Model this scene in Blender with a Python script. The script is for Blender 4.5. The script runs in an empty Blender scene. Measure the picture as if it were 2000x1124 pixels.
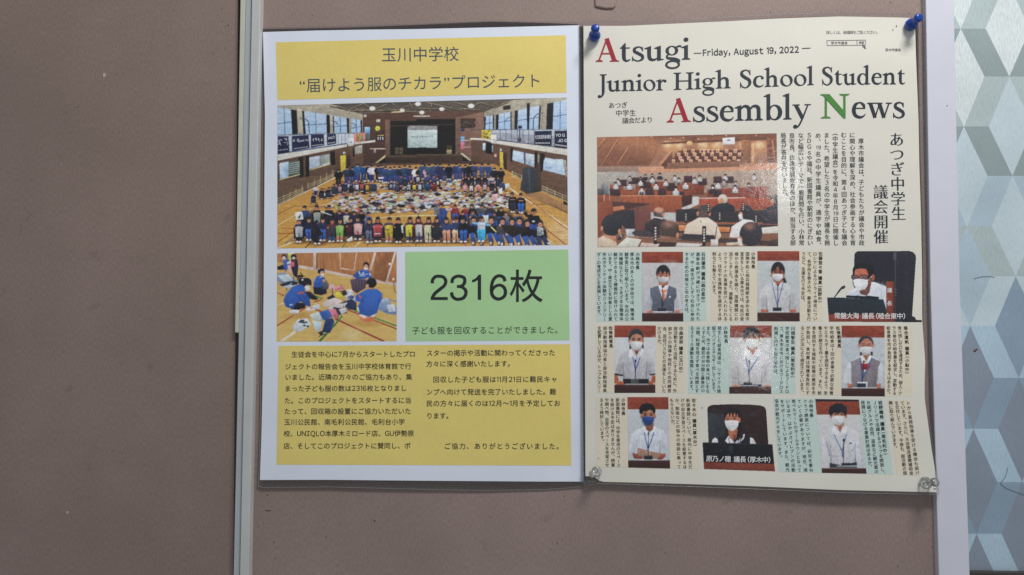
import bpy, math, random
import numpy as np
R = math.radians
scene = bpy.context.scene
COL = scene.collection

# ------------------------------------------------------------------ camera
CAM_D = 0.69                      # metres from the lens to the board
PITCH, YAW = R(2.7), R(2.8)
FPX = 1444.0                      # focal length in pixels of the 2000 px wide photograph
cam_data = bpy.data.cameras.new('camera')
cam = bpy.data.objects.new('camera', cam_data)
COL.objects.link(cam)
cam.location = (0, -CAM_D, 0)
cam.rotation_euler = (R(90) + PITCH, 0, YAW)
cam_data.sensor_width = 36.0
cam_data.lens = 36.0 * FPX / 2000.0
cam_data.clip_start = 0.01
cam_data.clip_end = 50.0
scene.camera = cam

# ------------------------------------------------------------------ world, lamps, exposure
world = bpy.data.worlds.new('World')
scene.world = world
world.use_nodes = True
bg = world.node_tree.nodes['Background']
bg.inputs['Color'].default_value = (0.86, 0.93, 1.0, 1)
bg.inputs['Strength'].default_value = 0.30

def lamp(name, loc, target, sx, sy, watt, col):
    d = bpy.data.lights.new(name, 'AREA')
    d.shape = 'RECTANGLE'; d.size = sx; d.size_y = sy; d.energy = watt; d.color = col
    o = bpy.data.objects.new(name, d); COL.objects.link(o)
    from mathutils import Vector
    o.location = loc
    o.rotation_euler = (Vector(target) - Vector(loc)).to_track_quat('-Z', 'Y').to_euler()
    return o
lamp('ceiling_lamp', (0.45, -0.72, 1.10), (0.08, 0, 0.0), 0.42, 0.22, 13.8, (1.0, 0.975, 0.95))
lamp('room_lamp', (0.93, -2.415, 0.61), (0.21, 0, 0.13), 0.12, 0.14, 0.62, (0.95, 0.98, 1.0))
lamp('room_lamp', (0.77, -2.415, -0.06), (0.17, 0, -0.01), 0.11, 0.10, 0.36, (0.95, 0.98, 1.0))

scene.view_settings.view_transform = 'Standard'
scene.view_settings.look = 'None'
scene.view_settings.exposure = 0.0
scene.view_settings.gamma = 1.0
scene.view_settings.use_curve_mapping = False
scene.render.engine = 'CYCLES'
scene.cycles.max_bounces = 8
scene.cycles.transparent_max_bounces = 12
scene.cycles.use_denoising = False
scene.cycles.caustics_refractive = True

# ------------------------------------------------------------------ from the photograph's measurements to points on the board
cp, sp, cy_, sy_ = math.cos(PITCH), math.sin(PITCH), math.cos(YAW), math.sin(YAW)
FWD = np.array([-sy_ * cp, cy_ * cp, sp])
RGT = np.array([cy_, sy_, 0.0])
UP = np.cross(RGT, FWD)
def W(px, py, h=0.0):
    """metric point(s) standing h metres off the board where the photo shows (px, py)"""
    px = np.asarray(px, float); py = np.asarray(py, float)
    d = FWD + ((px - 1000.0) / FPX)[..., None] * RGT + ((562.0 - py) / FPX)[..., None] * UP
    t = (CAM_D - np.asarray(h, float)) / d[..., 1]
    p = d * t[..., None]
    p[..., 1] -= CAM_D
    return p

def lin(c):
    c = np.asarray(c, float) / 255.0
    return np.where(c <= 0.04045, c / 12.92, ((c + 0.055) / 1.055) ** 2.4)
KEY = 0.74                         # how bright the lamps make a perfect white here
def alb(c):
    return np.clip(lin(c) / KEY, 0.004, 0.95)

# ------------------------------------------------------------------ materials
def new_mat(name):
    m = bpy.data.materials.new(name); m.use_nodes = True
    nt = m.node_tree
    b = nt.nodes['Principled BSDF']
    return m, nt, b
def film_coat(nt, b, weight=0.8):
    """the glossy laminating film that covers a print: slightly wavy, finely crinkled"""
    tc = nt.nodes.new('ShaderNodeTexCoord')
    n1 = nt.nodes.new('ShaderNodeTexNoise'); n1.inputs['Scale'].default_value = 75; n1.inputs['Detail'].default_value = 2
    n1.inputs['Distortion'].default_value = 1.5
    n2 = nt.nodes.new('ShaderNodeTexNoise'); n2.inputs['Scale'].default_value = 11; n2.inputs['Detail'].default_value = 1
    nt.links.new(tc.outputs['Object'], n1.inputs['Vector']); nt.links.new(tc.outputs['Object'], n2.inputs['Vector'])
    bu1 = nt.nodes.new('ShaderNodeBump'); bu1.inputs['Strength'].default_value = 1.0; bu1.inputs['Distance'].default_value = 0.00010
    bu2 = nt.nodes.new('ShaderNodeBump'); bu2.inputs['Strength'].default_value = 1.0; bu2.inputs['Distance'].default_value = 0.0006
    nt.links.new(n1.outputs['Fac'], bu1.inputs['Height']); nt.links.new(n2.outputs['Fac'], bu2.inputs['Height'])
    nt.links.new(bu2.outputs['Normal'], bu1.inputs['Normal'])
    n3 = nt.nodes.new('ShaderNodeTexNoise'); n3.inputs['Scale'].default_value = 7; n3.inputs['Detail'].default_value = 2
    nt.links.new(tc.outputs['Object'], n3.inputs['Vector'])
    bu3 = nt.nodes.new('ShaderNodeBump'); bu3.inputs['Strength'].default_value = 1.0; bu3.inputs['Distance'].default_value = 0.006
    nt.links.new(n3.outputs['Fac'], bu3.inputs['Height']); nt.links.new(bu3.outputs['Normal'], b.inputs['Normal'])
    b.inputs['Coat Weight'].default_value = weight
    b.inputs['Coat Roughness'].default_value = 0.10
    b.inputs['Coat IOR'].default_value = 1.5
    nt.links.new(bu1.outputs['Normal'], b.inputs['Coat Normal'])
def plain(name, col, rough=0.6, mottled=0.0, scale=60, metal=0.0, coat=False, raw=False, bump=0.0, bscale=600, spec=0.35):
    m, nt, b = new_mat(name)
    c = np.asarray(col, float) if raw else alb(col)
    b.inputs['Roughness'].default_value = rough; b.inputs['Metallic'].default_value = metal
    b.inputs['Specular IOR Level'].default_value = spec
    tc = nt.nodes.new('ShaderNodeTexCoord')
    if mottled > 0:
        n = nt.nodes.new('ShaderNodeTexNoise'); n.inputs['Scale'].default_value = scale; n.inputs['Detail'].default_value = 6
        n.inputs['Roughness'].default_value = 0.65
        nt.links.new(tc.outputs['Object'], n.inputs['Vector'])
        r = nt.nodes.new('ShaderNodeValToRGB')
        r.color_ramp.elements[0].position = 0.25; r.color_ramp.elements[1].position = 0.75
        r.color_ramp.elements[0].color = (*np.clip(c * (1 - mottled), 0, 1), 1)
        r.color_ramp.elements[1].color = (*np.clip(c * (1 + mottled), 0, 1), 1)
        nt.links.new(n.outputs['Fac'], r.inputs['Fac']); nt.links.new(r.outputs['Color'], b.inputs['Base Color'])
    else:
        b.inputs['Base Color'].default_value = (*c, 1)
    if bump > 0:
        n = nt.nodes.new('ShaderNodeTexNoise'); n.inputs['Scale'].default_value = bscale; n.inputs['Detail'].default_value = 4
        nt.links.new(tc.outputs['Object'], n.inputs['Vector'])
        bu = nt.nodes.new('ShaderNodeBump'); bu.inputs['Strength'].default_value = bump; bu.inputs['Distance'].default_value = 0.0006
        nt.links.new(n.outputs['Fac'], bu.inputs['Height']); nt.links.new(bu.outputs['Normal'], b.inputs['Normal'])
    if coat: film_coat(nt, b)
    return m
def print_mat(name):
    m, nt, b = new_mat(name)
    a = nt.nodes.new('ShaderNodeAttribute'); a.attribute_name = 'ink'
    nt.links.new(a.outputs['Color'], b.inputs['Base Color'])
    b.inputs['Roughness'].default_value = 0.6; b.inputs['Specular IOR Level'].default_value = 0.3
    film_coat(nt, b)
    return m
def board_mat(name, col, dark):
    """taupe vinyl: fine woven grain, faint vertical streaks, a little soiling"""
    m, nt, b = new_mat(name)
    c = alb(col)
    tc = nt.nodes.new('ShaderNodeTexCoord')
    mp = nt.nodes.new('ShaderNodeMapping'); mp.inputs['Scale'].default_value = (900, 1, 260)
    nt.links.new(tc.outputs['Object'], mp.inputs['Vector'])
    fine = nt.nodes.new('ShaderNodeTexNoise'); fine.inputs['Scale'].default_value = 1; fine.inputs['Detail'].default_value = 3
    nt.links.new(mp.outputs['Vector'], fine.inputs['Vector'])
    big = nt.nodes.new('ShaderNodeTexNoise'); big.inputs['Scale'].default_value = 7; big.inputs['Detail'].default_value = 8; big.inputs['Roughness'].default_value = 0.6
    nt.links.new(tc.outputs['Object'], big.inputs['Vector'])
    sp_ = nt.nodes.new('ShaderNodeTexNoise'); sp_.inputs['Scale'].default_value = 55; sp_.inputs['Detail'].default_value = 2
    nt.links.new(tc.outputs['Object'], sp_.inputs['Vector'])
    r1 = nt.nodes.new('ShaderNodeValToRGB'); r1.color_ramp.elements[0].position = 0.2; r1.color_ramp.elements[1].position = 0.8
    r1.color_ramp.elements[0].color = (*c * 0.80, 1); r1.color_ramp.elements[1].color = (*c * 1.20, 1)
    nt.links.new(fine.outputs['Fac'], r1.inputs['Fac'])
    r2 = nt.nodes.new('ShaderNodeValToRGB'); r2.color_ramp.elements[0].position = 0.3; r2.color_ramp.elements[1].position = 0.72
    r2.color_ramp.elements[0].color = (0.87, 0.86, 0.85, 1); r2.color_ramp.elements[1].color = (1.08, 1.07, 1.07, 1)
    nt.links.new(big.outputs['Fac'], r2.inputs['Fac'])
    r3 = nt.nodes.new('ShaderNodeValToRGB'); r3.color_ramp.elements[0].position = 0.26; r3.color_ramp.elements[1].position = 0.33
    r3.color_ramp.elements[0].color = (0.8, 0.79, 0.78, 1); r3.color_ramp.elements[1].color = (1, 1, 1, 1)
    nt.links.new(sp_.outputs['Fac'], r3.inputs['Fac'])
    x1 = nt.nodes.new('ShaderNodeMix'); x1.data_type = 'RGBA'; x1.blend_type = 'MULTIPLY'; x1.inputs['Factor'].default_value = 1
    x2 = nt.nodes.new('ShaderNodeMix'); x2.data_type = 'RGBA'; x2.blend_type = 'MULTIPLY'; x2.inputs['Factor'].default_value = dark
    nt.links.new(r1.outputs['Color'], x1.inputs['A']); nt.links.new(r2.outputs['Color'], x1.inputs['B'])
    nt.links.new(x1.outputs['Result'], x2.inputs['A']); nt.links.new(r3.outputs['Color'], x2.inputs['B'])
    nt.links.new(x2.outputs['Result'], b.inputs['Base Color'])
    bu = nt.nodes.new('ShaderNodeBump'); bu.inputs['Strength'].default_value = 0.25; bu.inputs['Distance'].default_value = 0.0003
    nt.links.new(fine.outputs['Fac'], bu.inputs['Height']); nt.links.new(bu.outputs['Normal'], b.inputs['Normal'])
    b.inputs['Roughness'].default_value = 0.55; b.inputs['Specular IOR Level'].default_value = 0.25
    return m
def clear_film(name, tint=0.9, gloss=0.5, milk=0.02):
    m, nt, b = new_mat(name)
    nt.nodes.remove(b)
    out = nt.nodes['Material Output']
    tr = nt.nodes.new('ShaderNodeBsdfTransparent'); tr.inputs['Color'].default_value = (tint, tint, tint * 1.01, 1)
    gl = nt.nodes.new('ShaderNodeBsdfGlossy'); gl.inputs['Roughness'].default_value = 0.10
    df = nt.nodes.new('ShaderNodeBsdfDiffuse'); df.inputs['Color'].default_value = (0.75, 0.77, 0.8, 1)
    tc = nt.nodes.new('ShaderNodeTexCoord')
    n1 = nt.nodes.new('ShaderNodeTexNoise'); n1.inputs['Scale'].default_value = 120; n1.inputs['Detail'].default_value = 3
    nt.links.new(tc.outputs['Object'], n1.inputs['Vector'])
    bu = nt.nodes.new('ShaderNodeBump'); bu.inputs['Strength'].default_value = 0.5; bu.inputs['Distance'].default_value = 0.001
    nt.links.new(n1.outputs['Fac'], bu.inputs['Height']); nt.links.new(bu.outputs['Normal'], gl.inputs['Normal'])
    fr = nt.nodes.new('ShaderNodeFresnel'); fr.inputs['IOR'].default_value = 1.5
    nt.links.new(bu.outputs['Normal'], fr.inputs['Normal'])
    mu = nt.nodes.new('ShaderNodeMath'); mu.operation = 'MULTIPLY'; mu.inputs[1].default_value = 2 * gloss
    nt.links.new(fr.outputs['Fac'], mu.inputs[0])
    m0 = nt.nodes.new('ShaderNodeMixShader'); m0.inputs['Fac'].default_value = milk
    nt.links.new(tr.outputs[0], m0.inputs[1]); nt.links.new(df.outputs[0], m0.inputs[2])
    mx = nt.nodes.new('ShaderNodeMixShader')
    nt.links.new(mu.outputs[0], mx.inputs['Fac']); nt.links.new(m0.outputs[0], mx.inputs[1]); nt.links.new(gl.outputs[0], mx.inputs[2])
    nt.links.new(mx.outputs[0], out.inputs['Surface'])
    return m

# ------------------------------------------------------------------ objects
def tag(o, label, cat, group=None, kind=None):
    o['label'] = label; o['category'] = cat
    if group: o['group'] = group
    if kind: o['kind'] = kind
    return o
def thing(name, loc, label, cat, group=None):
    o = bpy.data.objects.new(name, None); COL.objects.link(o)
    o.empty_display_size = 0.02
    o.location = tuple(float(v) for v in loc)
    return tag(o, label, cat, group)
def origin(o):
    v = np.zeros(3)
    while o is not None:
        v += np.array(o.location); o = o.parent
    return v
def mesh_obj(name, V, F, mat, parent=None, colors=None, smooth=False, mat_idx=None):
    """V: n x 3 world points, F: list of index tuples or an int array of quads/tris"""
    V = np.asarray(V, float)
    off = origin(parent) if parent is not None else np.array(V.mean(0))
    me = bpy.data.meshes.new(name)
    if isinstance(F, np.ndarray):
        n, k = F.shape
        me.vertices.add(len(V)); me.vertices.foreach_set('co', (V - off).astype(np.float32).ravel())
        me.loops.add(n * k); me.loops.foreach_set('vertex_index', F.astype(np.int32).ravel())
        me.polygons.add(n); me.polygons.foreach_set('loop_start', np.arange(0, n * k, k, dtype=np.int32))
        me.update(calc_edges=True); me.validate()
    else:
        me.from_pydata([tuple(v) for v in (V - off)], [], [tuple(f) for f in F]); me.update()
    for m in (mat if isinstance(mat, (list, tuple)) else [mat]): me.materials.append(m)
    if mat_idx is not None: me.polygons.foreach_set('material_index', np.asarray(mat_idx, np.int32))
    if smooth: me.polygons.foreach_set('use_smooth', np.ones(len(me.polygons), bool))
    if colors is not None:
        a = me.color_attributes.new('ink', 'FLOAT_COLOR', 'POINT')
        c = np.ones((len(V), 4), np.float32); c[:, :3] = colors
        a.data.foreach_set('color', c.ravel())
    o = bpy.data.objects.new(name, me); COL.objects.link(o)
    if parent is not None: o.parent = parent
    else: o.location = tuple(off)
    return o
def slab(name, quad, h0, h1, mat, parent=None, bevel=0.0006):
    """prism between h0 and h1 off the board whose front face is the pixel outline quad"""
    q = np.array(quad, float)
    front = W(q[:, 0], q[:, 1], h1)
    back = front.copy(); back[:, 1] = -h0
    n = len(q)
    V = np.vstack([front, back])
    F = [tuple(range(n - 1, -1, -1)), tuple(range(n, 2 * n))]
    for i in range(n):
        j = (i + 1) % n
        F.append((i, j, n + j, n + i))
    o = mesh_obj(name, V, F, mat, parent)
    import bmesh
    bm = bmesh.new(); bm.from_mesh(o.data); bmesh.ops.recalc_face_normals(bm, faces=bm.faces)
    bm.to_mesh(o.data); bm.free()
    if bevel:
        md = o.modifiers.new('bevel', 'BEVEL'); md.width = bevel; md.segments = 2; md.limit_method = 'ANGLE'
    return o
def resample(pts, n):
    p = np.array(pts, float); d = np.r_[0, np.cumsum(np.hypot(*np.diff(p, axis=0).T))]
    t = np.linspace(0, d[-1], n)
    return np.c_[np.interp(t, d, p[:, 0]), np.interp(t, d, p[:, 1])]
def curve_pts(pts, n):
    """smooth (Catmull-Rom) polyline"""
    p = np.array(pts, float)
    if len(p) < 3: return resample(p, n)
    q = np.vstack([2 * p[0] - p[1], p, 2 * p[-1] - p[-2]])
    out = []
    for i in range(1, len(q) - 2):
        for t in np.linspace(0, 1, 12, endpoint=False):
            a, b, c, d = q[i - 1], q[i], q[i + 1], q[i + 2]
            out.append(0.5 * ((2 * b) + (c - a) * t + (2 * a - 5 * b + 4 * c - d) * t * t + (3 * b - a - 3 * c + d) * t ** 3))
    out.append(p[-1])
    return resample(out, n)
# ------------------------------------------------------------------ lettering
_gc = {}
_fc = bpy.data.curves.new('lettering', 'FONT'); _fc.resolution_u = 4
_fo = bpy.data.objects.new('lettering', _fc); COL.objects.link(_fo)
def glyph(ch, bold=0.0):
    k = (ch, bold)
    if k not in _gc and ch == '1':                               # a plain figure one, without a foot
        b = bold
        v = np.array([(.365 + b, 0), (.365 + b, .733), (.295 - b, .733), (.13 - b, .63), (.13 - b, .55 - b), (.275 - b, .635 - b), (.275 - b, 0)])
        _gc[k] = (v, np.array([(0, 1, 5), (0, 5, 6), (1, 2, 5), (2, 3, 5), (3, 4, 5)], np.int32))
    if k not in _gc:
        # Latin letters and figures come from the same sans face as the Japanese
        _fc.body = chr(ord(ch) + 0xFEE0) if 0x21 <= ord(ch) <= 0x7e else ch; _fc.offset = bold
        _fo.update_tag()
        dg = bpy.context.evaluated_depsgraph_get(); dg.update()
        me = bpy.data.meshes.new_from_object(_fo.evaluated_get(dg))
        n = len(me.vertices); co = np.zeros(n * 3)
        me.vertices.foreach_get('co', co)
        me.calc_loop_triangles()
        tr = np.zeros(len(me.loop_triangles) * 3, np.int32); me.loop_triangles.foreach_get('vertices', tr)
        _gc[k] = (co.reshape(-1, 3)[:, :2].copy(), tr.reshape(-1, 3).copy())
        bpy.data.meshes.remove(me)
    return _gc[k]
_mc = {}
def mincho(ch, dv, dh):
    """the same glyph with its upright strokes swelled and its level strokes thinned, like a Mincho face"""
    k = (ch, dv, dh)
    if k not in _mc:
        v, f = glyph(ch, 0.0)
        if len(v):
            e = {}
            for a, b, c in f:
                for p, q in ((a, b), (b, c), (c, a)): e[(p, q)] = 1
            n = np.zeros_like(v)
            area = sum((v[b][0] - v[a][0]) * (v[c][1] - v[a][1]) - (v[b][1] - v[a][1]) * (v[c][0] - v[a][0]) for a, b, c in f)
            sg = 1 if area > 0 else -1
            for (p, q) in e:
                if (q, p) not in e:
                    d = v[q] - v[p]; L = np.hypot(*d)
                    if L > 1e-9: m = sg * np.array([d[1], -d[0]]) / L; n[p] += m; n[q] += m
            L = np.hypot(n[:, 0], n[:, 1]); L[L == 0] = 1; n = n / L[:, None]
            v = v + n * np.where(np.abs(n) > 0.35, np.sign(n), n / 0.35) * np.sign(n) * np.array([dv, dh])
        _mc[k] = (v, f)
    return _mc[k]
class Ink:
    """collects printed shapes in the photo's pixel measure and lays them on a sheet as one mesh"""
    def __init__(self): self.V = []; self.F = []; self.n = 0; self.Z = []
    def add(self, v, f, z=0.0):
        v = np.asarray(v, float)
        self.V.append(v); self.F.append(np.asarray(f, int) + self.n); self.n += len(v); self.Z.append(np.full(len(v), z))
    def poly(self, pts, z=0.0):
        n = len(pts); self.add(pts, [(0, i, i + 1) for i in range(1, n - 1)], z)
    def line(self, a, b, w, z=0.0):
        a = np.array(a, float); b = np.array(b, float); d = b - a; d /= np.hypot(*d); nn = np.array([-d[1], d[0]]) * w / 2
        self.poly([a + nn, b + nn, b - nn, a - nn], z)
    def char(self, ch, c, size, right=(1, 0), bold=0.0, rot=0, off=(0, 0), fit=None, sx=1.0):
        v, f = mincho(ch, *bold) if isinstance(bold, tuple) else mincho(ch, bold, bold) if bold else glyph(ch)
        if len(v) == 0: return
        if fit is not None:                                  # ink fitted to a box x0 y0 x1 y1
            lo, hi = v.min(0), v.max(0); u = (v - lo) / (hi - lo)
            self.add(np.c_[fit[0] + u[:, 0] * (fit[2] - fit[0]), fit[3] + u[:, 1] * (fit[1] - fit[3])], f); return
        if ord(ch) < 0x2000:
            lo, hi = v.min(0), v.max(0); ctr = np.array([(lo[0] + hi[0]) / 2, 0.366])
        else: ctr = np.array([0.5, 0.38])
        u = v - ctr
        if rot: u = np.c_[u[:, 1], -u[:, 0]]
        u = u + np.array(off)
        r = np.array(right, float); r = r / np.hypot(*r); dn = np.array([-r[1], r[0]])
        self.add(np.array(c) + size * (sx * u[:, :1] * r - u[:, 1:] * dn), f)
    def vcol(self, s, T, xt, xb, y0, y1, size, bold=0.0, bulge=0.0):
        """vertical column; T = (ox, oy, scale) of the measuring frame"""
        tok = []; i = 0
        while i < len(s):
            if s[i] == '{': j = s.index('}', i); tok.append(s[i + 1:j]); i = j + 1
            else: tok.append(s[i]); i += 1
        wt = {'␣': 0.45, '（': 0.62, '）': 0.62, '、': 0.78, '。': 0.85, '・': 0.7}
        ws = np.array([wt.get(t, 1.0) for t in tok]); tot = ws.sum()
        if tok[-1] in '。、': tot -= 0.35
        pos = (np.cumsum(ws) - ws / 2) / tot
        ox, oy, k = T
        for t, p in zip(tok, pos):
            x = xt + (xb - xt) * p + bulge * 4 * p * (1 - p); y = y0 + (y1 - y0) * p
            c = (ox + x * k, oy + y * k)
            sl = (xb - xt + bulge * 4 * (1 - 2 * p)) / (y1 - y0); right = (1, -sl * 0.6)
            if t == '␣': continue
            if len(t) > 1:
                for q, d in enumerate(t): self.char(d, (c[0] + (q - (len(t) - 1) / 2) * size * 0.5, c[1]), size * 0.86, bold=bold)
            elif t in 'ー（）〜': self.char(t, c, size, right, bold, rot=1, off=(0, .2 if t == '（' else -.2 if t == '）' else 0))
            elif t in '、。': self.char(t, c, size, right, bold, off=(0.62, 0.55))
            elif t in 'っゃゅょィァェュッャョぁ': self.char(t, c, size, right, bold, off=(0.1, 0.08))
            else: self.char(t, c, size, right, bold)
    def hline(self, s, x0, x1, ya, yb, size, bold=0.0, sx=1.0):
        adv = []
        for ch in s:
            if ch == ' ': adv.append(0.34)
            elif ch == '␣': adv.append(0.45)
            elif ch in '“”': adv.append(0.5)
            elif ch in '（）': adv.append(0.6)
            elif ord(ch) < 0x2000:
                v, _ = glyph(ch); adv.append((v[:, 0].max() - v[:, 0].min()) + 0.11)
            else: adv.append(1.0)
        adv = np.array(adv); tot = adv.sum()
        if s[-1] in '。、': tot -= 0.55
        pos = (np.cumsum(adv) - adv / 2) / tot
        for ch, p in zip(s, pos):
            if ch in ' ␣': continue
            c = (x0 + (x1 - x0) * p, ya + (yb - ya) * p)
            cc = ch; off = (0, 0)
            if ch in '“”': off = (0.5 - 0.21, 0)
            if ch == '（': off = (-0.2, 0)
            if ch == '）': off = (0.2, 0)
            self.char(cc, c, size, (x1 - x0, yb - ya), bold, off=off, sx=sx)
    def build(self, name, sheet, mat, parent, h):
        V = np.vstack(self.V); Z = np.concatenate(self.Z)
        return mesh_obj(name, sheet(V[:, 0], V[:, 1], h + Z), np.vstack(self.F), mat, parent)

# an old-style serif face for the masthead, drawn as strokes (cap height 100)
def _stroke(p, sub=7):
    p = np.array(p, float)
    if len(p) > 2:
        q = np.vstack([2 * p[0] - p[1], p, 2 * p[-1] - p[-2]]); o = []
        for i in range(1, len(q) - 2):
            a, b, c, d = q[i - 1:i + 3]
            for t in np.linspace(0, 1, sub, endpoint=False):
                o.append(0.5 * ((2 * b) + (c - a) * t + (2 * a - 5 * b + 4 * c - d) * t * t + (3 * b - a - 3 * c + d) * t ** 3))
        o.append(p[-1]); p = np.array(o)
    d = np.gradient(p[:, :2], axis=0); d /= np.hypot(d[:, 0], d[:, 1])[:, None]
    nn = np.c_[-d[:, 1], d[:, 0]] * p[:, 2:3] / 2
    V = np.vstack([p[:, :2] + nn, p[:, :2] - nn]); n = len(p)
    F = []
    for i in range(n - 1): F += [(i, i + 1, n + i + 1), (i, n + i + 1, n + i)]
    return V, F
def _ring(cx, cy, rx, ry, ix, iy, icx=None, tilt=0.0, n=40):
    a = np.linspace(0, 2 * math.pi, n, endpoint=False)
    o = np.c_[cx + rx * np.cos(a), cy + ry * np.sin(a)]
    ii = np.c_[ix * np.cos(a - tilt), iy * np.sin(a - tilt)]
    ct, st = math.cos(tilt), math.sin(tilt)
    i = np.c_[ii[:, 0] * ct - ii[:, 1] * st, ii[:, 0] * st + ii[:, 1] * ct] + [cx if icx is None else icx, cy]
    F = []
    for k in range(n):
        j = (k + 1) % n; F += [(k, j, n + j), (k, n + j, n + k)]
    return np.vstack([o, i]), F
def _dot(x, y, r, n=22):
    a = np.linspace(0, 2 * math.pi, n, endpoint=False)
    return np.c_[x + r * np.cos(a), y + r * np.sin(a)], [(0, k, k + 1) for k in range(1, n - 1)]
def _pg(*p): return np.array(p, float), [(0, k, k + 1) for k in range(1, len(p) - 1)]
def _stem(x, a, b, w=15): return _pg((x - w / 2, a), (x + w / 2, a), (x + w / 2, b), (x - w / 2, b))
def _foot(x, hw=17, y=0): return _pg((x - hw, y), (x + hw, y), (x + hw, y + 3), (x + 8, y + 8), (x - 8, y + 8), (x - hw, y + 3))
def _head(x, hw=17, y=100): return _pg((x - hw, y), (x - hw, y - 3), (x - 8, y - 8), (x + 8, y - 8), (x + hw, y - 3), (x + hw, y))
def _flag(x, y): return _pg((x - 19, y - 10), (x - 19, y - 7), (x + 7.5, y + 3), (x + 7.5, y - 14), (x - 7.5, y - 12))
def _arch(x): return _stroke([(x + 4, 46, 5), (x + 14, 58, 9), (x + 27, 60, 12), (x + 36, 52, 15), (x + 38, 38, 15), (x + 38, 4, 15)])
SERIF = {
 'n': (77, [_stem(18, 2, 62), _flag(18, 63), _foot(18), _arch(18), _foot(56)]),
 'm': (115, [_stem(18, 2, 62), _flag(18, 63), _foot(18), _arch(18), _foot(56), _arch(56), _foot(94)]),
 'h': (77, [_stem(18, 2, 108), _flag(18, 108), _foot(18), _arch(18), _foot(56)]),
 'u': (77, [_stroke([(18, 56, 15), (18, 22, 15), (22, 8, 14), (33, 3, 11), (45, 7, 7), (54, 15, 5)]), _stem(56, 1, 62), _flag(18, 63), _flag(56, 63), _pg((50, -2), (64, 1), (75, 3), (75, 6), (50, 9))]),
 'i': (35, [_stem(17, 2, 62), _flag(17, 63), _foot(17), _dot(17, 89, 9.5)]),
 'l': (35, [_stem(17, 2, 108), _flag(17, 108), _foot(17)]),
 'r': (55, [_stem(18, 2, 62), _flag(18, 63), _foot(18, 18), _stroke([(24, 44, 5), (33, 56, 9), (43, 60, 9)]), _dot(47, 54, 8)]),
 'o': (70, [_ring(35, 31, 32, 33.5, 17.5, 27.5, tilt=0.25)]),
 'c': (61, [_stroke([(53, 54, 9), (44, 61, 7), (33, 62, 7), (18, 53, 13), (11.5, 32, 16), (17, 12, 14), (34, 3, 10), (49, 7, 6), (57, 15, 3)]), _dot(51, 51, 7.5)]),
 'e': (63, [_stroke([(54, 39, 7), (51, 52, 12), (41, 61, 8), (33, 62.5, 6), (18, 54, 13), (11.5, 32, 16), (18, 11, 14), (36, 3, 11), (51, 8, 6), (58, 17, 3)]), _pg((13, 37), (58, 37), (58, 42), (13, 42))]),
 's': (53, [_stroke([(45, 45, 3), (42, 56, 6), (35, 61.5, 6), (26, 62, 7), (14.5, 55, 11), (15, 43, 13), (30, 33, 14), (43.5, 23, 13), (45, 10, 11), (34, 1.5, 7), (23, 1, 6), (11, 7, 6), (6, 18, 3)]), _pg((43, 62), (47, 62), (47.5, 43), (44, 43)), _pg((4.5, 0), (8, 0), (8, 21), (4.5, 21))]),
 'S': (66, [_stroke([(54, 72, 3), (50, 88, 7), (39, 98, 7), (28, 98.5, 8), (13.5, 90, 13), (13.5, 73, 17), (30, 57, 18), (49, 43, 17), (53, 22, 15), (41, 4, 9), (28, 0, 7), (13, 9, 7), (6.5, 28, 3)]), _pg((52, 101), (56, 101), (57, 70), (53.5, 70)), _pg((4, -1), (7.5, -1), (7.5, 33), (4, 33))]),
 't': (47, [_stroke([(20, 72, 12), (20, 60, 15), (20, 20, 15), (24, 6, 12), (34, 2.5, 8), (45, 9, 4)]), _pg((5, 57), (43, 57), (43, 62), (5, 62)), _pg((5, 59), (27, 59), (27, 82), (24, 82))]),
 'd': (76, [_ring(31, 31, 29, 33, 15.5, 27, icx=34), _stem(55, 0, 108), _flag(55, 108), _pg((49, -2), (63, 1), (74, 3), (74, 6), (49, 9))]),
 'b': (75, [_stem(17, -1, 108), _flag(17, 108), _ring(43, 31, 29, 33, 15.5, 27, icx=39.5)]),
 'g': (67, [_ring(29, 42, 25, 21.5, 12, 16.5), _stroke([(46, 56, 6), (56, 61, 8), (66, 60, 9)]), _stroke([(18, 27, 5), (10, 18, 8), (15, 9, 11), (38, 5, 13), (54, -2, 13), (58, -10, 8)]), _ring(32, -20, 29, 20, 20, 12)]),
 'y': (74, [_stroke([(15, 60, 15), (42, 3, 15)]), _stroke([(63, 60, 6), (41, 2, 7), (28, -25, 7), (17, -35, 8)]), _dot(13, -31, 8.5), _pg((2, 58), (31, 58), (31, 62.5), (2, 62.5)), _pg((49, 58), (75, 58), (75, 62.5), (49, 62.5))]),
 'w': (102, [_stroke([(15, 60, 15), (34, 1, 14)]), _stroke([(52, 60, 5), (34, 1, 6)]), _stroke([(51, 60, 15), (70, 1, 14)]), _stroke([(90, 60, 6), (70, 1, 6)]), _pg((2, 58), (64, 58), (64, 62.5), (2, 62.5)), _pg((77, 58), (102, 58), (102, 62.5), (77, 62.5))]),
 'A': (100, [_stroke([(47, 99, 7), (13, 3, 7)]), _stroke([(46, 101, 18), (79, 3, 18)]), _pg((23, 32), (68, 32), (68, 38), (23, 38)), _foot(15, 15), _foot(79, 20)]),
 'N': (102, [_stem(21, 2, 92, 8), _pg((6, 100), (33, 100), (87, 22), (87, -2), (80, -2), (17, 88)), _stem(83, 6, 96, 8), _foot(21), _pg((3, 95), (30, 95), (30, 100), (3, 100)), _head(83)]),
 'H': (102, [_stem(21, 2, 98), _stem(81, 2, 98), _foot(21, 19), _foot(81, 19), _head(21, 19), _head(81, 19), _pg((21, 48), (81, 48), (81, 54), (21, 54))]),
 'J': (48, [_stroke([(30, 98, 15), (30, 10, 15), (29, -12, 13), (22, -28, 9), (10, -34, 8)]), _dot(10, -29, 9), _head(30, 19)]),
}
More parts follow.
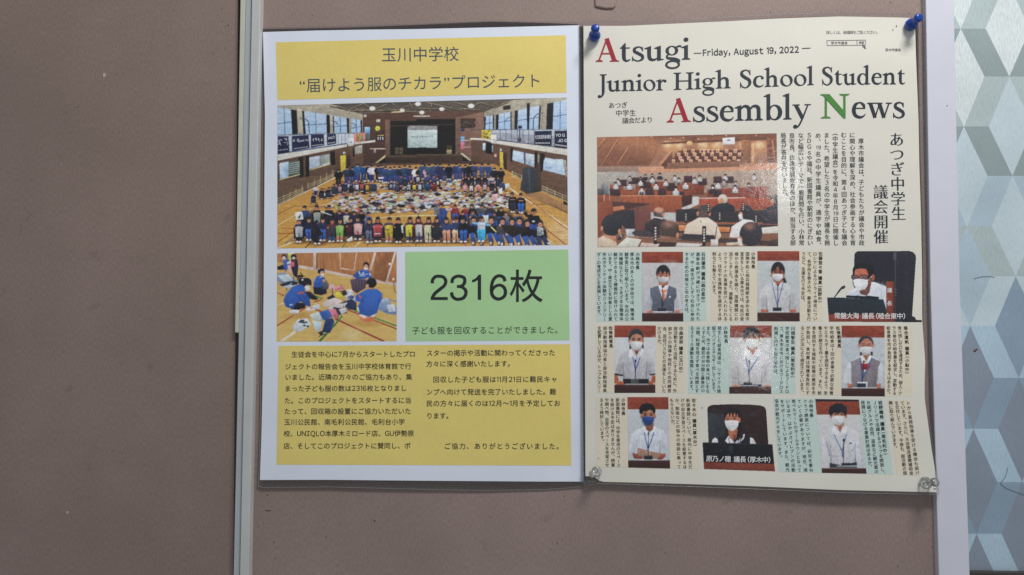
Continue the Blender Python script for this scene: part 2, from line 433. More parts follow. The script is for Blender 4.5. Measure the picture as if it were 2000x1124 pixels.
def serif_word(ink, s, x0, x1, ya, yb, cap):
    tot = sum(SERIF[c][0] for c in s); k = (x1 - x0) / tot; x = 0
    for c in s:
        w, parts = SERIF[c]
        for q, (v, f) in enumerate(parts):
            X = x0 + (x + v[:, 0]) * k
            Y = ya + (yb - ya) * (X - x0) / (x1 - x0) - v[:, 1] * cap / 100
            ink.add(np.c_[X, Y], f, z=q * 0.00002)
        x += w
FIGURES = {                                                     # the large sans figures, 70 wide and 100 high
 '2': [_stroke([(7.5, 66, 13), (9, 80, 13), (20, 92, 12.5), (35, 94, 12), (52, 90, 12.5), (61, 75, 13), (56, 58, 13), (40, 44, 13), (20, 28, 13), (10, 14, 13), (7.5, 4, 13)]), _pg((1, 0), (69, 0), (69, 11.5), (1, 11.5))],
 '3': [_stroke([(8, 68, 13), (12, 84, 13), (25, 93, 12), (40, 94, 12), (56, 88, 12.5), (59, 73, 13), (52, 60, 12.5), (40, 55, 11), (28, 54.5, 11)]), _stroke([(34, 54.5, 10), (50, 51, 11), (62, 40, 13), (63, 25, 13), (54, 11, 13), (38, 5.5, 12), (22, 7, 12), (10, 18, 13), (7, 32, 13)])],
 '1': [_pg((42, 0), (66, 0), (66, 100), (50, 100), (42, 88)), _stroke([(2, 74, 10), (22, 78, 11), (40, 86, 13), (52, 97, 10)])],
 '6': [_stroke([(62, 73, 13), (56, 88, 13), (40, 94.5, 12), (24, 89, 12.5), (12, 72, 13), (7.5, 45, 13.5), (11, 20, 13.5), (26, 6.5, 12.5), (44, 6, 12), (59, 16, 13), (63.5, 32, 13.5), (58, 49, 13), (44, 58, 11.5), (28, 56, 11.5), (15, 46, 11), (9, 34, 10)])],
}
def figure(ink, ch, box):
    for q, (v, f) in enumerate(FIGURES[ch]): ink.add(np.c_[box[0] + v[:, 0] / 70 * (box[2] - box[0]), box[3] - v[:, 1] / 100 * (box[3] - box[1])], f, z=q * 0.00002)
# ------------------------------------------------------------------ printed photographs: painted dot by dot from code
rng = np.random.RandomState(7)
SSAA = 2
class Photo:
    def __init__(s, x0, y0, x1, y1, base):
        s.x0, s.y0 = math.floor(x0) - 2, math.floor(y0) - 2
        s.w = int((math.ceil(x1) + 2 - s.x0) * SSAA); s.h = int((math.ceil(y1) + 2 - s.y0) * SSAA)
        s.a = np.tile(np.array(base, float), (s.h, s.w, 1)); s.T = (0, 0, 1); s.model = 0.30
    def _p(s, pts):
        p = np.array(pts, float); return (np.c_[s.T[0] + p[:, 0] * s.T[2], s.T[1] + p[:, 1] * s.T[2]] - [s.x0, s.y0]) * SSAA
    def _box(s, lo, hi):
        a = np.clip(np.floor(lo).astype(int) - 1, 0, [s.w, s.h]); b = np.clip(np.ceil(hi).astype(int) + 2, 0, [s.w, s.h])
        return a[0], a[1], b[0], b[1]
    def _put(s, b, m, col, al):
        x0, y0, x1, y1 = b
        v = s.a[y0:y1, x0:x1]; m = (m * al)[..., None]; col = np.array(col, float)
        if s.model and min(x1 - x0, y1 - y0) > 6:               # a photograph's continuous tone: each patch runs lighter to darker
            big = min(1.0, 60.0 / max(x1 - x0, y1 - y0)); g = s.model * (0.35 + 0.65 * big)
            t = (np.linspace(.5, -.5, y1 - y0)[:, None] * g + np.linspace(.5, -.5, x1 - x0)[None, :] * g * (.5 if rng.rand() < .5 else -.35))
            hh, ww = max(2, (y1 - y0) // 9 + 2), max(2, (x1 - x0) // 9 + 2); q = rng.randn(hh, ww) * g * .22
            yy = np.linspace(0, hh - 1.001, y1 - y0); xx = np.linspace(0, ww - 1.001, x1 - x0); yi, xi = yy.astype(int), xx.astype(int); fy, fx = (yy - yi)[:, None], (xx - xi)[None, :]
            t = t + (q[yi][:, xi] * (1 - fx) + q[yi][:, np.minimum(xi + 1, ww - 1)] * fx) * (1 - fy) + (q[np.minimum(yi + 1, hh - 1)][:, xi] * (1 - fx) + q[np.minimum(yi + 1, hh - 1)][:, np.minimum(xi + 1, ww - 1)] * fx) * fy
            col = col * (1 + t[..., None])
        s.a[y0:y1, x0:x1] = v * (1 - m) + col * m
    def soften(s, k=.5):
        """the slight blur of a print"""
        a = s.a
        for ax in (0, 1): a = a * (1 - k) + (np.roll(a, 1, ax) + np.roll(a, -1, ax)) * (k / 2)
        s.a = a
    def poly(s, pts, col, al=1.0):
        p = s._p(pts); b = s._box(p.min(0), p.max(0))
        if b[2] <= b[0] or b[3] <= b[1]: return
        X, Y = np.meshgrid(np.arange(b[0], b[2]) + 0.5, np.arange(b[1], b[3]) + 0.5)
        m = np.zeros(X.shape, bool); n = len(p)
        for i in range(n):
            (ax, ay), (bx, by) = p[i], p[(i + 1) % n]
            if ay == by: continue
            m ^= ((ay > Y) != (by > Y)) & (X < (bx - ax) * (Y - ay) / (by - ay) + ax)
        s._put(b, m.astype(float), col, al)
    def rect(s, x0, y0, x1, y1, col, al=1.0): s.poly([(x0, y0), (x1, y0), (x1, y1), (x0, y1)], col, al)
    def ell(s, cx, cy, rx, ry, col, al=1.0, ang=0.0, soft=0.0):
        c = s._p([(cx, cy)])[0]; k = s.T[2] * SSAA; r = max(rx, ry) * k * (1 + soft)
        b = s._box(c - r, c + r)
        if b[2] <= b[0] or b[3] <= b[1]: return
        X, Y = np.meshgrid(np.arange(b[0], b[2]) + 0.5 - c[0], np.arange(b[1], b[3]) + 0.5 - c[1])
        ca, sa = math.cos(ang), math.sin(ang)
        d = np.hypot((X * ca + Y * sa) / (rx * k), (-X * sa + Y * ca) / (ry * k))
        m = (d < 1).astype(float) if soft == 0 else np.clip((1 + soft - d) / (2 * soft), 0, 1)
        s._put(b, m, col, al)
    def line(s, pts, w, col, al=1.0):
        p = np.array(pts, float)
        for a, b in zip(p[:-1], p[1:]):
            d = b - a; L = np.hypot(*d)
            if L == 0: continue
            n = np.array([-d[1], d[0]]) / L * w / 2
            s.poly([a + n, b + n, b - n, a - n], col, al)
    def grad(s, pts, c0, c1, axis=1):
        """polygon filled with a run of tone from c0 to c1"""
        p = s._p(pts); b = s._box(p.min(0), p.max(0))
        keep = s.a.copy(); mo, s.model = s.model, 0; s.poly(pts, (-7, -7, -7)); s.model = mo
        X, Y = np.meshgrid(np.arange(s.w), np.arange(s.h))
        t = np.clip(((X, Y)[axis] - p[:, axis].min()) / max(np.ptp(p[:, axis]), 1), 0, 1)[..., None]
        g = np.array(c0, float) * (1 - t) + np.array(c1, float) * t
        ch = np.any(s.a != keep, axis=2)
        s.a = np.where(ch[..., None], g, keep)
    def noise(s, amp, cell=1.0, region=None, mono=True, streak=None):
        """film grain or wood figure"""
        sx, sy = (cell, cell) if streak is None else streak
        hh, ww = int(s.h / (sy * SSAA)) + 3, int(s.w / (sx * SSAA)) + 3
        g = rng.randn(hh, ww, 1 if mono else 3)
        yy = np.linspace(0, hh - 2.001, s.h); xx = np.linspace(0, ww - 2.001, s.w)
        yi, xi = yy.astype(int), xx.astype(int); fy = (yy - yi)[:, None, None]; fx = (xx - xi)[None, :, None]
        G = (g[yi][:, xi] * (1 - fx) + g[yi][:, xi + 1] * fx) * (1 - fy) + (g[yi + 1][:, xi] * (1 - fx) + g[yi + 1][:, xi + 1] * fx) * fy
        if region is not None:
            t = s.a.copy(); mo, s.model = s.model, 0; s.poly(region, (-999, 0, 0)); s.model = mo; m = (s.a[..., :1] == -999); s.a = t; G = G * m
        s.a = s.a * (1 + amp * G)
    def sample(s, px, py):
        X = (px - s.x0) * SSAA - 0.5; Y = (py - s.y0) * SSAA - 0.5
        acc = 0
        for dx in (-0.5, 0.5):
            for dy in (-0.5, 0.5):
                x = np.clip(X + dx, 0, s.w - 1.01); y = np.clip(Y + dy, 0, s.h - 1.01)
                xi, yi = x.astype(int), y.astype(int); fx, fy = (x - xi)[..., None], (y - yi)[..., None]
                xj, yj = np.minimum(xi + 1, s.w - 1), np.minimum(yi + 1, s.h - 1)
                acc = acc + (s.a[yi, xi] * (1 - fx) + s.a[yi, xj] * fx) * (1 - fy) + (s.a[yj, xi] * (1 - fx) + s.a[yj, xj] * fx) * fy
        return acc / 4
    def develop(s, c):
        c = (c - 112) * 1.13 + 112; c = np.where(c > 180, 180 + (c - 180) * .62, c)
        g = c @ np.array([.3, .59, .11]); c = g[:, None] + (c - g[:, None]) * .9
        return np.clip(c, 6, 236)
    def build(s, name, quad, sheet, mat, parent, h, outline=None, step=1.0):
        q = np.array(quad, float)
        nx = int(max(np.hypot(*(q[1] - q[0])), np.hypot(*(q[2] - q[3]))) / step) + 1
        ny = int(max(np.hypot(*(q[3] - q[0])), np.hypot(*(q[2] - q[1]))) / step) + 1
        u, v = np.meshgrid(np.linspace(0, 1, nx), np.linspace(0, 1, ny)); u, v = u[..., None], v[..., None]
        P = (q[0] * (1 - u) + q[1] * u) * (1 - v) + (q[3] * (1 - u) + q[2] * u) * v
        px, py = P[..., 0].ravel(), P[..., 1].ravel()
        idx = np.arange(nx * ny).reshape(ny, nx)
        F = np.stack([idx[1:, :-1], idx[1:, 1:], idx[:-1, 1:], idx[:-1, :-1]], -1).reshape(-1, 4)
        if outline is not None:
            cx, cyy = px[F].mean(1), py[F].mean(1); o = np.array(outline, float); m = np.zeros(len(F), bool)
            for i in range(len(o)):
                (ax, ay), (bx, by) = o[i], o[(i + 1) % len(o)]
                if ay != by: m ^= ((ay > cyy) != (by > cyy)) & (cx < (bx - ax) * (cyy - ay) / (by - ay) + ax)
            F = F[m]; used = np.unique(F); mp = np.zeros(nx * ny, int); mp[used] = np.arange(len(used)); F = mp[F]; px, py = px[used], py[used]
        return mesh_obj(name, sheet(px, py, h), F, mat, parent, colors=alb(s.develop(s.sample(px, py))))

SKIN = (190, 128, 100); HAIR = (38, 38, 44)
def jit(c, a=12): return tuple(np.clip(np.array(c) + rng.randint(-a, a + 1, 3), 0, 255))

# ---- the gymnasium group photograph
def paint_gym():
    p = Photo(541, 190, 1111, 487, (88, 68, 58))
    C, D, E, G = (530, 185, .15), (815, 185, .15), (530, 325, .15), (815, 325, .15)
    # far wall and side walls
    p.T = C
    p.poly([(60, 120), (1200, 90), (1200, 520), (60, 800)], (150, 143, 128))
    p.grad([(760, 120), (2000, 60), (2000, 255), (1190, 255)], (74, 70, 66), (98, 90, 82))
    p.T = D
    p.poly([(-10, 100), (1260, 60), (870, 230), (-10, 230)], (88, 82, 75))
    p.poly([(870, 230), (1250, 70), (1960, 30), (1960, 560), (860, 480)], (152, 145, 130))
    p.T = C
    p.grad([(1190, 250), (2010, 225), (2010, 900), (1190, 900)], (92, 66, 56), (70, 52, 46))
    p.T = D
    p.grad([(-10, 215), (865, 215), (865, 900), (-10, 900)], (96, 72, 62), (74, 54, 47))
    p.poly([(500, 300), (860, 230), (850, 860), (560, 860)], (122, 92, 80))
    p.poly([(565, 310), (760, 310), (755, 435), (565, 440)], (66, 52, 46))
    for k in range(26):
        x, y = 575 + rng.rand() * 170, 350 + rng.rand() * 75; p.rect(x, y, x + 14, y + 12, jit((92, 78, 72), 18))
    # roof trusses
    for T, segs in ((C, [(760, 150, 1190, 240), (850, 150, 1000, 205), (1000, 210, 1200, 120), (1200, 120, 1300, 190), (1080, 195, 1960, 235), (1340, 200, 1500, 130), (1560, 110, 1640, 165), (1650, 190, 1900, 120), (1800, 110, 1840, 200), (1000, 215, 1740, 205)]),
                    (D, [(-10, 185, 400, 195), (130, 110, 590, 215), (190, 120, 170, 230), (400, 150, 430, 110), (490, 105, 700, 165), (640, 190, 830, 110), (830, 110, 1010, 165), (1010, 170, 1180, 100), (560, 190, 830, 205)])):
        p.T = T
        for a, b, c, d in segs:
            p.line([(a, b), (c, d)], 20, (52, 47, 43)); p.line([(a, b - 5), (c, d - 5)], 9, (150, 133, 108))
    p.T = C
    for x, y, r in ((1315, 182, 38), (1705, 205, 32), (1905, 125, 34), (1960, 235, 30)): p.ell(x, y, r, r * .72, (225, 222, 215), soft=.15)
    p.line([(1560, 232), (1730, 222)], 16, (205, 185, 140)); p.line([(1855, 284), (2010, 284)], 12, (205, 200, 190))
    p.ell(1968, 374, 22, 22, (190, 170, 160))
    p.T = D
    for x, y, r in ((700, 150, 40), (320, 190, 34), (60, 235, 32), (15, 122, 34)): p.ell(x, y, r, r * .72, (228, 226, 220), soft=.15)
    p.line([(-10, 282), (165, 282)], 12, (208, 202, 192)); p.ell(66, 374, 22, 22, (190, 168, 160))
    # upper windows, left then right
    sky = (150, 182, 222)
    p.T = C
    for q in ([(80, 165), (250, 195), (275, 515), (80, 525)], [(415, 215), (730, 262), (730, 505), (440, 510)], [(800, 275), (990, 305), (985, 498), (815, 502)], [(1040, 312), (1170, 335), (1165, 495), (1045, 497)]):
        p.grad(q, (168, 190, 222), sky); a, b, c, d = [np.array(v, float) for v in q]
        p.line([(a + d) / 2 + [0, 35], (b + c) / 2 + [0, 0]], 8, (70, 90, 125)); p.line([(a + b) / 2, (c + d) / 2], 9, (75, 95, 128))
    for q in ([(255, 195), (330, 208), (345, 515), (272, 520)], [(400, 215), (425, 218), (448, 510), (418, 515)], [(715, 262), (760, 270), (765, 505), (722, 508)], [(980, 305), (1012, 312), (1022, 498), (988, 500)], [(796, 275), (812, 280), (822, 500), (806, 503)], [(1160, 333), (1180, 338), (1180, 495), (1165, 496)]):
        p.poly(q, (30, 30, 36))
    p.poly([(335, 180), (400, 195), (412, 515), (345, 515)], (168, 160, 142)); p.poly([(760, 260), (800, 270), (806, 503), (768, 505)], (166, 158, 140))
    p.line([(375, 308), (440, 315), (485, 355), (495, 500)], 11, (58, 62, 78)); p.line([(790, 345), (840, 355), (870, 400)], 9, (58, 62, 78)); p.line([(1035, 370), (1080, 380), (1100, 410)], 8, (58, 62, 78))
    p.line([(1015, 200), (1020, 560)], 16, (150, 142, 126))
    p.T = D
    for q in ([(890, 290), (1000, 270), (992, 455), (885, 455)], [(1050, 262), (1215, 222), (1218, 455), (1055, 455)], [(1310, 205), (1590, 145), (1580, 450), (1300, 455)], [(1775, 105), (1950, 65), (1955, 455), (1765, 455)]):
        p.grad(q, (172, 194, 226), (150, 180, 224)); a, b, c, d = [np.array(v, float) for v in q]
        p.line([(a + d) / 2 + [0, 10], (b + c) / 2], 9, (70, 90, 125)); p.line([(a + b) / 2, (c + d) / 2], 8, (78, 98, 130))
    for q in ([(870, 295), (895, 290), (885, 455), (868, 455)], [(1025, 265), (1060, 258), (1055, 455), (1025, 455)], [(1270, 215), (1312, 205), (1302, 455), (1265, 455)], [(1425, 115), (1468, 110), (1455, 460), (1430, 460)], [(1590, 145), (1610, 142), (1600, 455), (1575, 455)], [(1690, 120), (1775, 105), (1762, 455), (1680, 455)], [(985, 272), (1002, 270), (994, 455), (984, 455)], [(1213, 225), (1226, 222), (1226, 455), (1214, 455)]):
        p.poly(q, (32, 32, 38))
    p.line([(1640, 240), (1570, 250), (1515, 300), (1510, 450)], 11, (60, 64, 80)); p.line([(1230, 290), (1170, 310), (1145, 350)], 8, (60, 64, 80))
    p.poly([(1115, 150), (1215, 135), (1215, 190), (1120, 205)], (52, 50, 48)); p.rect(1312, 408, 1362, 442, (42, 42, 48))
    for x in (1618, 1640): p.line([(x, 60), (x - 20, 450)], 10, (140, 130, 112))
    # gallery rail and the white band below it
    p.T = C
    p.poly([(80, 530), (1225, 500), (1225, 590), (1000, 650), (80, 790)], (176, 186, 202))
    p.line([(80, 530), (1225, 500)], 9, (92, 98, 112))
    for x in np.arange(870, 1010, 45): p.line([(x, 508), (x + 4, 640)], 6, (96, 102, 116))
    p.poly([(80, 775), (985, 640), (985, 680), (80, 862)], (205, 202, 190)); p.poly([(1080, 625), (1355, 592), (1355, 618), (1080, 652)], (205, 200, 188))
    p.line([(80, 775), (985, 640)], 12, (48, 58, 92))
    for q in ([(82, 545), (222, 545), (235, 745), (82, 778)], [(265, 540), (485, 528), (497, 698), (270, 738)], [(512, 523), (682, 518), (690, 662), (516, 698)], [(722, 517), (838, 512), (848, 640), (726, 662)]):
        p.poly(q, (36, 42, 72))
    p.poly([(1068, 512), (1222, 495), (1225, 600), (1078, 628)], (212, 120, 116)); p.poly([(1100, 520), (1200, 505), (1200, 595), (1110, 612)], (150, 118, 70))
    for k in range(5): p.line([(1130 + k * 15, 520 + k * 3), (1165 + k * 10, 560), (1150 + k * 12, 600)], 7, (60, 50, 42) if k % 2 else (215, 200, 175))
    p.rect(1000, 568, 1075, 680, (205, 205, 206)); p.line([(1025, 622), (1052, 622)], 8, (60, 60, 70))
    p.poly([(1212, 425), (1285, 425), (1282, 500), (1212, 500)], (128, 176, 226)); p.rect(1228, 500, 1282, 585, (92, 108, 112))
    p.ell(1385, 442, 32, 32, (192, 200, 70)); p.ell(1385, 442, 8, 8, (70, 80, 40)); p.rect(1368, 322, 1418, 360, (200, 190, 172)); p.rect(1205, 262, 1238, 298, (190, 182, 168))
    p.rect(1368, 515, 1472, 605, (40, 36, 42)); p.rect(1380, 526, 1462, 540, (200, 180, 90))
    for x in (1388, 1418, 1450): p.line([(x, 552), (x + 3, 595)], 14, (196, 196, 200))
    p.rect(1490, 495, 1524, 575, (26, 24, 28)); p.rect(1435, 470, 1468, 500, (52, 52, 56))
    p.line([(1285, 706), (1485, 706)], 12, (196, 170, 155)); p.rect(1335, 715, 1360, 760, (180, 140, 165))
    p.T = D
    p.line([(700, 460), (1960, 455)], 7, (74, 84, 104)); p.poly([(830, 465), (1950, 455), (1950, 700), (1030, 590)], (172, 188, 212), .65)
    for x in np.arange(1080, 1540, 74): p.line([(x, 460), (x, 600 + (x - 1030) * .12)], 7, (74, 82, 100))
    p.line([(1332, 450), (1332, 570)], 8, (50, 52, 58)); p.ell(1332, 590, 24, 30, (66, 70, 78))
    p.poly([(690, 565), (860, 572), (1040, 600), (1960, 708), (1960, 795), (1040, 642), (860, 592), (690, 590)], (200, 196, 182))
    p.line([(1040, 592), (1960, 705)], 11, (66, 72, 92))
    p.poly([(835, 462), (962, 462), (960, 585), (838, 572)], (190, 165, 60))
    for k in range(22): p.ell(850 + rng.rand() * 100, 475 + rng.rand() * 95, 9, 8, jit(((60, 48, 40), (215, 190, 90), (120, 130, 70))[k % 3], 12))
    p.rect(960, 528, 1030, 648, (206, 204, 202)); p.line([(982, 586), (1006, 586)], 8, (60, 60, 70)); p.line([(930, 648), (950, 690), (970, 650)], 9, (188, 180, 178))
    p.poly([(1530, 478), (1752, 472), (1748, 668), (1530, 652)], (34, 38, 62)); p.poly([(1788, 475), (1960, 470), (1960, 708), (1785, 690)], (34, 38, 62))
    p.rect(562, 445, 612, 480, (40, 60, 92)); p.rect(512, 475, 546, 555, (24, 22, 26))
    p.rect(568, 548, 612, 625, (96, 150, 205)); p.rect(568, 625, 612, 710, (200, 110, 130)); p.line([(560, 600), (700, 598)], 10, (196, 172, 158)); p.line([(610, 684), (860, 684)], 10, (190, 165, 150))
    # stage
    p.T = C
    p.rect(1545, 345, 2010, 790, (34, 30, 30)); p.rect(1485, 330, 1548, 800, (110, 84, 72)); p.line([(1550, 408), (2010, 408)], 8, (80, 66, 62))
    p.poly([(1470, 790), (2010, 785), (2010, 820), (1470, 830)], (78, 66, 52)); p.rect(1470, 820, 2010, 890, (58, 44, 38))
    for x in (1615, 1670): p.rect(x, 690, x + 48, 780, (84, 74, 58))
    p.poly([(1345, 895), (1485, 785), (1485, 815), (1380, 895)], (188, 172, 126)); p.poly([(1485, 815), (1485, 890), (1380, 895)], (30, 26, 26))
    p.T = D
    p.rect(-10, 320, 498, 780, (32, 29, 30)); p.rect(498, 305, 560, 790, (112, 86, 74)); p.line([(-10, 400), (490, 390)], 9, (78, 64, 60))
    p.rect(-10, 780, 585, 885, (66, 50, 42)); p.line([(-10, 785), (585, 785)], 16, (92, 76, 60))
    p.rect(380, 660, 450, 780, (62, 56, 46)); p.rect(382, 720, 412, 778, (150, 132, 98)); p.rect(418, 720, 450, 778, (150, 132, 98))
    p.poly([(560, 765), (590, 765), (705, 855), (690, 870)], (186, 176, 148)); p.poly([(585, 800), (690, 870), (590, 865)], (28, 25, 26))
    p.T = C; p.grad([(1775, 420), (2010, 410), (2010, 695), (1775, 695)], (140, 140, 142), (178, 196, 194)); p.poly([(1775, 465), (2010, 462), (2010, 695), (1775, 692)], (172, 192, 192))
    p.T = D; p.poly([(-110, 405), (260, 410), (260, 462), (-110, 465)], (138, 136, 138)); p.poly([(-110, 465), (260, 460), (260, 692), (-110, 695)], (174, 194, 194)); p.ell(208, 625, 22, 22, (150, 160, 172)); p.ell(208, 625, 13, 13, (176, 194, 194))
    p.line([(20, 690), (120, 690)], 9, (52, 48, 46))
    # lower walls
    p.T = C
    p.poly([(80, 862), (985, 680), (1200, 640), (1200, 900), (820, 1070), (60, 1080)], (92, 70, 58))
    p.T = E; p.poly([(80, 190), (830, 80), (840, 130), (80, 500)], (98, 76, 62)); p.poly([(60, -60), (830, -60), (830, 90), (60, 200)], (94, 72, 60))
    p.T = C
    p.poly([(105, 930), (365, 870), (370, 1030), (110, 1090)], (168, 178, 190)); p.poly([(90, 920), (365, 862), (365, 875), (100, 935)], (200, 190, 150))
    p.rect(215, 905, 360, 1060, (70, 78, 80)); p.poly([(110, 930), (215, 905), (215, 1060), (110, 1090)], (158, 184, 222))
    for k in range(6): p.line([(225, 925 + k * 24), (360, 900 + k * 24)], 7, (170, 180, 165))
    p.line([(300, 890), (305, 1050)], 9, (196, 180, 110))
    p.poly([(495, 820), (755, 775), (760, 900), (495, 975)], (176, 190, 214)); p.poly([(625, 800), (755, 778), (760, 880), (630, 925)], (120, 132, 134))
    for k in range(5): p.line([(640, 815 + k * 22), (760, 790 + k * 22)], 6, (188, 186, 160))
    p.line([(495, 985), (765, 905)], 12, (190, 176, 120))
    for q in ([(350, 820), (415, 808), (420, 1070), (365, 1080)], [(445, 805), (490, 795), (495, 1070), (450, 1075)], [(770, 745), (825, 735), (832, 915), (780, 925)]): p.poly(q, (34, 30, 30))
    p.poly([(895, 800), (970, 785), (972, 980), (905, 1005)], (198, 168, 60)); p.rect(935, 748, 962, 775, (170, 205, 210)); p.poly([(975, 780), (1030, 770), (1030, 930), (975, 950)], (62, 48, 42))
    p.poly([(1085, 680), (1185, 660), (1185, 760), (1090, 780)], (170, 172, 160)); p.poly([(1060, 700), (1085, 695), (1085, 810), (1062, 815)], (30, 28, 30))
    for k in range(5): p.line([(1100 + k * 20, 680), (1102 + k * 20, 770)], 6, (110, 100, 88))
    p.T = E; p.poly([(105, -40), (225, -60), (225, 140), (115, 165)], (160, 186, 222)); p.poly([(225, -60), (370, -70), (370, 95), (225, 140)], (84, 92, 92))
    for k in range(6): p.line([(230, -30 + k * 26), (370, -55 + k * 26)], 7, (170, 182, 170))
    p.line([(100, 180), (375, 105)], 12, (196, 182, 128)); p.poly([(365, -70), (415, -70), (412, 120), (385, 155)], (32, 29, 30)); p.poly([(445, -70), (492, -70), (490, 100), (455, 130)], (32, 29, 30))
    p.T = D
    p.poly([(700, 590), (1960, 795), (1960, 1080), (1380, 1050), (960, 900), (700, 860)], (94, 70, 58)); p.T = G; p.poly([(1130, -90), (1965, -60), (1965, 470), (1600, 250), (1180, 60)], (98, 74, 60)); p.T = D
    p.rect(855, 635, 892, 728, (172, 196, 230)); p.poly([(890, 620), (980, 635), (980, 780), (890, 760)], (26, 24, 28)); p.rect(972, 660, 985, 750, (176, 192, 210))
    p.rect(1078, 708, 1096, 740, (178, 214, 216)); p.rect(1005, 778, 1034, 812, (200, 150, 130)); p.poly([(1072, 745), (1112, 750), (1135, 860), (1125, 1010), (1078, 1000)], (196, 168, 62)); p.poly([(1115, 760), (1165, 760), (1165, 1010), (1125, 1010)], (56, 42, 38))
    for q in ([(1245, 725), (1525, 785), (1525, 945), (1235, 850)], [(1665, 820), (1900, 868), (1905, 1040), (1640, 975)]): p.poly(q, (166, 190, 228))
    p.poly([(1385, 755), (1410, 760), (1410, 905), (1390, 900)], (84, 78, 76)); p.poly([(1415, 765), (1525, 790), (1525, 940), (1415, 905)], (168, 186, 204))
    for q in ([(1215, 690), (1250, 695), (1235, 870), (1212, 880)], [(1530, 740), (1562, 745), (1562, 970), (1530, 955)], [(1600, 760), (1660, 775), (1640, 960), (1600, 1025)]): p.poly(q, (30, 27, 28))
    p.poly([(1565, 780), (1590, 785), (1590, 960), (1568, 970)], (128, 118, 106))
    p.T = G; p.poly([(1640, -90), (1900, -90), (1925, 120), (1640, 50)], (166, 190, 226)); p.line([(1920, -80), (1945, 140)], 30, (150, 140, 124)); p.poly([(1590, -90), (1650, -90), (1630, 60), (1595, 100)], (30, 27, 28))
    # floor
    p.T = E
    p.grad([(80, 515), (830, 140), (1200, 0), (2010, -20), (2010, 1100), (60, 1110)], (176, 128, 66), (198, 146, 72))
    p.T = G
    p.grad([(-10, -20), (1000, -30), (1180, 60), (1600, 320), (1965, 470), (1980, 1100), (-10, 1110)], (176, 128, 66), (198, 146, 74))
    p.poly([(1340, 300), (1640, 350), (1965, 520), (1965, 620), (1400, 380)], (150, 112, 76)); p.ell(1850, 830, 190, 110, (214, 176, 140), .55, soft=.8); p.ell(1960, 960, 120, 130, (216, 180, 150), .5, soft=.8)
    p.noise(.05, streak=(9, 1.2))
    p.T = E
    for k in range(10): a, b = 80 + k * 80, 500 - k * 40; p.line([(a, b - 90), (a, b)], 7, (176, 168, 120))
    for k in range(3): p.line([(80, 425 + k * 30), (420, 285 + k * 22)], 7, (176, 168, 120)); p.line([(465, 245 + k * 22), (830, 98 + k * 20)], 6, (176, 168, 120))
    p.line([(80, 508), (830, 152)], 12, (196, 180, 160))
    for a, b, w, c in (((80, 770), (420, 575), 10, (218, 196, 160)), ((80, 630), (300, 520), 7, (88, 72, 50)), ((300, 520), (900, 530), 6, (110, 70, 50)), ((80, 875), (330, 875), 8, (140, 60, 44)), ((80, 990), (300, 840), 8, (140, 60, 44)), ((130, 810), (300, 810), 7, (140, 60, 44)), ((80, 1065), (330, 970), 12, (220, 210, 190)), ((180, 1010), (310, 900), 16, (120, 116, 118)), ((440, 1065), (560, 940), 12, (44, 50, 44)), ((920, 1060), (980, 980), 10, (60, 100, 56)), ((1090, 1055), (1150, 985), 14, (222, 205, 170)), ((1140, 985), (2010, 975), 11, (222, 205, 170)), ((1240, 1055), (1280, 980), 8, (160, 70, 50)), ((1320, 690), (1560, 655), 9, (222, 206, 165)), ((1560, 655), (2010, 640), 9, (222, 206, 165)), ((1880, 1050), (1915, 560), 8, (60, 110, 60)), ((500, 560), (900, 440), 8, (214, 190, 150))): p.line([a, b], w, c)
    p.T = G
    for a, b, w, c in (((-10, 975), (960, 978), 11, (222, 205, 170)), ((-10, 645), (280, 640), 9, (222, 206, 165)), ((1200, 285), (1960, 800), 13, (224, 208, 176)), ((1400, 400), (1960, 830), 8, (140, 70, 50)), ((1500, 495), (1740, 497), 7, (96, 74, 56)), ((1740, 497), (1960, 615), 9, (70, 62, 50)), ((1680, 820), (1930, 1020), 10, (140, 52, 44)), ((1560, 690), (1720, 860), 8, (140, 60, 46)), ((600, 990), (640, 1045), 9, (160, 66, 48)), ((1650, 860), (1920, 855), 5, (150, 90, 70)), ((270, 300), (380, 350), 8, (224, 208, 176)), ((1660, 930), (1790, 1020), 9, (220, 206, 180)), ((5, 560), (20, 660), 8, (70, 120, 70))): p.line([a, b], w, c)
    p.poly([(1375, 20), (1550, 20), (1610, 330), (1430, 360), (1340, 310)], (56, 60, 66)); p.poly([(1550, -40), (1600, -40), (1620, 320), (1560, 330)], (74, 58, 50)); p.line([(1450, 30), (1470, 350)], 20, (70, 78, 86))
    for k in range(3): p.line([(1230, 70 + k * 28), (1365, 130 + k * 28)], 7, (176, 168, 130)); p.line([(1620, 258 + k * 30), (1960, 400 + k * 32)], 7, (178, 172, 136))
    for x, y in ((1235, 100), (1360, 150), (1690, 310), (1790, 360), (1890, 410)): p.line([(x, y - 40), (x, y + 40)], 9, (180, 174, 138))
    p.poly([(1905, 450), (1960, 480), (1960, 510), (1900, 490)], (26, 24, 26))
    # heaps and spread of clothes
    pal = [(206, 200, 200), (200, 194, 198), (216, 212, 210), (196, 160, 166), (206, 182, 188), (60, 56, 66), (44, 42, 50), (38, 38, 44), (176, 186, 200), (190, 200, 190), (92, 88, 110), (190, 170, 110), (160, 180, 160), (176, 80, 82), (84, 66, 78), (196, 188, 166), (124, 136, 166), (210, 206, 206), (186, 180, 190)]
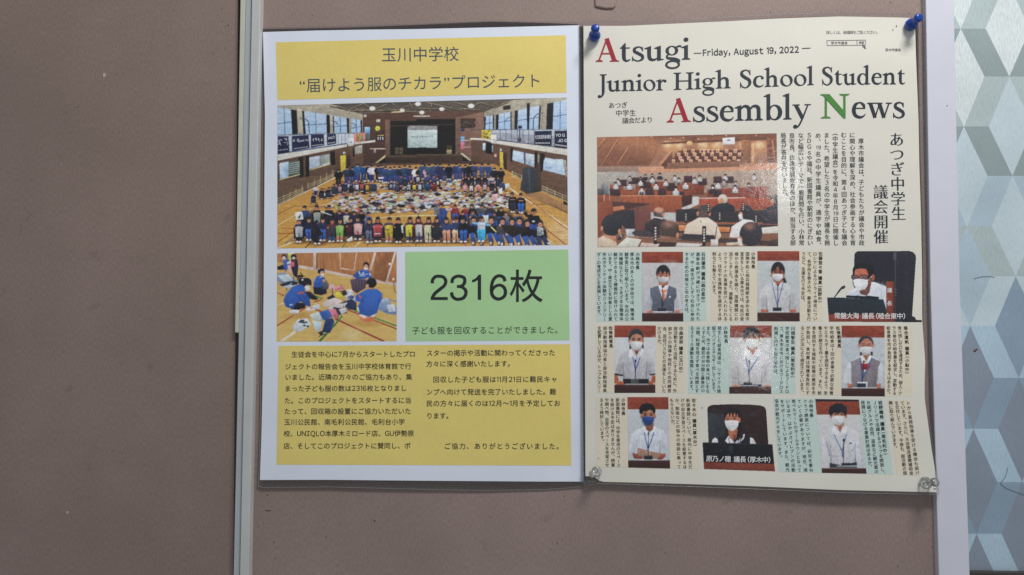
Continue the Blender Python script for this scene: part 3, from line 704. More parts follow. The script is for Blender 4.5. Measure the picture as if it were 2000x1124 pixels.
    for T, area, n, s0 in ((E, (1060, 345, 2010, 600), 300, 34), (G, (-10, 345, 900, 580), 260, 34), (E, (720, 330, 1060, 560), 120, 24), (G, (890, 340, 1190, 540), 130, 26), (G, (300, 130, 580, 320), 110, 22), (E, (1370, 165, 1600, 300), 60, 22)):
        p.T = T
        for k in range(n):
            x, y = area[0] + rng.rand() * (area[2] - area[0]), area[1] + rng.rand() * (area[3] - area[1])
            if T is G and s0 == 22 and abs(x - 440) > (y - 110) * .85: continue
            if T is E and s0 == 24 and x < 1040 - (y - 300) * 1.5: continue
            c = jit(pal[rng.randint(len(pal))], 10); r = s0 * (.55 + 1.0 * rng.rand() ** 2)
            a = rng.rand() * 3.1; m = rng.randint(5, 8)
            sh = [(x + r * (.6 + .5 * rng.rand()) * math.cos(a + q * 6.283 / m) * 1.3, y + r * (.6 + .5 * rng.rand()) * math.sin(a + q * 6.283 / m) * .58) for q in range(m)]
            p.poly([(u + 4, v + 5) for u, v in sh], (66, 52, 46), .5); p.poly(sh, c); p.line([sh[0], (x, y), sh[m // 2]], r * .14, tuple(np.array(c) * .8))
    BLUE = (54, 70, 112); NAVY = (42, 48, 80); BLK = (30, 30, 36)
    def stand(x, y, h, c, leg=None, arms=True):
        p.ell(x + h * .06, y + h * .99, h * .24, h * .06, (92, 62, 34), .65, soft=.5)
        x += rng.randn() * 6; y += rng.randn() * 7; h *= .93 + .16 * rng.rand(); w = h * .19; c = tuple(np.array(c) * (.72 + .4 * rng.rand()))
        p.line([(x - w * .45, y + h * .5), (x - w * .4, y + h * .98)], w * .75, leg or c); p.line([(x + w * .45, y + h * .5), (x + w * .4, y + h * .98)], w * .75, leg or c)
        p.poly([(x - w * .8, y + h * .16), (x + w * .8, y + h * .16), (x + w * .95, y + h * .58), (x - w * .95, y + h * .58)], c)
        p.line([(x - w * .9, y + h * .2), (x - w * 1.25, y + h * .42), (x - w * .5, y + h * .4)], w * .45, jit(c, 8)); p.line([(x + w * .9, y + h * .2), (x + w * 1.25, y + h * .42), (x + w * .5, y + h * .4)], w * .45, jit(c, 8))
        p.ell(x, y + h * .085, h * .075, h * .085, SKIN); p.ell(x, y + h * .05, h * .085, h * .07, HAIR); p.ell(x, y + h * .13, h * .05, h * .03, (196, 190, 190))
        for d in (-.4, .4): p.ell(x + w * d, y + h, w * .35, w * .22, (215, 212, 208))
    p.T = E
    for x, y, c in ((880, 40, BLK), (985, 10, BLUE), (1065, 0, (40, 52, 84)), (1120, -25, (54, 84, 142)), (1205, -25, (50, 76, 132)), (1280, -20, BLK), (1320, -15, (196, 196, 202)), (1380, -10, BLK), (1430, -15, (52, 78, 132)), (1485, 5, BLUE), (1550, 15, BLUE), (1615, 10, BLUE), (1655, 5, NAVY), (1745, -10, BLUE), (1810, 0, NAVY), (1880, 10, (196, 198, 204)), (1950, 10, BLK), (1995, -15, BLUE), (1990, 40, NAVY)): stand(x, y, 205, jit(c, 8), jit((44, 60, 112), 8) if c != BLK else BLK)
    p.T = G
    for x, y, c in ((30, 20, BLK), (85, -30, BLUE), (125, 5, (205, 150, 165)), (165, -25, BLUE), (195, 0, BLUE), (240, -30, BLUE), (285, 0, BLUE), (305, -35, NAVY), (345, 5, BLUE), (410, 10, (52, 78, 130)), (412, -30, BLK), (510, -40, BLUE), (560, -30, BLUE), (630, -20, NAVY), (690, -35, BLK), (755, -30, BLUE), (840, -30, BLUE), (930, -30, BLUE), (1015, 0, BLK), (1075, 25, BLK)): stand(x, y, 205, jit(c, 8), jit(c, 8))
    def sit(x, y, h, c, front=None, leg=(48, 52, 70), shoes=(225, 222, 220), hair=HAIR, round_=False):
        x += rng.randn() * h * .014; y += rng.randn() * h * .015; w = h * (.175 + .03 * rng.rand()); p.ell(x + h * .05, y + h * .92, h * .3, h * .1, (74, 50, 32), .7, soft=.5); c = tuple(np.array(c) * (.75 + .25 * rng.rand()))
        if front is not None: front = tuple(np.array(front) * (.84 + .1 * rng.rand()))
        p.poly([(x - w * .75, y + h * .25), (x + w * .75, y + h * .25), (x + w * 1.15, y + h * .42), (x + w * 1.1, y + h * .82), (x - w * 1.1, y + h * .82), (x - w * 1.15, y + h * .42)], c)
        p.line([(x - w * .4, y + h * .6), (x - w * .35, y + h * .92)], w * .62, leg); p.line([(x + w * .4, y + h * .6), (x + w * .35, y + h * .92)], w * .62, leg)
        p.line([(x - w * .95, y + h * .38), (x - w * .85, y + h * .58)], w * .5, jit(c, 9)); p.line([(x + w * .95, y + h * .38), (x + w * .85, y + h * .58)], w * .5, jit(c, 9))
        if front is not None:
            p.poly([(x - w * .8, y + h * .36), (x - w * .3, y + h * .33), (x + w * .3, y + h * .33), (x + w * .8, y + h * .36), (x + w * .72, y + h * .76), (x - w * .72, y + h * .76)], front)
            p.line([(x - w * .3, y + h * .4), (x - w * .2, y + h * .7)], w * .14, tuple(np.array(front) * .88))
            p.ell(x - w * .75, y + h * .4, w * .18, w * .16, SKIN); p.ell(x + w * .75, y + h * .4, w * .18, w * .16, SKIN)
        for d in (-.4, .4):                                      # bent knees in front of the body
            if front is None: p.ell(x + w * d, y + h * .6, w * .42, h * .1, tuple(np.clip(np.array(leg) * 1.12, 0, 255)))
        for d in (-.38, .38): p.ell(x + w * d + rng.randn() * w * .06, y + h * .95, w * .27, h * .048, shoes); p.ell(x + w * d, y + h * .985, w * .25, h * .016, (80, 66, 56))
        p.line([(x, y + h * .62), (x, y + h * .9)], w * .16, (36, 34, 40)); p.line([(x - w * 1.02, y + h * .45), (x - w * .98, y + h * .8)], w * .2, tuple(np.array(c) * .6)); p.line([(x + w * 1.02, y + h * .45), (x + w * .98, y + h * .8)], w * .2, tuple(np.array(c) * .6))
        a = rng.randn() * h * .015; p.ell(x + a, y + h * .13, h * .09, h * .11, HAIR)
        if round_: p.ell(x + a, y + h * .19, h * .095, h * .115, HAIR)
        p.ell(x + a, y + h * .175, h * .07, h * .085, jit(SKIN, 10)); p.ell(x + a, y + h * .08, h * .08, h * .055, HAIR); p.ell(x + a + h * .02, y + h * .06, h * .04, h * .02, (66, 66, 74), .6, soft=.6)
        p.line([(x - h * .035, y + h * .165), (x + h * .035, y + h * .165)], h * .018, (70, 48, 42)); p.line([(x - h * .02, y + h * .215), (x + h * .02, y + h * .215)], h * .014, (140, 70, 64))
    # figures packed between the ones picked out above and below
    for T, pts in ((E, [(930, 205), (1010, 190), (1075, 200), (1145, 185), (1215, 215), (1290, 205), (1560, 190), (1605, 195), (1680, 185), (1755, 180), (1820, 185), (1900, 180), (1975, 150), (840, 235), (775, 280), (690, 300)]), (G, [(60, 190), (170, 180), (260, 150), (600, 150), (670, 150), (750, 150), (840, 150), (920, 150), (1000, 150), (1010, 240)])):
        p.T = T
        for x, y in pts:
            c = jit(((38, 38, 46), (44, 48, 72), (60, 56, 62), (52, 70, 118))[rng.randint(4)], 8); p.poly([(x - 34, y + 40), (x - 20, y + 22), (x + 20, y + 22), (x + 36, y + 44), (x + 44, y + 120), (x - 42, y + 122)], c); p.ell(x, y + 8, 17, 20, HAIR); p.ell(x, y + 14, 12, 14, jit(SKIN, 12)); p.ell(x + rng.randn() * 8, y + 70, 16, 26, jit(pal[rng.randint(len(pal))], 8), .8)
    # second row seated behind the heaps
    p.T = E
    for x, y, c, f in ((575, 240, (200, 196, 190), None), (655, 280, BLK, None), (740, 265, BLK, None), (810, 225, (70, 78, 72), None), (890, 215, BLK, (205, 150, 160)), (955, 200, NAVY, None), (1035, 215, BLK, (46, 46, 54)), (1110, 195, BLK, (205, 200, 204)), (1180, 185, BLK, (196, 90, 84)), (1250, 200, BLK, (208, 178, 60)), (1340, 190, BLUE, None), (1640, 200, BLK, (88, 88, 104)), (1690, 110, BLUE, None), (1720, 190, (110, 44, 50), (196, 192, 198)), (1785, 190, BLK, (196, 204, 204)), (1740, 130, NAVY, None), (1860, 190, BLK, (206, 178, 66)), (1915, 90, (110, 46, 52), None), (1940, 190, BLK, (216, 214, 216))): sit(x, y, 155, jit(c, 8), f)
    p.poly([(1390, 145), (1460, 140), (1470, 160), (1400, 170)], (205, 205, 222))
    p.T = G
    for x, y, c, f in ((10, 90, BLK, (190, 190, 196)), (35, 185, BLK, (214, 214, 220)), (125, 95, BLUE, None), (130, 190, (52, 78, 130), None), (220, 110, BLUE, None), (220, 195, (120, 48, 54), (128, 52, 58)), (630, 120, BLK, None), (710, 115, BLK, None), (800, 110, BLK, None), (880, 110, BLK, None), (962, 110, (200, 192, 192), None), (1060, 130, NAVY, None), (1105, 180, BLUE, None), (620, 205, (200, 130, 140), (216, 160, 172)), (705, 205, BLK, (226, 224, 222)), (790, 205, (214, 170, 170), (220, 130, 112)), (880, 190, (80, 76, 84), (212, 168, 176)), (970, 190, BLK, None)): sit(x, y, 155, jit(c, 8), f)
    p.poly([(1140, 230), (1195, 222), (1205, 285), (1150, 290)], (196, 196, 190))
    p.poly([(970, 370), (1050, 355), (1045, 430), (985, 460)], (212, 158, 170)); p.poly([(1060, 300), (1105, 280), (1110, 350), (1070, 360)], (224, 222, 224)); p.poly([(1030, 440), (1090, 420), (1100, 460), (1040, 470)], (226, 224, 222))
    for x, y, c in ((1240, 330, BLK), (1350, 345, BLK)): sit(x, y, 280, c, None, leg=(46, 86, 160) if x > 1300 else (44, 46, 58)); p.line([(x - 30, y + 105), (x + 30, y + 105)], 12, SKIN)
    p.T = E
    sit(545, 345, 150, NAVY, None)
    # the shaded gaps between the nearer rows
    for T, pts in ((E, [(430, 740, 70, 100), (540, 720, 90, 130), (680, 740, 90, 120), (830, 760, 90, 100), (960, 740, 90, 110), (1080, 740, 90, 110), (1200, 740, 80, 120), (900, 650, 120, 60), (1050, 650, 120, 60)]), (G, [(330, 800, 60, 110), (560, 760, 90, 130), (680, 700, 90, 130), (800, 640, 120, 90), (930, 640, 120, 90), (1060, 650, 120, 100), (1180, 720, 110, 110), (1330, 760, 110, 110), (1480, 800, 110, 120), (1600, 860, 90, 100)])):
        p.T = T
        for x, y, a, b in pts: p.ell(x, y, a * .8, b, (40, 40, 50), .92, soft=.25)
    p.T = E
    # nearer rows
    for x, y, h, c, f in ((440, 500, 300, BLUE, None), (600, 495, 320, BLK, (150, 158, 152)), (745, 500, 300, BLK, None), (890, 560, 250, NAVY, None), (980, 560, 250, NAVY, (205, 200, 180)), (1075, 575, 250, NAVY, None), (1170, 565, 250, BLK, None), (1265, 585, 280, (100, 116, 146), (112, 132, 166))): sit(x, y, h, c, f, leg=(34, 34, 42), shoes=(60, 60, 66))
    p.poly([(310, 605), (400, 600), (420, 690), (320, 700)], (218, 218, 216)); p.poly([(345, 660), (385, 620), (370, 670)], (34, 34, 40)); p.line([(640, 590), (790, 640)], 14, (180, 190, 196))
    for x, y, c, f, lg in ((360, 675, NAVY, (196, 200, 206), BLK), (485, 645, NAVY, None, (54, 84, 150)), (590, 700, (52, 48, 46), None, BLK), (665, 650, NAVY, None, (54, 84, 150)), (790, 670, (110, 52, 56), (70, 66, 74), (60, 90, 140)), (890, 660, (70, 66, 72), (140, 190, 92), SKIN), (1015, 650, BLK, (84, 40, 50), (70, 66, 74)), (1115, 640, NAVY, (222, 162, 158), (56, 52, 62))): sit(x, y, 330, c, f, leg=lg)
    p.poly([(970, 960), (1050, 915), (1060, 965), (1000, 985)], (220, 216, 218)); p.line([(560, 740), (640, 900)], 60, (34, 36, 46))
    for k in range(4): p.line([(325, 795 + k * 26), (400, 793 + k * 26)], 8, (120, 122, 130))
    p.poly([(320, 600), (400, 595), (420, 690), (330, 705)], (220, 220, 218)); p.poly([(350, 665), (390, 615), (375, 668), (355, 690)], (34, 34, 40))
    for x, c, f, lg, rd in ((1275, (62, 60, 84), None, (92, 96, 120), 1), (1385, (64, 58, 88), (200, 84, 84), (60, 40, 48), 1), (1525, (66, 62, 92), (208, 180, 52), SKIN, 0), (1650, (36, 36, 42), (34, 34, 40), (36, 36, 42), 0), (1800, (64, 62, 86), (214, 206, 62), (66, 70, 96), 1), (1920, (104, 46, 56), (184, 186, 190), (70, 76, 104), 1)): sit(x, 650, 350, c, f, leg=lg, round_=rd)
    p.line([(1490, 830), (1535, 828)], 10, (60, 60, 50)); p.line([(1345, 880), (1420, 878)], 12, (226, 214, 214)); p.line([(1700, 770), (1710, 870)], 22, (212, 212, 214)); p.line([(1745, 790), (1735, 840)], 12, (40, 40, 48))
    p.T = G
    for x, y, h, c, f in ((310, 480, 300, (58, 70, 110), None), (490, 485, 250, (140, 50, 60), None), (620, 500, 250, (130, 48, 58), None), (715, 480, 260, BLK, None), (840, 480, 250, (84, 84, 92), None), (940, 475, 260, (52, 50, 58), None), (1090, 515, 260, BLK, None), (720, 560, 260, (90, 88, 100), (128, 124, 132)), (590, 575, 240, BLK, None), (1010, 590, 240, (52, 52, 58), None), (1150, 590, 240, (130, 120, 116), None), (1310, 590, 260, (66, 76, 104), None), (1510, 540, 420, BLK, None)): sit(x, y, h, c, f, leg=(48, 70, 128))
    p.poly([(220, 545), (285, 540), (290, 640), (215, 635)], (112, 112, 124)); p.poly([(330, 560), (400, 600), (380, 640), (330, 620)], (52, 76, 134)); p.poly([(845, 640), (925, 638), (930, 735), (885, 740)], (196, 200, 190))
    p.line([(1400, 600), (1430, 655), (1500, 640)], 40, BLK); p.line([(1495, 718), (1530, 720)], 18, (206, 216, 226)); p.line([(1020, 560), (1035, 590)], 16, (205, 190, 110))
    for x, c, f, lg, rd in ((20, (104, 46, 56), (184, 186, 190), (70, 76, 104), 1), (150, (106, 46, 58), (208, 206, 160), (190, 180, 150), 1), (262, (48, 48, 58), (52, 50, 58), (44, 44, 52), 1), (388, (62, 74, 118), None, SKIN, 1), (505, (60, 72, 116), None, (214, 160, 128), 0), (605, (34, 34, 42), None, (50, 84, 150), 0)): sit(x, 650, 350, c, f, leg=lg, round_=rd)
    for x, y, c, j in ((735, 650, BLK, (52, 88, 158)), (965, 650, BLK, (48, 84, 158)), (1110, 665, (66, 62, 70), (60, 76, 120)), (1235, 670, (198, 196, 196), (52, 86, 152)), (1330, 660, (64, 64, 88), (52, 86, 152)), (1435, 690, BLK, (52, 84, 146)), (1600, 700, BLK, (52, 62, 100))):
        p.poly([(x - 75, y + 130), (x + 75, y + 130), (x + 95, y + 230), (x - 85, y + 230)], c)
        p.line([(x - 30, y + 220), (x + 5, y + 350)], 62, j); p.line([(x + 40, y + 220), (x + 105, y + 345)], 62, tuple(np.array(j) * .92))
        for d in (0, 105): p.ell(x + d, y + 358, 30, 30, (92, 62, 54)); p.ell(x + d - 8, y + 352, 14, 20, (214, 208, 204))
        p.ell(x, y + 45, 40, 48, HAIR); p.ell(x, y + 68, 29, 34, SKIN); p.line([(x - 14, y + 64), (x + 14, y + 64)], 6, (66, 46, 42)); p.line([(x - 9, y + 84), (x + 9, y + 84)], 5, (206, 150, 130))
    sit(830, 640, 360, (62, 70, 100), None, leg=(58, 150, 206))
    p.poly([(720, 735), (790, 730), (880, 730), (955, 765), (945, 780), (885, 770), (880, 825), (790, 825), (785, 765), (720, 750)], (92, 160, 216)); p.poly([(785, 735), (882, 735), (882, 825), (788, 825)], (176, 190, 206)); p.line([(810, 770), (860, 768)], 8, (110, 130, 160))
    p.poly([(790, 825), (888, 825), (885, 965), (845, 965), (838, 870), (830, 965), (795, 965)], (62, 156, 212))
    p.poly([(1090, 760), (1420, 800), (1400, 850), (1240, 930), (1130, 850)], (44, 38, 38)); p.poly([(1560, 790), (1640, 805), (1650, 900), (1560, 910)], (150, 160, 160))
    for k in range(14): x, y = 1570 + rng.rand() * 70, 810 + rng.rand() * 90; p.ell(x, y, 8, 6, (70, 76, 80))
    p.line([(960, 790), (1030, 860)], 16, (190, 205, 120)); p.poly([(1700, 990), (1760, 1020), (1740, 1028), (1690, 1010)], (214, 208, 200))
    p.soften(); p.noise(.045, 1.0); p.noise(.04, 2.2)
    return p

# ---- two small portraits' worth of repeated anatomy: a speaker at a lectern
def eye(p, x, y, w, c=(58, 40, 36)): p.ell(x, y, w, w * .42, c); p.line([(x - w * 1.2, y - w * 1.3), (x + w * 1.2, y - w * 1.35)], w * .35, (60, 44, 40))
def backdrop(p, x0, x1, y0, yb, y1, ybot, wall=(172, 178, 184), dark_top=0):
    p.rect(x0 - 30, y0 - 30, x1 + 60, yb, (132, 62, 46)); p.noise(.07, streak=(7, .9))
    if dark_top: p.rect(x0 - 30, y0 - 30, x1 + 60, y0 + dark_top, (40, 38, 44))
    p.grad([(x0 - 30, yb), (x1 + 60, yb), (x1 + 60, y1), (x0 - 30, y1)], wall, tuple(np.array(wall) * .93))
    p.line([(x0 - 30, yb + 3), (x1 + 60, yb + 3)], 7, tuple(np.array(wall) * 1.1))
    for k in range(26):
        x, y, r = x0 + rng.rand() * (x1 - x0), yb + rng.rand() * (y1 - yb), 20 + 50 * rng.rand()
        p.ell(x, y, r, r * .8, tuple(np.array(wall) * (.95 + .1 * rng.rand())), .35, soft=.7)
def lectern(p, x0, x1, y1, ybot, mic=None, box=True, micx=None, boxcol=(34, 36, 42)):
    p.rect(x0 - 30, y1, x1 + 60, ybot + 40, (62, 36, 34)); p.line([(x0 - 30, y1 + 6), (x1 + 60, y1 + 6)], 10, (80, 50, 46))
def head(p, x, y, w, h, skin, mask, my, hair=HAIR, ears=True):
    """x,y centre of the face; w,h its half sizes; my = top of the mask"""
    if ears: p.ell(x - w * 1.02, y + h * .1, w * .16, h * .2, tuple(np.array(skin) * .86)); p.ell(x + w * 1.02, y + h * .1, w * .16, h * .2, tuple(np.array(skin) * .86))
    skin = tuple(np.array(skin) * .88); p.ell(x, y, w, h, skin); p.ell(x - w * .05, y - h * .6, w * .85, h * .35, tuple(np.array(skin) * .74), .6, soft=.7); p.ell(x + w * .25, y - h * .1, w * .6, h * .7, tuple(np.clip(np.array(skin) * 1.08, 0, 255)), .6, soft=.6)
    eye(p, x - w * .42, my - h * .2, w * .19); eye(p, x + w * .42, my - h * .2, w * .19)
    p.line([(x - w * .04, my - h * .16), (x - w * .08, my)], w * .12, tuple(np.array(skin) * .88))
    m = [(x - w * .9, my + h * .02), (x - w * .3, my - h * .06), (x + w * .3, my - h * .06), (x + w * .9, my + h * .02), (x + w * .86, my + h * .42), (x + w * .42, my + h * .82), (x, my + h * .93), (x - w * .42, my + h * .82), (x - w * .86, my + h * .42)]
    p.poly(m, mask); d = tuple(np.array(mask) * .87)
    p.ell(x, my - h * .28, w * .8, h * .1, tuple(np.array(skin) * .72), .55, soft=.8); p.ell(x - w * .55, my + h * .3, w * .35, h * .4, tuple(np.array(mask) * .82), .6, soft=.8); p.ell(x, my + h * .78, w * .5, h * .16, tuple(np.array(mask) * .74), .7, soft=.8)
    for q in (.22, .42, .6): p.line([(x - w * (.8 - q * .3), my + h * q), (x, my + h * (q + .05)), (x + w * (.8 - q * .3), my + h * q)], h * .035, d)
    p.line([(x - w * .9, my + h * .06), (x - w * 1.02, my)], w * .06, d); p.line([(x + w * .9, my + h * .06), (x + w * 1.02, my)], w * .06, d)
def collar(p, x, y, w, shirt, skin):
    p.poly([(x - w, y - w * .9), (x, y + w * .9), (x - w * 1.35, y + w * .7), (x - w * 1.25, y - w * .3)], tuple(np.clip(np.array(shirt) * 1.06, 0, 255)))
    p.poly([(x + w, y - w * .9), (x, y + w * .9), (x + w * 1.35, y + w * .7), (x + w * 1.25, y - w * .3)], tuple(np.clip(np.array(shirt) * 1.04, 0, 255)))
    p.line([(x - w * 1.3, y + w * .7), (x, y + w * .9)], w * .07, tuple(np.array(shirt) * .75)); p.line([(x + w * 1.3, y + w * .7), (x, y + w * .9)], w * .07, tuple(np.array(shirt) * .75))
def torso(p, pts, shirt, folds=9):
    p.poly(pts, shirt); a = np.array(pts, float); lo, hi = a.min(0), a.max(0); sh = np.array(shirt, float); cx = (lo[0] + hi[0]) / 2; W_, H_ = hi - lo
    for sd in (-1, 1):                                           # sleeves turn away from the lamps, armpit folds, placket
        p.line([(cx + sd * W_ * .3, lo[1] + H_ * .42), (cx + sd * W_ * .27, lo[1] + H_ * .95)], 13, tuple(sh * .7)); p.line([(cx + sd * W_ * .3, lo[1] + H_ * .42), (cx + sd * W_ * .2, lo[1] + H_ * .6)], 9, tuple(sh * .78))
        p.ell(cx + sd * W_ * .36, lo[1] + H_ * .62, W_ * .05, H_ * .26, tuple(sh * .84), .7, soft=.7); p.line([(cx + sd * W_ * .17, lo[1] + H_ * .62), (cx + sd * W_ * .12, lo[1] + H_ * .92)], 9, tuple(sh * .83))
    p.line([(cx, lo[1] + H_ * .25), (cx, hi[1])], 6, tuple(sh * .82))
    for k in range(folds):
        x, y = lo[0] + (hi[0] - lo[0]) * (.2 + .6 * rng.rand()), lo[1] + (hi[1] - lo[1]) * (.3 + .6 * rng.rand())
        p.ell(x, y, 14 + 18 * rng.rand(), 50 + 60 * rng.rand(), tuple(np.array(shirt) * (.88 + .2 * rng.rand())), .4, ang=rng.randn() * .3, soft=.8)
def lanyard(p, xa, xb, ya, xm, ym, w=9, c=(48, 78, 140)):
    p.line([(xa, ya), (xm, ym)], w, c); p.line([(xb, ya), (xm, ym)], w, c); p.line([(xm, ym - 20), (xm, ym + 40)], w * 1.2, tuple(np.array(c) * .8))
def mic(p, x, y0, y1, hw=13):
    p.line([(x, y0), (x - 3, y1)], 8, (34, 36, 42)); p.ell(x, y0, hw, hw * 1.3, (26, 26, 32))
def desk_box(p, x0, y0, x1, y1): p.rect(x0, y0, x1, y1, (36, 38, 46)); p.line([(x0, y0 + 8), (x1, y0 + 8)], 8, (66, 70, 80)); p.line([(x0 - 60, y1 + 4), (x1 + 90, y1 + 4)], 10, (196, 202, 208))
def finish(p):
    p.soften(.6); p.noise(.045, 1.0); p.noise(.03, 2.5); return p
WHITE = (180, 180, 189); MASK = (188, 190, 194)

def paint_p1():
    p = Photo(1253, 492, 1335, 629, (170, 170, 170)); p.T = (1150, 480, .14237); backdrop(p, 727, 1292, 85, 238, 930, 1040, (178, 176, 178))
    p.ell(1020, 385, 97, 120, HAIR); p.rect(960, 480, 1085, 580, (158, 92, 70)); torso(p, [(960, 545), (850, 590), (790, 640), (740, 890), (860, 920), (1180, 920), (1285, 880), (1240, 650), (1195, 590), (1090, 545)], WHITE)
    p.poly([(838, 590), (950, 548), (1020, 760), (1100, 548), (1200, 592), (1205, 700), (1172, 760), (1172, 920), (865, 920), (872, 760), (845, 690)], (88, 92, 106)); p.poly([(960, 545), (1090, 545), (1060, 700), (1022, 770), (1000, 700)], (206, 204, 210)); p.poly([(985, 520), (1070, 520), (1028, 580)], (158, 92, 70))
    p.poly([(985, 600), (1028, 615), (1075, 600), (1062, 635), (1040, 640), (1042, 740), (1020, 770), (1006, 740), (1010, 640), (992, 632)], (206, 100, 60)); p.ell(1113, 705, 12, 12, (220, 222, 226))
    p.line([(990, 740), (1005, 850)], 9, (40, 56, 96)); p.line([(1045, 740), (1005, 850)], 9, (40, 56, 96))
    head(p, 1022, 420, 82, 100, (186, 122, 98), MASK, 425); p.poly([(925, 400), (930, 330), (985, 270), (1060, 270), (1110, 330), (1115, 400), (1095, 350), (1070, 395), (1045, 345), (1010, 400), (985, 340), (960, 395), (945, 350)], HAIR)
    for x in (985, 1060): p.ell(x, 412, 36, 22, (150, 78, 70)); p.ell(x, 412, 29, 16, (176, 122, 104)); eye(p, x, 412, 15)
    mic(p, 1012, 565, 860); p.poly([(790, 890), (865, 890), (865, 925), (800, 925)], (186, 116, 96)); p.poly([(1180, 890), (1245, 880), (1250, 925), (1185, 925)], (186, 116, 96)); desk_box(p, 945, 862, 1060, 905); p.ell(985, 910, 120, 8, (214, 216, 220)); lectern(p, 727, 1292, 928, 1040)
    return finish(p)
def paint_p2():
    p = Photo(1478, 490, 1563, 629, (170, 170, 170)); p.T = (1380, 480, .14237); backdrop(p, 697, 1277, 75, 212, 920, 1040, (172, 178, 180))
    p.ell(980, 350, 95, 128, HAIR); p.poly([(1040, 450), (1075, 440), (1100, 510), (1060, 515)], HAIR); p.rect(920, 460, 1045, 560, (150, 84, 62)); torso(p, [(915, 500), (810, 545), (750, 610), (700, 850), (760, 880), (850, 905), (1100, 905), (1190, 880), (1262, 840), (1200, 610), (1140, 545), (1050, 505)], (181, 181, 185), 12)
    collar(p, 980, 560, 62, WHITE, SKIN); p.poly([(930, 480), (1035, 480), (978, 570)], (150, 84, 62)); head(p, 975, 400, 82, 105, (168, 96, 76), (200, 202, 204), 395); p.poly([(888, 380), (895, 290), (950, 235), (1020, 240), (1070, 300), (1072, 380), (1050, 345), (990, 330), (1000, 270), (965, 275), (955, 330), (905, 355)], HAIR)
    for x in (940, 1010): eye(p, x, 362, 17)
    lanyard(p, 898, 1052, 505, 970, 830); mic(p, 978, 548, 850, 11); p.poly([(745, 870), (850, 885), (850, 915), (745, 912)], (178, 96, 78)); p.poly([(1140, 880), (1225, 870), (1232, 912), (1145, 915)], (178, 96, 78)); desk_box(p, 908, 850, 1030, 900); lectern(p, 697, 1277, 920, 1040)
    return finish(p)
def paint_p4():
    p = Photo(1199, 635, 1282, 769, (170, 170, 170)); p.T = (1150, 625, .14237); backdrop(p, 352, 922, 78, 242, 890, 1003, (190, 194, 198))
    p.ell(650, 230, 100, 108, (50, 50, 56)); p.poly([(560, 330), (590, 340), (585, 395), (555, 405)], HAIR); p.poly([(720, 330), (748, 335), (755, 390), (730, 390)], HAIR); p.rect(600, 380, 715, 470, (120, 76, 58))
    torso(p, [(590, 400), (470, 455), (420, 520), (355, 740), (460, 770), (470, 830), (830, 830), (835, 750), (912, 740), (880, 520), (830, 460), (720, 395)], (167, 165, 172), 14); p.poly([(470, 810), (820, 810), (830, 885), (465, 885)], (32, 30, 34))
    collar(p, 655, 470, 80, (196, 194, 202), SKIN); p.poly([(610, 400), (705, 395), (655, 490)], (120, 76, 58)); head(p, 652, 285, 92, 122, (196, 138, 110), (202, 204, 206), 305, ears=True); p.poly([(545, 300), (545, 220), (590, 150), (660, 128), (720, 160), (745, 230), (748, 280), (720, 215), (660, 190), (600, 210), (565, 260)], (50, 50, 56))
    for x in (612, 690): eye(p, x, 275, 17)
    lanyard(p, 600, 708, 505, 640, 690, 11, (44, 76, 160)); mic(p, 640, 565, 830); p.line([(362, 750), (380, 870), (480, 885)], 70, (158, 84, 58)); p.line([(900, 765), (880, 860), (830, 885)], 66, (158, 84, 58)); p.line([(352, 745), (470, 765)], 22, (34, 32, 38)); p.line([(835, 755), (915, 745)], 18, (34, 32, 38))
    p.rect(575, 790, 690, 880, (150, 156, 160), .35); p.line([(500, 880), (820, 880)], 9, (120, 124, 130)); lectern(p, 352, 922, 893, 1003)
    return finish(p)
def paint_p5():
    p = Photo(1423, 635, 1508, 771, (170, 170, 170)); p.T = (1380, 625, .14237); backdrop(p, 310, 900, 78, 245, 918, 1015, (188, 188, 184))
    p.ell(620, 205, 112, 112, (36, 36, 44)); p.rect(560, 370, 695, 480, (150, 84, 62)); torso(p, [(545, 410), (410, 490), (370, 560), (312, 780), (350, 830), (345, 900), (480, 905), (800, 910), (870, 905), (885, 800), (870, 540), (820, 480), (710, 405)], (183, 180, 181), 16); collar(p, 628, 470, 88, (208, 206, 208), SKIN); p.poly([(575, 390), (690, 385), (632, 490)], (152, 84, 62))
    head(p, 625, 260, 95, 135, (196, 140, 112), (210, 212, 210), 272); p.poly([(505, 270), (492, 180), (540, 110), (620, 92), (700, 120), (730, 180), (725, 270), (700, 215), (660, 185), (640, 235), (600, 170), (560, 240), (535, 250)], (36, 36, 44))
    for x in (580, 655): eye(p, x, 240, 17)
    lanyard(p, 538, 715, 505, 578, 720, 12, (46, 86, 142)); mic(p, 588, 572, 860, 14); p.poly([(350, 895), (450, 890), (460, 920), (350, 920)], (196, 130, 108)); p.poly([(780, 900), (860, 890), (880, 920), (790, 920)], (196, 130, 108)); p.poly([(455, 890), (750, 890), (755, 920), (455, 920)], (44, 46, 58)); desk_box(p, 505, 860, 620, 900); lectern(p, 310, 900, 920, 1015)
    return finish(p)
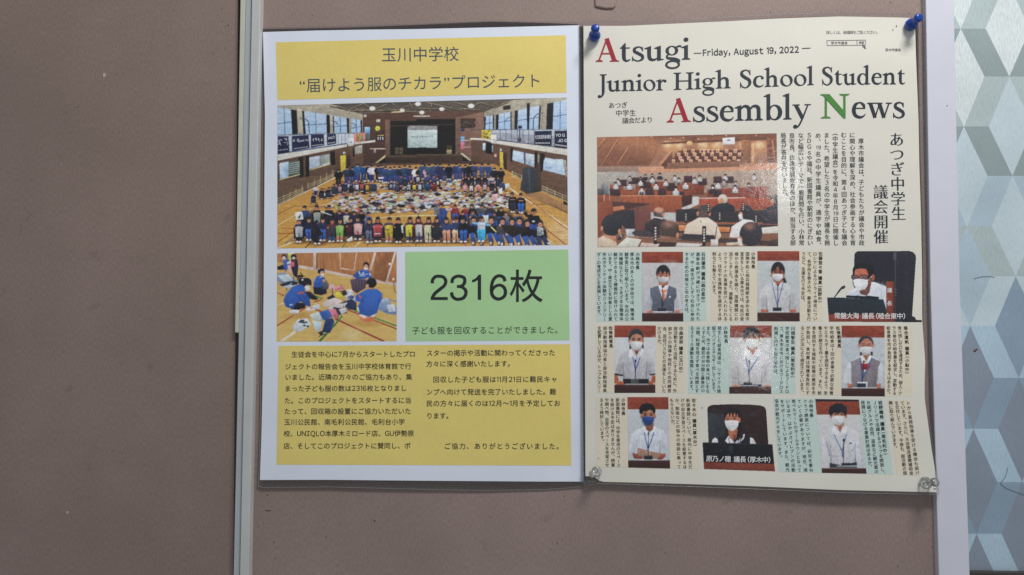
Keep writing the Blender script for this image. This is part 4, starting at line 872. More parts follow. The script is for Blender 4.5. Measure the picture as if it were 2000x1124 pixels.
def paint_p6():
    p = Photo(1642, 635, 1730, 776, (170, 170, 170)); p.T = (1590, 625, .14237); backdrop(p, 375, 980, 78, 245, 940, 1050, (170, 178, 186))
    p.ell(712, 320, 102, 100, (48, 52, 60)); p.poly([(630, 440), (665, 450), (650, 500), (628, 500)], HAIR); p.poly([(770, 440), (805, 440), (805, 495), (785, 500)], HAIR); p.rect(665, 470, 775, 580, (140, 92, 72)); torso(p, [(640, 490), (520, 560), (460, 610), (390, 850), (510, 885), (870, 880), (950, 850), (930, 600), (890, 550), (785, 490)], (196, 200, 210)); p.poly([(500, 575), (630, 515), (700, 690), (790, 515), (915, 575), (880, 650), (860, 880), (870, 935), (515, 935), (515, 880), (510, 650)], (118, 112, 118))
    for k in range(7): p.ell(560 + rng.rand() * 280, 640 + rng.rand() * 260, 24, 70, (104, 100, 106) if k % 2 else (130, 124, 130), .5, ang=rng.randn() * .3, soft=.8)
    p.poly([(640, 500), (785, 490), (775, 570), (720, 590), (650, 570)], (222, 218, 216)); p.poly([(665, 480), (765, 478), (712, 570)], (140, 92, 72)); p.poly([(635, 590), (700, 605), (775, 590), (770, 640), (735, 690), (700, 685), (660, 690), (635, 640)], (150, 34, 44)); p.poly([(690, 690), (720, 690), (690, 720)], (226, 224, 226))
    head(p, 714, 350, 92, 118, (186, 124, 104), (198, 200, 204), 375); p.poly([(612, 350), (615, 290), (660, 235), (720, 222), (780, 250), (812, 310), (812, 350), (790, 300), (740, 255), (690, 258), (645, 300)], (48, 52, 60))
    for x in (672, 748): p.ell(x, 350, 34, 20, (140, 84, 78)); p.ell(x, 350, 28, 15, (180, 122, 104)); eye(p, x, 350, 15)
    lanyard(p, 632, 795, 520, 660, 820, 16, (62, 92, 140)); p.ell(683, 575, 14, 16, (30, 30, 36)); p.line([(680, 590), (660, 860)], 8, (40, 52, 80)); p.poly([(455, 870), (520, 880), (520, 935), (460, 935)], (160, 96, 82)); p.poly([(860, 880), (910, 870), (915, 940), (870, 940)], (160, 96, 82)); p.rect(595, 855, 730, 930, (196, 200, 206)); p.rect(590, 872, 712, 930, (42, 48, 58)); p.line([(520, 932), (860, 930)], 8, (186, 192, 200)); lectern(p, 375, 980, 940, 1050)
    return finish(p)
def paint_p7():
    p = Photo(1224, 775, 1310, 916, (170, 170, 170)); p.T = (1150, 765, .14237); backdrop(p, 530, 1115, 77, 245, 950, 1050, (176, 182, 190))
    p.rect(765, 420, 890, 545, (128, 80, 60)); torso(p, [(770, 480), (640, 530), (590, 590), (545, 820), (660, 850), (665, 920), (990, 920), (1000, 860), (1095, 840), (1065, 600), (1010, 530), (890, 480)], (192, 198, 210), 14); collar(p, 830, 540, 78, (198, 204, 216), SKIN); p.poly([(775, 450), (885, 450), (880, 520), (830, 560), (785, 520)], (128, 80, 60)); p.poly([(785, 540), (830, 575), (880, 545), (860, 580), (800, 580)], (226, 230, 234))
    head(p, 815, 330, 92, 125, (190, 130, 100), (44, 74, 132), 352); p.poly([(715, 320), (690, 280), (695, 220), (730, 175), (800, 160), (870, 175), (910, 225), (915, 280), (895, 320), (885, 280), (850, 250), (810, 258), (790, 280), (750, 265), (735, 300)], (26, 26, 30))
    for x in (772, 855): eye(p, x, 322, 18)
    lanyard(p, 762, 895, 560, 812, 800, 11, (44, 72, 150)); p.poly([(672, 770), (840, 820), (1040, 855), (1020, 925), (740, 925), (660, 880)], (150, 118, 102)); mic(p, 818, 575, 880, 12); p.poly([(595, 840), (660, 860), (740, 905), (720, 930), (620, 920)], (138, 74, 56)); p.poly([(1000, 860), (1055, 850), (1050, 900), (1000, 935), (930, 935), (960, 905)], (138, 74, 56)); desk_box(p, 758, 880, 876, 935); lectern(p, 530, 1115, 945, 1050)
    return finish(p)
def paint_p9():
    p = Photo(1591, 779, 1694, 927, (170, 170, 170)); p.T = (1590, 765, .16016); backdrop(p, 15, 640, 93, 285, 930, 1000, (188, 188, 188), 30)
    p.rect(250, 380, 365, 490, (140, 84, 66)); torso(p, [(240, 420), (120, 490), (95, 560), (90, 760), (150, 940), (560, 940), (620, 900), (560, 700), (540, 510), (490, 470), (370, 420)], (183, 183, 189), 16); p.poly([(95, 520), (190, 760), (195, 930), (110, 930)], (192, 192, 200)); p.poly([(540, 520), (600, 930), (520, 930), (500, 700)], (190, 190, 200)); p.line([(150, 610), (190, 790)], 9, (120, 120, 150)); p.line([(500, 640), (505, 860)], 9, (130, 130, 156)); collar(p, 315, 480, 75, (208, 208, 214), SKIN); p.poly([(262, 390), (362, 390), (318, 500)], (146, 88, 70))
    head(p, 300, 290, 88, 118, (190, 122, 96), (208, 210, 214), 305); p.poly([(200, 310), (175, 240), (195, 185), (260, 148), (340, 148), (395, 190), (402, 250), (380, 310), (370, 280), (330, 250), (290, 275), (245, 255), (215, 290)], (34, 35, 42))
    for x in (262, 335): eye(p, x, 280, 15)
    lanyard(p, 240, 395, 520, 342, 730, 9, (52, 92, 140)); mic(p, 362, 595, 870, 14); p.ell(445, 632, 18, 7, (52, 62, 84)); p.line([(345, 740), (345, 800)], 12, (40, 66, 110)); p.poly([(190, 870), (330, 900), (520, 860), (525, 930), (190, 930)], (46, 54, 58)); desk_box(p, 335, 870, 445, 905); lectern(p, 15, 640, 938, 1000); return finish(p)
P3_OUT = [(555, 120), (570, 95), (600, 78), (1310, 75), (1360, 92), (1392, 130), (1398, 170), (1345, 965), (1385, 985), (1400, 1020), (1478, 1022), (1478, 1050), (205, 1042), (180, 712), (270, 714), (340, 610), (380, 560), (420, 545), (432, 570), (410, 592), (380, 600), (285, 712), (440, 714), (440, 690), (470, 640), (540, 600), (560, 590), (530, 520), (530, 468), (510, 440), (512, 410), (532, 400), (530, 320), (550, 280)]
def paint_p3():
    p = Photo(1614, 489, 1802, 631, (202, 198, 186)); p.T = (1590, 480, .14237)
    p.rect(150, 60, 1500, 1060, (42, 42, 50)); p.rect(1110, 60, 1420, 1000, (46, 46, 54)); p.line([(1115, 90), (1110, 950)], 14, (66, 68, 78)); p.line([(1270, 90), (1265, 900)], 12, (54, 50, 56))
    for k in range(9): p.rect(1085, 95 + k * 12, 1130, 101 + k * 12, (110, 112, 124) if k % 2 else (70, 72, 84))
    for y in (600, 640, 680): p.rect(1080, y, 1130, y + 8, (120, 122, 130))
    p.poly([(420, 730), (450, 620), (540, 590), (600, 560), (780, 500), (830, 500), (990, 560), (1000, 900), (960, 900), (950, 740)], (198, 204, 216)); p.poly([(285, 712), (440, 640), (620, 560), (640, 714)], (200, 206, 218))
    for k in range(8): p.ell(830 + rng.rand() * 130, 560 + rng.rand() * 180, 20, 60, (184, 190, 204), .5, ang=.3, soft=.8)
    p.poly([(610, 600), (790, 500), (760, 640), (720, 690), (640, 670)], (108, 74, 66)); p.ell(650, 420, 105, 140, (160, 88, 68)); p.ell(645, 380, 80, 60, (178, 104, 80), .7, soft=.5)
    p.poly([(530, 400), (532, 310), (580, 250), (700, 235), (800, 290), (830, 380), (790, 410), (770, 480), (740, 470), (745, 390), (715, 320), (640, 315), (560, 325), (550, 400)], (32, 33, 40)); p.ell(805, 440, 26, 46, (158, 86, 66))
    p.poly([(745, 460), (790, 470), (760, 560), (720, 620), (740, 520)], (110, 66, 56))
    for x, w in ((560, 42), (680, 62)): p.ell(x, 438, w + 6, 34, (34, 36, 44)); p.ell(x, 438, w - 5, 24, (128, 96, 92)); p.line([(x - w * .5, 436), (x + w * .5, 440)], 8, (50, 38, 38))
    p.line([(735, 420), (800, 405)], 12, (34, 36, 44)); p.poly([(535, 470), (600, 455), (740, 470), (735, 545), (700, 600), (630, 618), (590, 600), (545, 540)], (212, 216, 222)); p.line([(560, 510), (640, 500), (730, 500)], 7, (180, 186, 196)); p.line([(580, 570), (650, 575), (720, 530)], 7, (186, 190, 200)); p.line([(740, 480), (790, 420)], 6, (200, 204, 210))
    p.poly([(440, 685), (600, 690), (640, 675), (760, 690), (890, 705), (890, 740), (440, 715)], (32, 36, 44)); p.poly([(610, 690), (650, 672), (740, 690), (700, 696)], (190, 194, 200))
    p.line([(278, 716), (385, 592)], 12, (60, 66, 78)); p.ell(408, 566, 26, 24, (52, 56, 64)); p.poly([(180, 710), (950, 738), (990, 880), (990, 960), (190, 950)], (40, 48, 56)); p.poly([(190, 946), (1110, 946), (1110, 1046), (205, 1042)], (124, 58, 46)); p.rect(990, 490, 1085, 946, (126, 62, 48)); p.rect(1085, 490, 1110, 940, (70, 50, 50)); p.rect(1110, 940, 1480, 1050, (38, 42, 50)); p.ell(1360, 1000, 40, 36, (52, 40, 44)); p.rect(1400, 1022, 1480, 1050, (36, 40, 46))
    return finish(p)
P8_OUT = [(162, 150), (175, 110), (230, 85), (480, 75), (760, 78), (940, 92), (1000, 115), (1022, 160), (1055, 660), (1115, 662), (1155, 1056), (112, 1022), (92, 632), (180, 634)]
def paint_p8():
    p = Photo(1371, 788, 1516, 922, (202, 198, 186)); p.T = (1360, 780, .13344)
    p.rect(60, 60, 1180, 700, (46, 34, 36)); p.poly([(160, 200), (420, 220), (420, 640), (170, 640)], (52, 56, 64)); p.poly([(620, 90), (1030, 90), (1060, 660), (780, 660)], (52, 34, 34))
    for k in range(24): p.ell(170 + rng.rand() * 820, 110 + rng.rand() * 480, 40 + 30 * rng.rand(), 30, jit((58, 50, 54), 10), .4, soft=.8)
    p.poly([(225, 640), (240, 590), (275, 562), (310, 585), (325, 640)], (216, 216, 220)); p.poly([(785, 560), (830, 575), (880, 655), (785, 665)], (216, 216, 220)); p.poly([(320, 640), (310, 560), (440, 540), (600, 560), (640, 500), (780, 540), (790, 680), (320, 660)], (38, 38, 46))
    p.poly([(420, 610), (470, 535), (560, 640), (640, 560), (640, 670), (480, 670)], (206, 206, 212)); p.poly([(465, 440), (610, 440), (600, 540), (555, 620), (480, 560)], (150, 92, 72)); p.ell(515, 280, 105, 150, (176, 112, 88))
    p.poly([(410, 330), (405, 200), (450, 140), (530, 120), (610, 150), (650, 230), (655, 420), (640, 560), (620, 620), (590, 560), (610, 420), (625, 300), (600, 200), (585, 270), (560, 190), (535, 270), (510, 190), (490, 270), (470, 200), (430, 260)], (34, 28, 32)); p.ell(632, 310, 18, 40, (168, 104, 82))
    eye(p, 462, 290, 20); eye(p, 562, 285, 20); p.poly([(415, 320), (510, 308), (618, 318), (615, 380), (590, 430), (530, 470), (470, 450), (432, 400)], (208, 206, 206))
    for y in (350, 385, 415): p.line([(440, y), (525, y + 8), (605, y - 4)], 6, (184, 182, 184))
    p.line([(650, 610), (690, 570), (700, 510)], 22, (206, 204, 196)); p.line([(560, 545), (562, 665)], 10, (30, 30, 36)); p.ell(556, 540, 16, 18, (110, 62, 50)); p.line([(470, 560), (490, 660)], 7, (46, 48, 70)); p.rect(600, 625, 635, 668, (90, 96, 150))
    p.poly([(92, 632), (1115, 662), (1140, 950), (105, 920)], (24, 26, 32)); p.line([(92, 640), (1115, 672)], 12, (52, 48, 50)); p.poly([(470, 680), (540, 684), (530, 800), (490, 820)], (44, 62, 70), .7)
    for k in range(14): x, y = 250 + rng.rand() * 230, 670 + rng.rand() * 100; p.line([(x, y), (x + 40, y + 18)], 5, (66, 72, 80), .6)
    p.poly([(105, 918), (1138, 948), (1155, 1060), (112, 1026)], (116, 54, 42)); p.ell(720, 985, 300, 30, (140, 78, 62), .4, soft=.9)
    return finish(p)

# ---- the assembly chamber
def paint_chamber():
    p = Photo(1164, 259, 1521, 485, (120, 80, 62)); p.T = (1155, 255, .20903)
    p.grad([(50, 60), (1740, 25), (1745, 340), (55, 350)], (136, 94, 74), (144, 102, 82))
    p.poly([(480, 50), (1740, 25), (1740, 70), (650, 115)], (112, 70, 56)); p.poly([(52, 62), (480, 52), (660, 115), (540, 330), (55, 335)], (122, 78, 60))
    for x, y in ((560, 58), (740, 75), (860, 68), (1000, 80), (1130, 42), (1540, 45), (690, 105), (1260, 50)): p.ell(x, y, 7, 4, (244, 220, 196))
    for x, y, rx in ((90, 95, 60), (280, 100, 80), (420, 120, 70), (520, 150, 60), (590, 170, 50)): p.ell(x, y, rx, 80, (168, 112, 80), .6, soft=.9)
    for a, b in (((95, 330), (250, 80)), ((235, 330), (345, 160)), ((60, 170), (130, 70))): p.line([a, b], 10, (176, 118, 82)); p.line([(a[0] + 9, a[1]), (b[0] + 9, b[1])], 5, (84, 52, 42))
    for x in (715, 820, 1045, 1180, 1430, 1570): p.ell(x, 160, 62, 62, (204, 142, 96), .75, soft=.8); p.ell(x, 135, 36, 26, (246, 204, 158), .7, soft=.8)
    p.poly([(650, 115), (1660, 60), (1660, 90), (655, 130)], (96, 62, 50)); p.ell(918, 122, 28, 22, (226, 160, 110))
    p.poly([(1225, 72), (1340, 65), (1340, 128), (1228, 134)], (222, 224, 226)); p.line([(1260, 92), (1310, 90)], 6, (110, 110, 116)); p.ell(1284, 92, 11, 8, (80, 80, 86))
    p.poly([(620, 330), (750, 168), (755, 200), (650, 330)], (186, 128, 96)); p.poly([(650, 330), (755, 200), (760, 300), (690, 350)], (96, 62, 54)); p.rect(1495, 120, 1522, 310, (206, 146, 104)); p.rect(1640, 70, 1740, 300, (112, 70, 54)); p.line([(1690, 90), (1715, 270)], 9, (190, 130, 94)); p.poly([(1400, 90), (1490, 88), (1490, 300), (1410, 300)], (134, 88, 64))
    p.poly([(810, 195), (1400, 185), (1405, 285), (750, 298)], (86, 52, 50))
    for y, xs in ((195, (875, 948, 1025, 1062, 1100, 1140, 1180, 1265, 1345)), (226, (818, 888, 966, 1048, 1128, 1212, 1300, 1385)), (262, (832, 910, 990, 1074, 1158, 1248, 1336)), (290, (768, 848, 930, 1015, 1100, 1192, 1285, 1376))):
        for x in xs: p.rect(x - 34, y - 12, x + 34, y + 14, (80, 50, 50)); p.rect(x - 16, y - 17, x + 15, y + 15, jit((214, 160, 124), 10)); p.rect(x - 8, y - 8, x + 8, y + 6, (150, 100, 78))
    p.poly([(708, 305), (1405, 285), (1408, 340), (712, 358)], (122, 84, 68)); p.poly([(1385, 320), (1740, 305), (1740, 345), (1390, 350)], (170, 122, 98))
    p.poly([(55, 340), (680, 335), (680, 380), (440, 390), (55, 395)], (136, 112, 100)); p.poly([(440, 345), (670, 338), (680, 362), (1745, 330), (1745, 365), (445, 405)], (196, 132, 104)); p.poly([(55, 390), (440, 385), (440, 560), (55, 560)], (148, 142, 136)); p.poly([(440, 400), (1745, 365), (1745, 610), (440, 560)], (150, 132, 118))
    p.noise(.05, 1.2)
    # desks behind
    WOOD = (138, 70, 48); WD2 = (112, 54, 40)
    for q, c in (([(165, 510), (300, 508), (300, 560), (170, 562)], WOOD), ([(410, 508), (590, 505), (590, 560), (412, 565)], WOOD), ([(600, 480), (720, 478), (720, 600), (600, 600)], WD2), ([(800, 480), (940, 476), (940, 600), (800, 600)], WOOD), ([(265, 555), (560, 550), (560, 620), (270, 620)], WOOD), ([(560, 548), (860, 545), (860, 630), (560, 625)], WOOD), ([(860, 555), (945, 550), (940, 680), (865, 690)], WD2), ([(940, 505), (1060, 500), (1050, 600), (945, 600)], WD2), ([(1080, 555), (1640, 520), (1640, 640), (1080, 630)], (126, 58, 46)), ([(60, 600), (220, 600), (220, 670), (60, 672)], WOOD)): p.poly(q, c)
    CH = (58, 40, 44)
    for x, y in ((230, 580), (400, 470), (290, 490), (520, 510), (745, 535), (660, 575), (905, 455), (1040, 480), (545, 575), (1290, 460), (830, 600), (1180, 590), (180, 575), (740, 520), (470, 470), (1180, 460)): p.poly([(x - 38, y - 28), (x + 38, y - 30), (x + 42, y + 32), (x - 40, y + 32)], CH)
    def person(x, y, s, shirt, hair=HAIR, vest=None):
        s *= .86; y += 6; p.ell(x, y + 46 * s, 36 * s, 22 * s, (60, 40, 38), .6, soft=.5)
        p.poly([(x - 10 * s, y + 16 * s), (x + 10 * s, y + 16 * s), (x + 26 * s, y + 28 * s), (x + 30 * s, y + 58 * s), (x - 30 * s, y + 58 * s), (x - 26 * s, y + 28 * s)], shirt)
        if vest: p.poly([(x - 15 * s, y + 22 * s), (x, y + 40 * s), (x + 15 * s, y + 22 * s), (x + 18 * s, y + 58 * s), (x - 18 * s, y + 58 * s)], vest)
        p.line([(x - 24 * s, y + 32 * s), (x - 20 * s, y + 58 * s)], 9 * s, tuple(np.array(shirt) * .72)); p.line([(x + 24 * s, y + 32 * s), (x + 20 * s, y + 58 * s)], 9 * s, tuple(np.array(shirt) * .72)); p.line([(x, y + 20 * s), (x, y + 54 * s)], 4 * s, tuple(np.array(shirt) * .7))
        p.ell(x, y, 16 * s, 19 * s, hair); p.ell(x, y + 5 * s, 12 * s, 13 * s, (160, 102, 80)); p.poly([(x - 10 * s, y + 5 * s), (x + 10 * s, y + 5 * s), (x + 7 * s, y + 16 * s), (x, y + 19 * s), (x - 7 * s, y + 16 * s)], (212, 212, 214)); p.ell(x, y - 8 * s, 15 * s, 9 * s, hair)
    SH = (190, 188, 190); SU = (44, 44, 54)
    for x, y, s, c in ((360, 430, .85, (150, 140, 136)), (505, 415, .85, SU), (568, 410, .85, (96, 92, 96)), (640, 405, .95, SU), (780, 425, .9, SH), (1012, 425, .95, SH), (1252, 415, .95, SH), (1520, 410, .9, (190, 180, 184)), (250, 458, 1, SH), (460, 440, .9, SU), (570, 435, 1, SH), (965, 445, 1, SH), (818, 450, 1, SH), (460, 462, 1, SH), (695, 465, 1, SH), (1240, 465, 1, (150, 140, 146)), (1350, 480, 1, (170, 160, 166)), (228, 490, 1.1, SH), (358, 495, 1.1, SH), (605, 495, 1.1, SH), (880, 482, 1.2, SH), (1185, 485, 1.15, SH), (470, 535, 1.25, SH), (790, 535, 1.35, SH), (1135, 520, 1.35, SU), (1345, 520, 1.2, (190, 196, 190)), (1470, 500, 1.1, (120, 70, 64))): person(x, y, s, c, vest=(70, 62, 66) if (x, y) in ((818, 450), (470, 535)) else None)
    # front desks
    p.grad([(275, 612), (850, 612), (830, 770), (555, 765), (540, 690), (280, 668)], (150, 80, 54), (126, 62, 44)); p.noise(.08, streak=(1.2, 8), region=[(275, 612), (850, 612), (830, 770), (555, 765), (540, 690), (280, 668)])
    for x in (480, 645): p.line([(x, 612), (x + 2, 760)], 5, (96, 46, 36))
    p.line([(270, 612), (850, 612)], 7, (190, 130, 100)); p.poly([(840, 620), (940, 600), (940, 680), (850, 720)], (58, 36, 36)); p.poly([(555, 765), (830, 770), (1005, 690), (1005, 620), (945, 620), (940, 690), (850, 720), (830, 772), (800, 860), (560, 850)], (176, 178, 178))
    p.poly([(1005, 635), (1200, 622), (1745, 640), (1745, 740), (1200, 735), (1010, 715)], (146, 66, 48)); p.noise(.07, streak=(1.4, 7), region=[(1005, 635), (1200, 622), (1745, 640), (1745, 740), (1010, 715)]); p.line([(1005, 635), (1440, 630)], 8, (206, 190, 180))
    p.poly([(60, 670), (195, 672), (200, 820), (60, 1010)], (122, 64, 46)); p.poly([(195, 665), (545, 685), (555, 960), (410, 985), (330, 900), (200, 800)], (64, 42, 42)); p.poly([(200, 715), (300, 705), (315, 735), (205, 760)], (176, 106, 70)); p.poly([(330, 740), (545, 690), (555, 960), (410, 985), (400, 750)], (100, 60, 56)); p.poly([(200, 765), (400, 745), (405, 960), (320, 920), (210, 800)], (42, 42, 48)); p.poly([(320, 920), (405, 920), (405, 990), (330, 1000)], (170, 172, 178))
    p.poly([(90, 505), (165, 505), (170, 600), (92, 600)], (106, 108, 112)); p.poly([(58, 545), (115, 545), (120, 605), (58, 605)], (76, 72, 76)); p.line([(120, 600), (118, 665)], 6, (180, 180, 184)); p.line([(165, 510), (172, 660)], 5, (180, 176, 176))
    # members seen from behind
    p.poly([(790, 740), (1010, 730), (1240, 760), (1745, 740), (1745, 860), (790, 855)], (46, 44, 50)); p.poly([(800, 740), (1000, 735), (1000, 850), (800, 850)], (40, 40, 46))
    p.ell(1228, 645, 44, 48, (198, 184, 168)); p.ell(1212, 665, 26, 34, (176, 124, 96)); p.poly([(1190, 685), (1275, 675), (1340, 715), (1340, 760), (1110, 760), (1130, 720)], (40, 44, 54))
    p.ell(1710, 650, 42, 52, (58, 54, 58)); p.ell(1690, 670, 18, 30, (166, 110, 86)); p.poly([(1640, 720), (1745, 690), (1745, 900), (1600, 880), (1610, 760)], (44, 46, 56)); p.poly([(1650, 770), (1745, 740), (1745, 890), (1640, 880)], (52, 50, 58)); p.line([(1650, 760), (1745, 742)], 7, (120, 60, 64))
    p.ell(632, 775, 52, 56, (78, 72, 72)); p.ell(632, 745, 40, 26, (196, 134, 108), soft=.3); p.ell(672, 790, 12, 20, (180, 118, 92)); p.poly([(590, 815), (670, 820), (740, 870), (740, 985), (500, 985), (500, 880)], (46, 42, 46)); p.line([(590, 810), (670, 826)], 10, (210, 206, 206))
    p.rect(795, 880, 1745, 960, (50, 46, 50)); p.line([(800, 858), (1745, 880)], 8, (150, 78, 62)); p.poly([(815, 885), (960, 890), (960, 940), (820, 940)], (196, 118, 74)); p.poly([(1180, 900), (1295, 905), (1290, 950), (1190, 950)], (196, 112, 66)); p.line([(440, 985), (1745, 1060)], 44, (62, 50, 50)); p.line([(300, 990), (840, 1020)], 9, (150, 110, 100))
    p.ell(1055, 755, 60, 60, (66, 58, 58)); p.ell(1050, 790, 52, 44, (80, 66, 62)); p.ell(992, 780, 10, 22, (176, 116, 90)); p.ell(1106, 780, 10, 22, (176, 116, 90)); p.poly([(1000, 815), (1090, 815), (1170, 870), (1215, 985), (1190, 1020), (860, 980), (890, 880)], (212, 190, 168)); p.line([(1022, 840), (1025, 865)], 6, (60, 60, 70)); p.poly([(850, 965), (1150, 980), (1160, 1020), (850, 1010)], (44, 42, 48))
    p.ell(1450, 765, 60, 66, (42, 42, 50)); p.ell(1395, 790, 20, 30, (170, 112, 90)); p.poly([(1372, 790), (1400, 775), (1420, 830), (1385, 840)], (210, 206, 206)); p.poly([(1420, 830), (1500, 840), (1570, 890), (1560, 1010), (1290, 1000), (1310, 900)], (214, 206, 204))
    for x, y in ((885, 770), (1200, 760), (1095, 680), (1540, 790), (1420, 670)): p.rect(x - 12, y, x + 12, y + 95, (38, 36, 40)); [p.rect(x - 6, y + 10 + k * 18, x + 6, y + 20 + k * 18, (190, 186, 184)) for k in range(4)]
    p.ell(1490, 970, 105, 115, (44, 44, 52)); p.ell(1480, 900, 44, 34, (150, 100, 84), .75, soft=.6); p.ell(1390, 1030, 22, 40, (168, 112, 90)); p.poly([(1365, 1010), (1395, 1010), (1420, 1085), (1375, 1075)], (200, 190, 186)); p.poly([(1590, 910), (1745, 895), (1745, 960), (1600, 965)], (206, 200, 190)); p.poly([(1640, 1040), (1745, 1010), (1745, 1090), (1650, 1090)], (60, 50, 52))
    p.ell(728, 940, 94, 95, (66, 54, 50)); p.ell(725, 875, 60, 34, (150, 104, 88), .7, soft=.6); p.ell(805, 985, 14, 30, (168, 110, 86)); p.poly([(640, 985), (800, 1000), (780, 1060), (660, 1050)], (120, 84, 68)); p.poly([(600, 1040), (800, 1050), (770, 1090), (520, 1090)], (56, 38, 40))
    p.ell(190, 885, 95, 100, (40, 42, 50)); p.ell(98, 920, 12, 26, (176, 118, 92)); p.ell(262, 945, 14, 24, (186, 124, 96)); p.poly([(110, 975), (230, 990), (235, 1050), (120, 1040)], (182, 122, 94)); p.poly([(60, 1010), (110, 985), (230, 1045), (245, 1090), (60, 1090)], (206, 176, 152))
    p.poly([(240, 1080), (330, 1000), (470, 1020), (430, 1090), (250, 1090)], (206, 206, 186)); p.poly([(470, 1050), (640, 1060), (620, 1090), (450, 1090)], (196, 170, 160)); p.poly([(235, 1020), (280, 970), (310, 980), (270, 1030)], (52, 52, 58)); p.line([(270, 970), (285, 1000)], 8, (190, 190, 194))
    for x, y in ((600, 880), (1055, 895)): p.poly([(x - 20, y), (x + 18, y), (x + 12, y + 185), (x - 16, y + 185)], (34, 32, 36)); [p.rect(x - 10, y + 25 + k * 26, x + 7, y + 42 + k * 26, (196, 192, 190)) for k in range(5)]
    p.line([(1172, 900), (1150, 1060)], 7, (50, 48, 54)); p.rect(1115, 1020, 1185, 1080, (196, 186, 180)); p.poly([(1260, 1050), (1380, 1045), (1380, 1070), (1265, 1075)], (190, 176, 150)); p.poly([(800, 1050), (1040, 1060), (1000, 1090), (790, 1090)], (196, 190, 188)); p.ell(470, 960, 90, 26, (58, 54, 60))
    p.soften(); p.a = p.a * .93 + np.array([17, 15, 14.]); p.noise(.05, 1.0); p.noise(.03, 2.4)
    return p

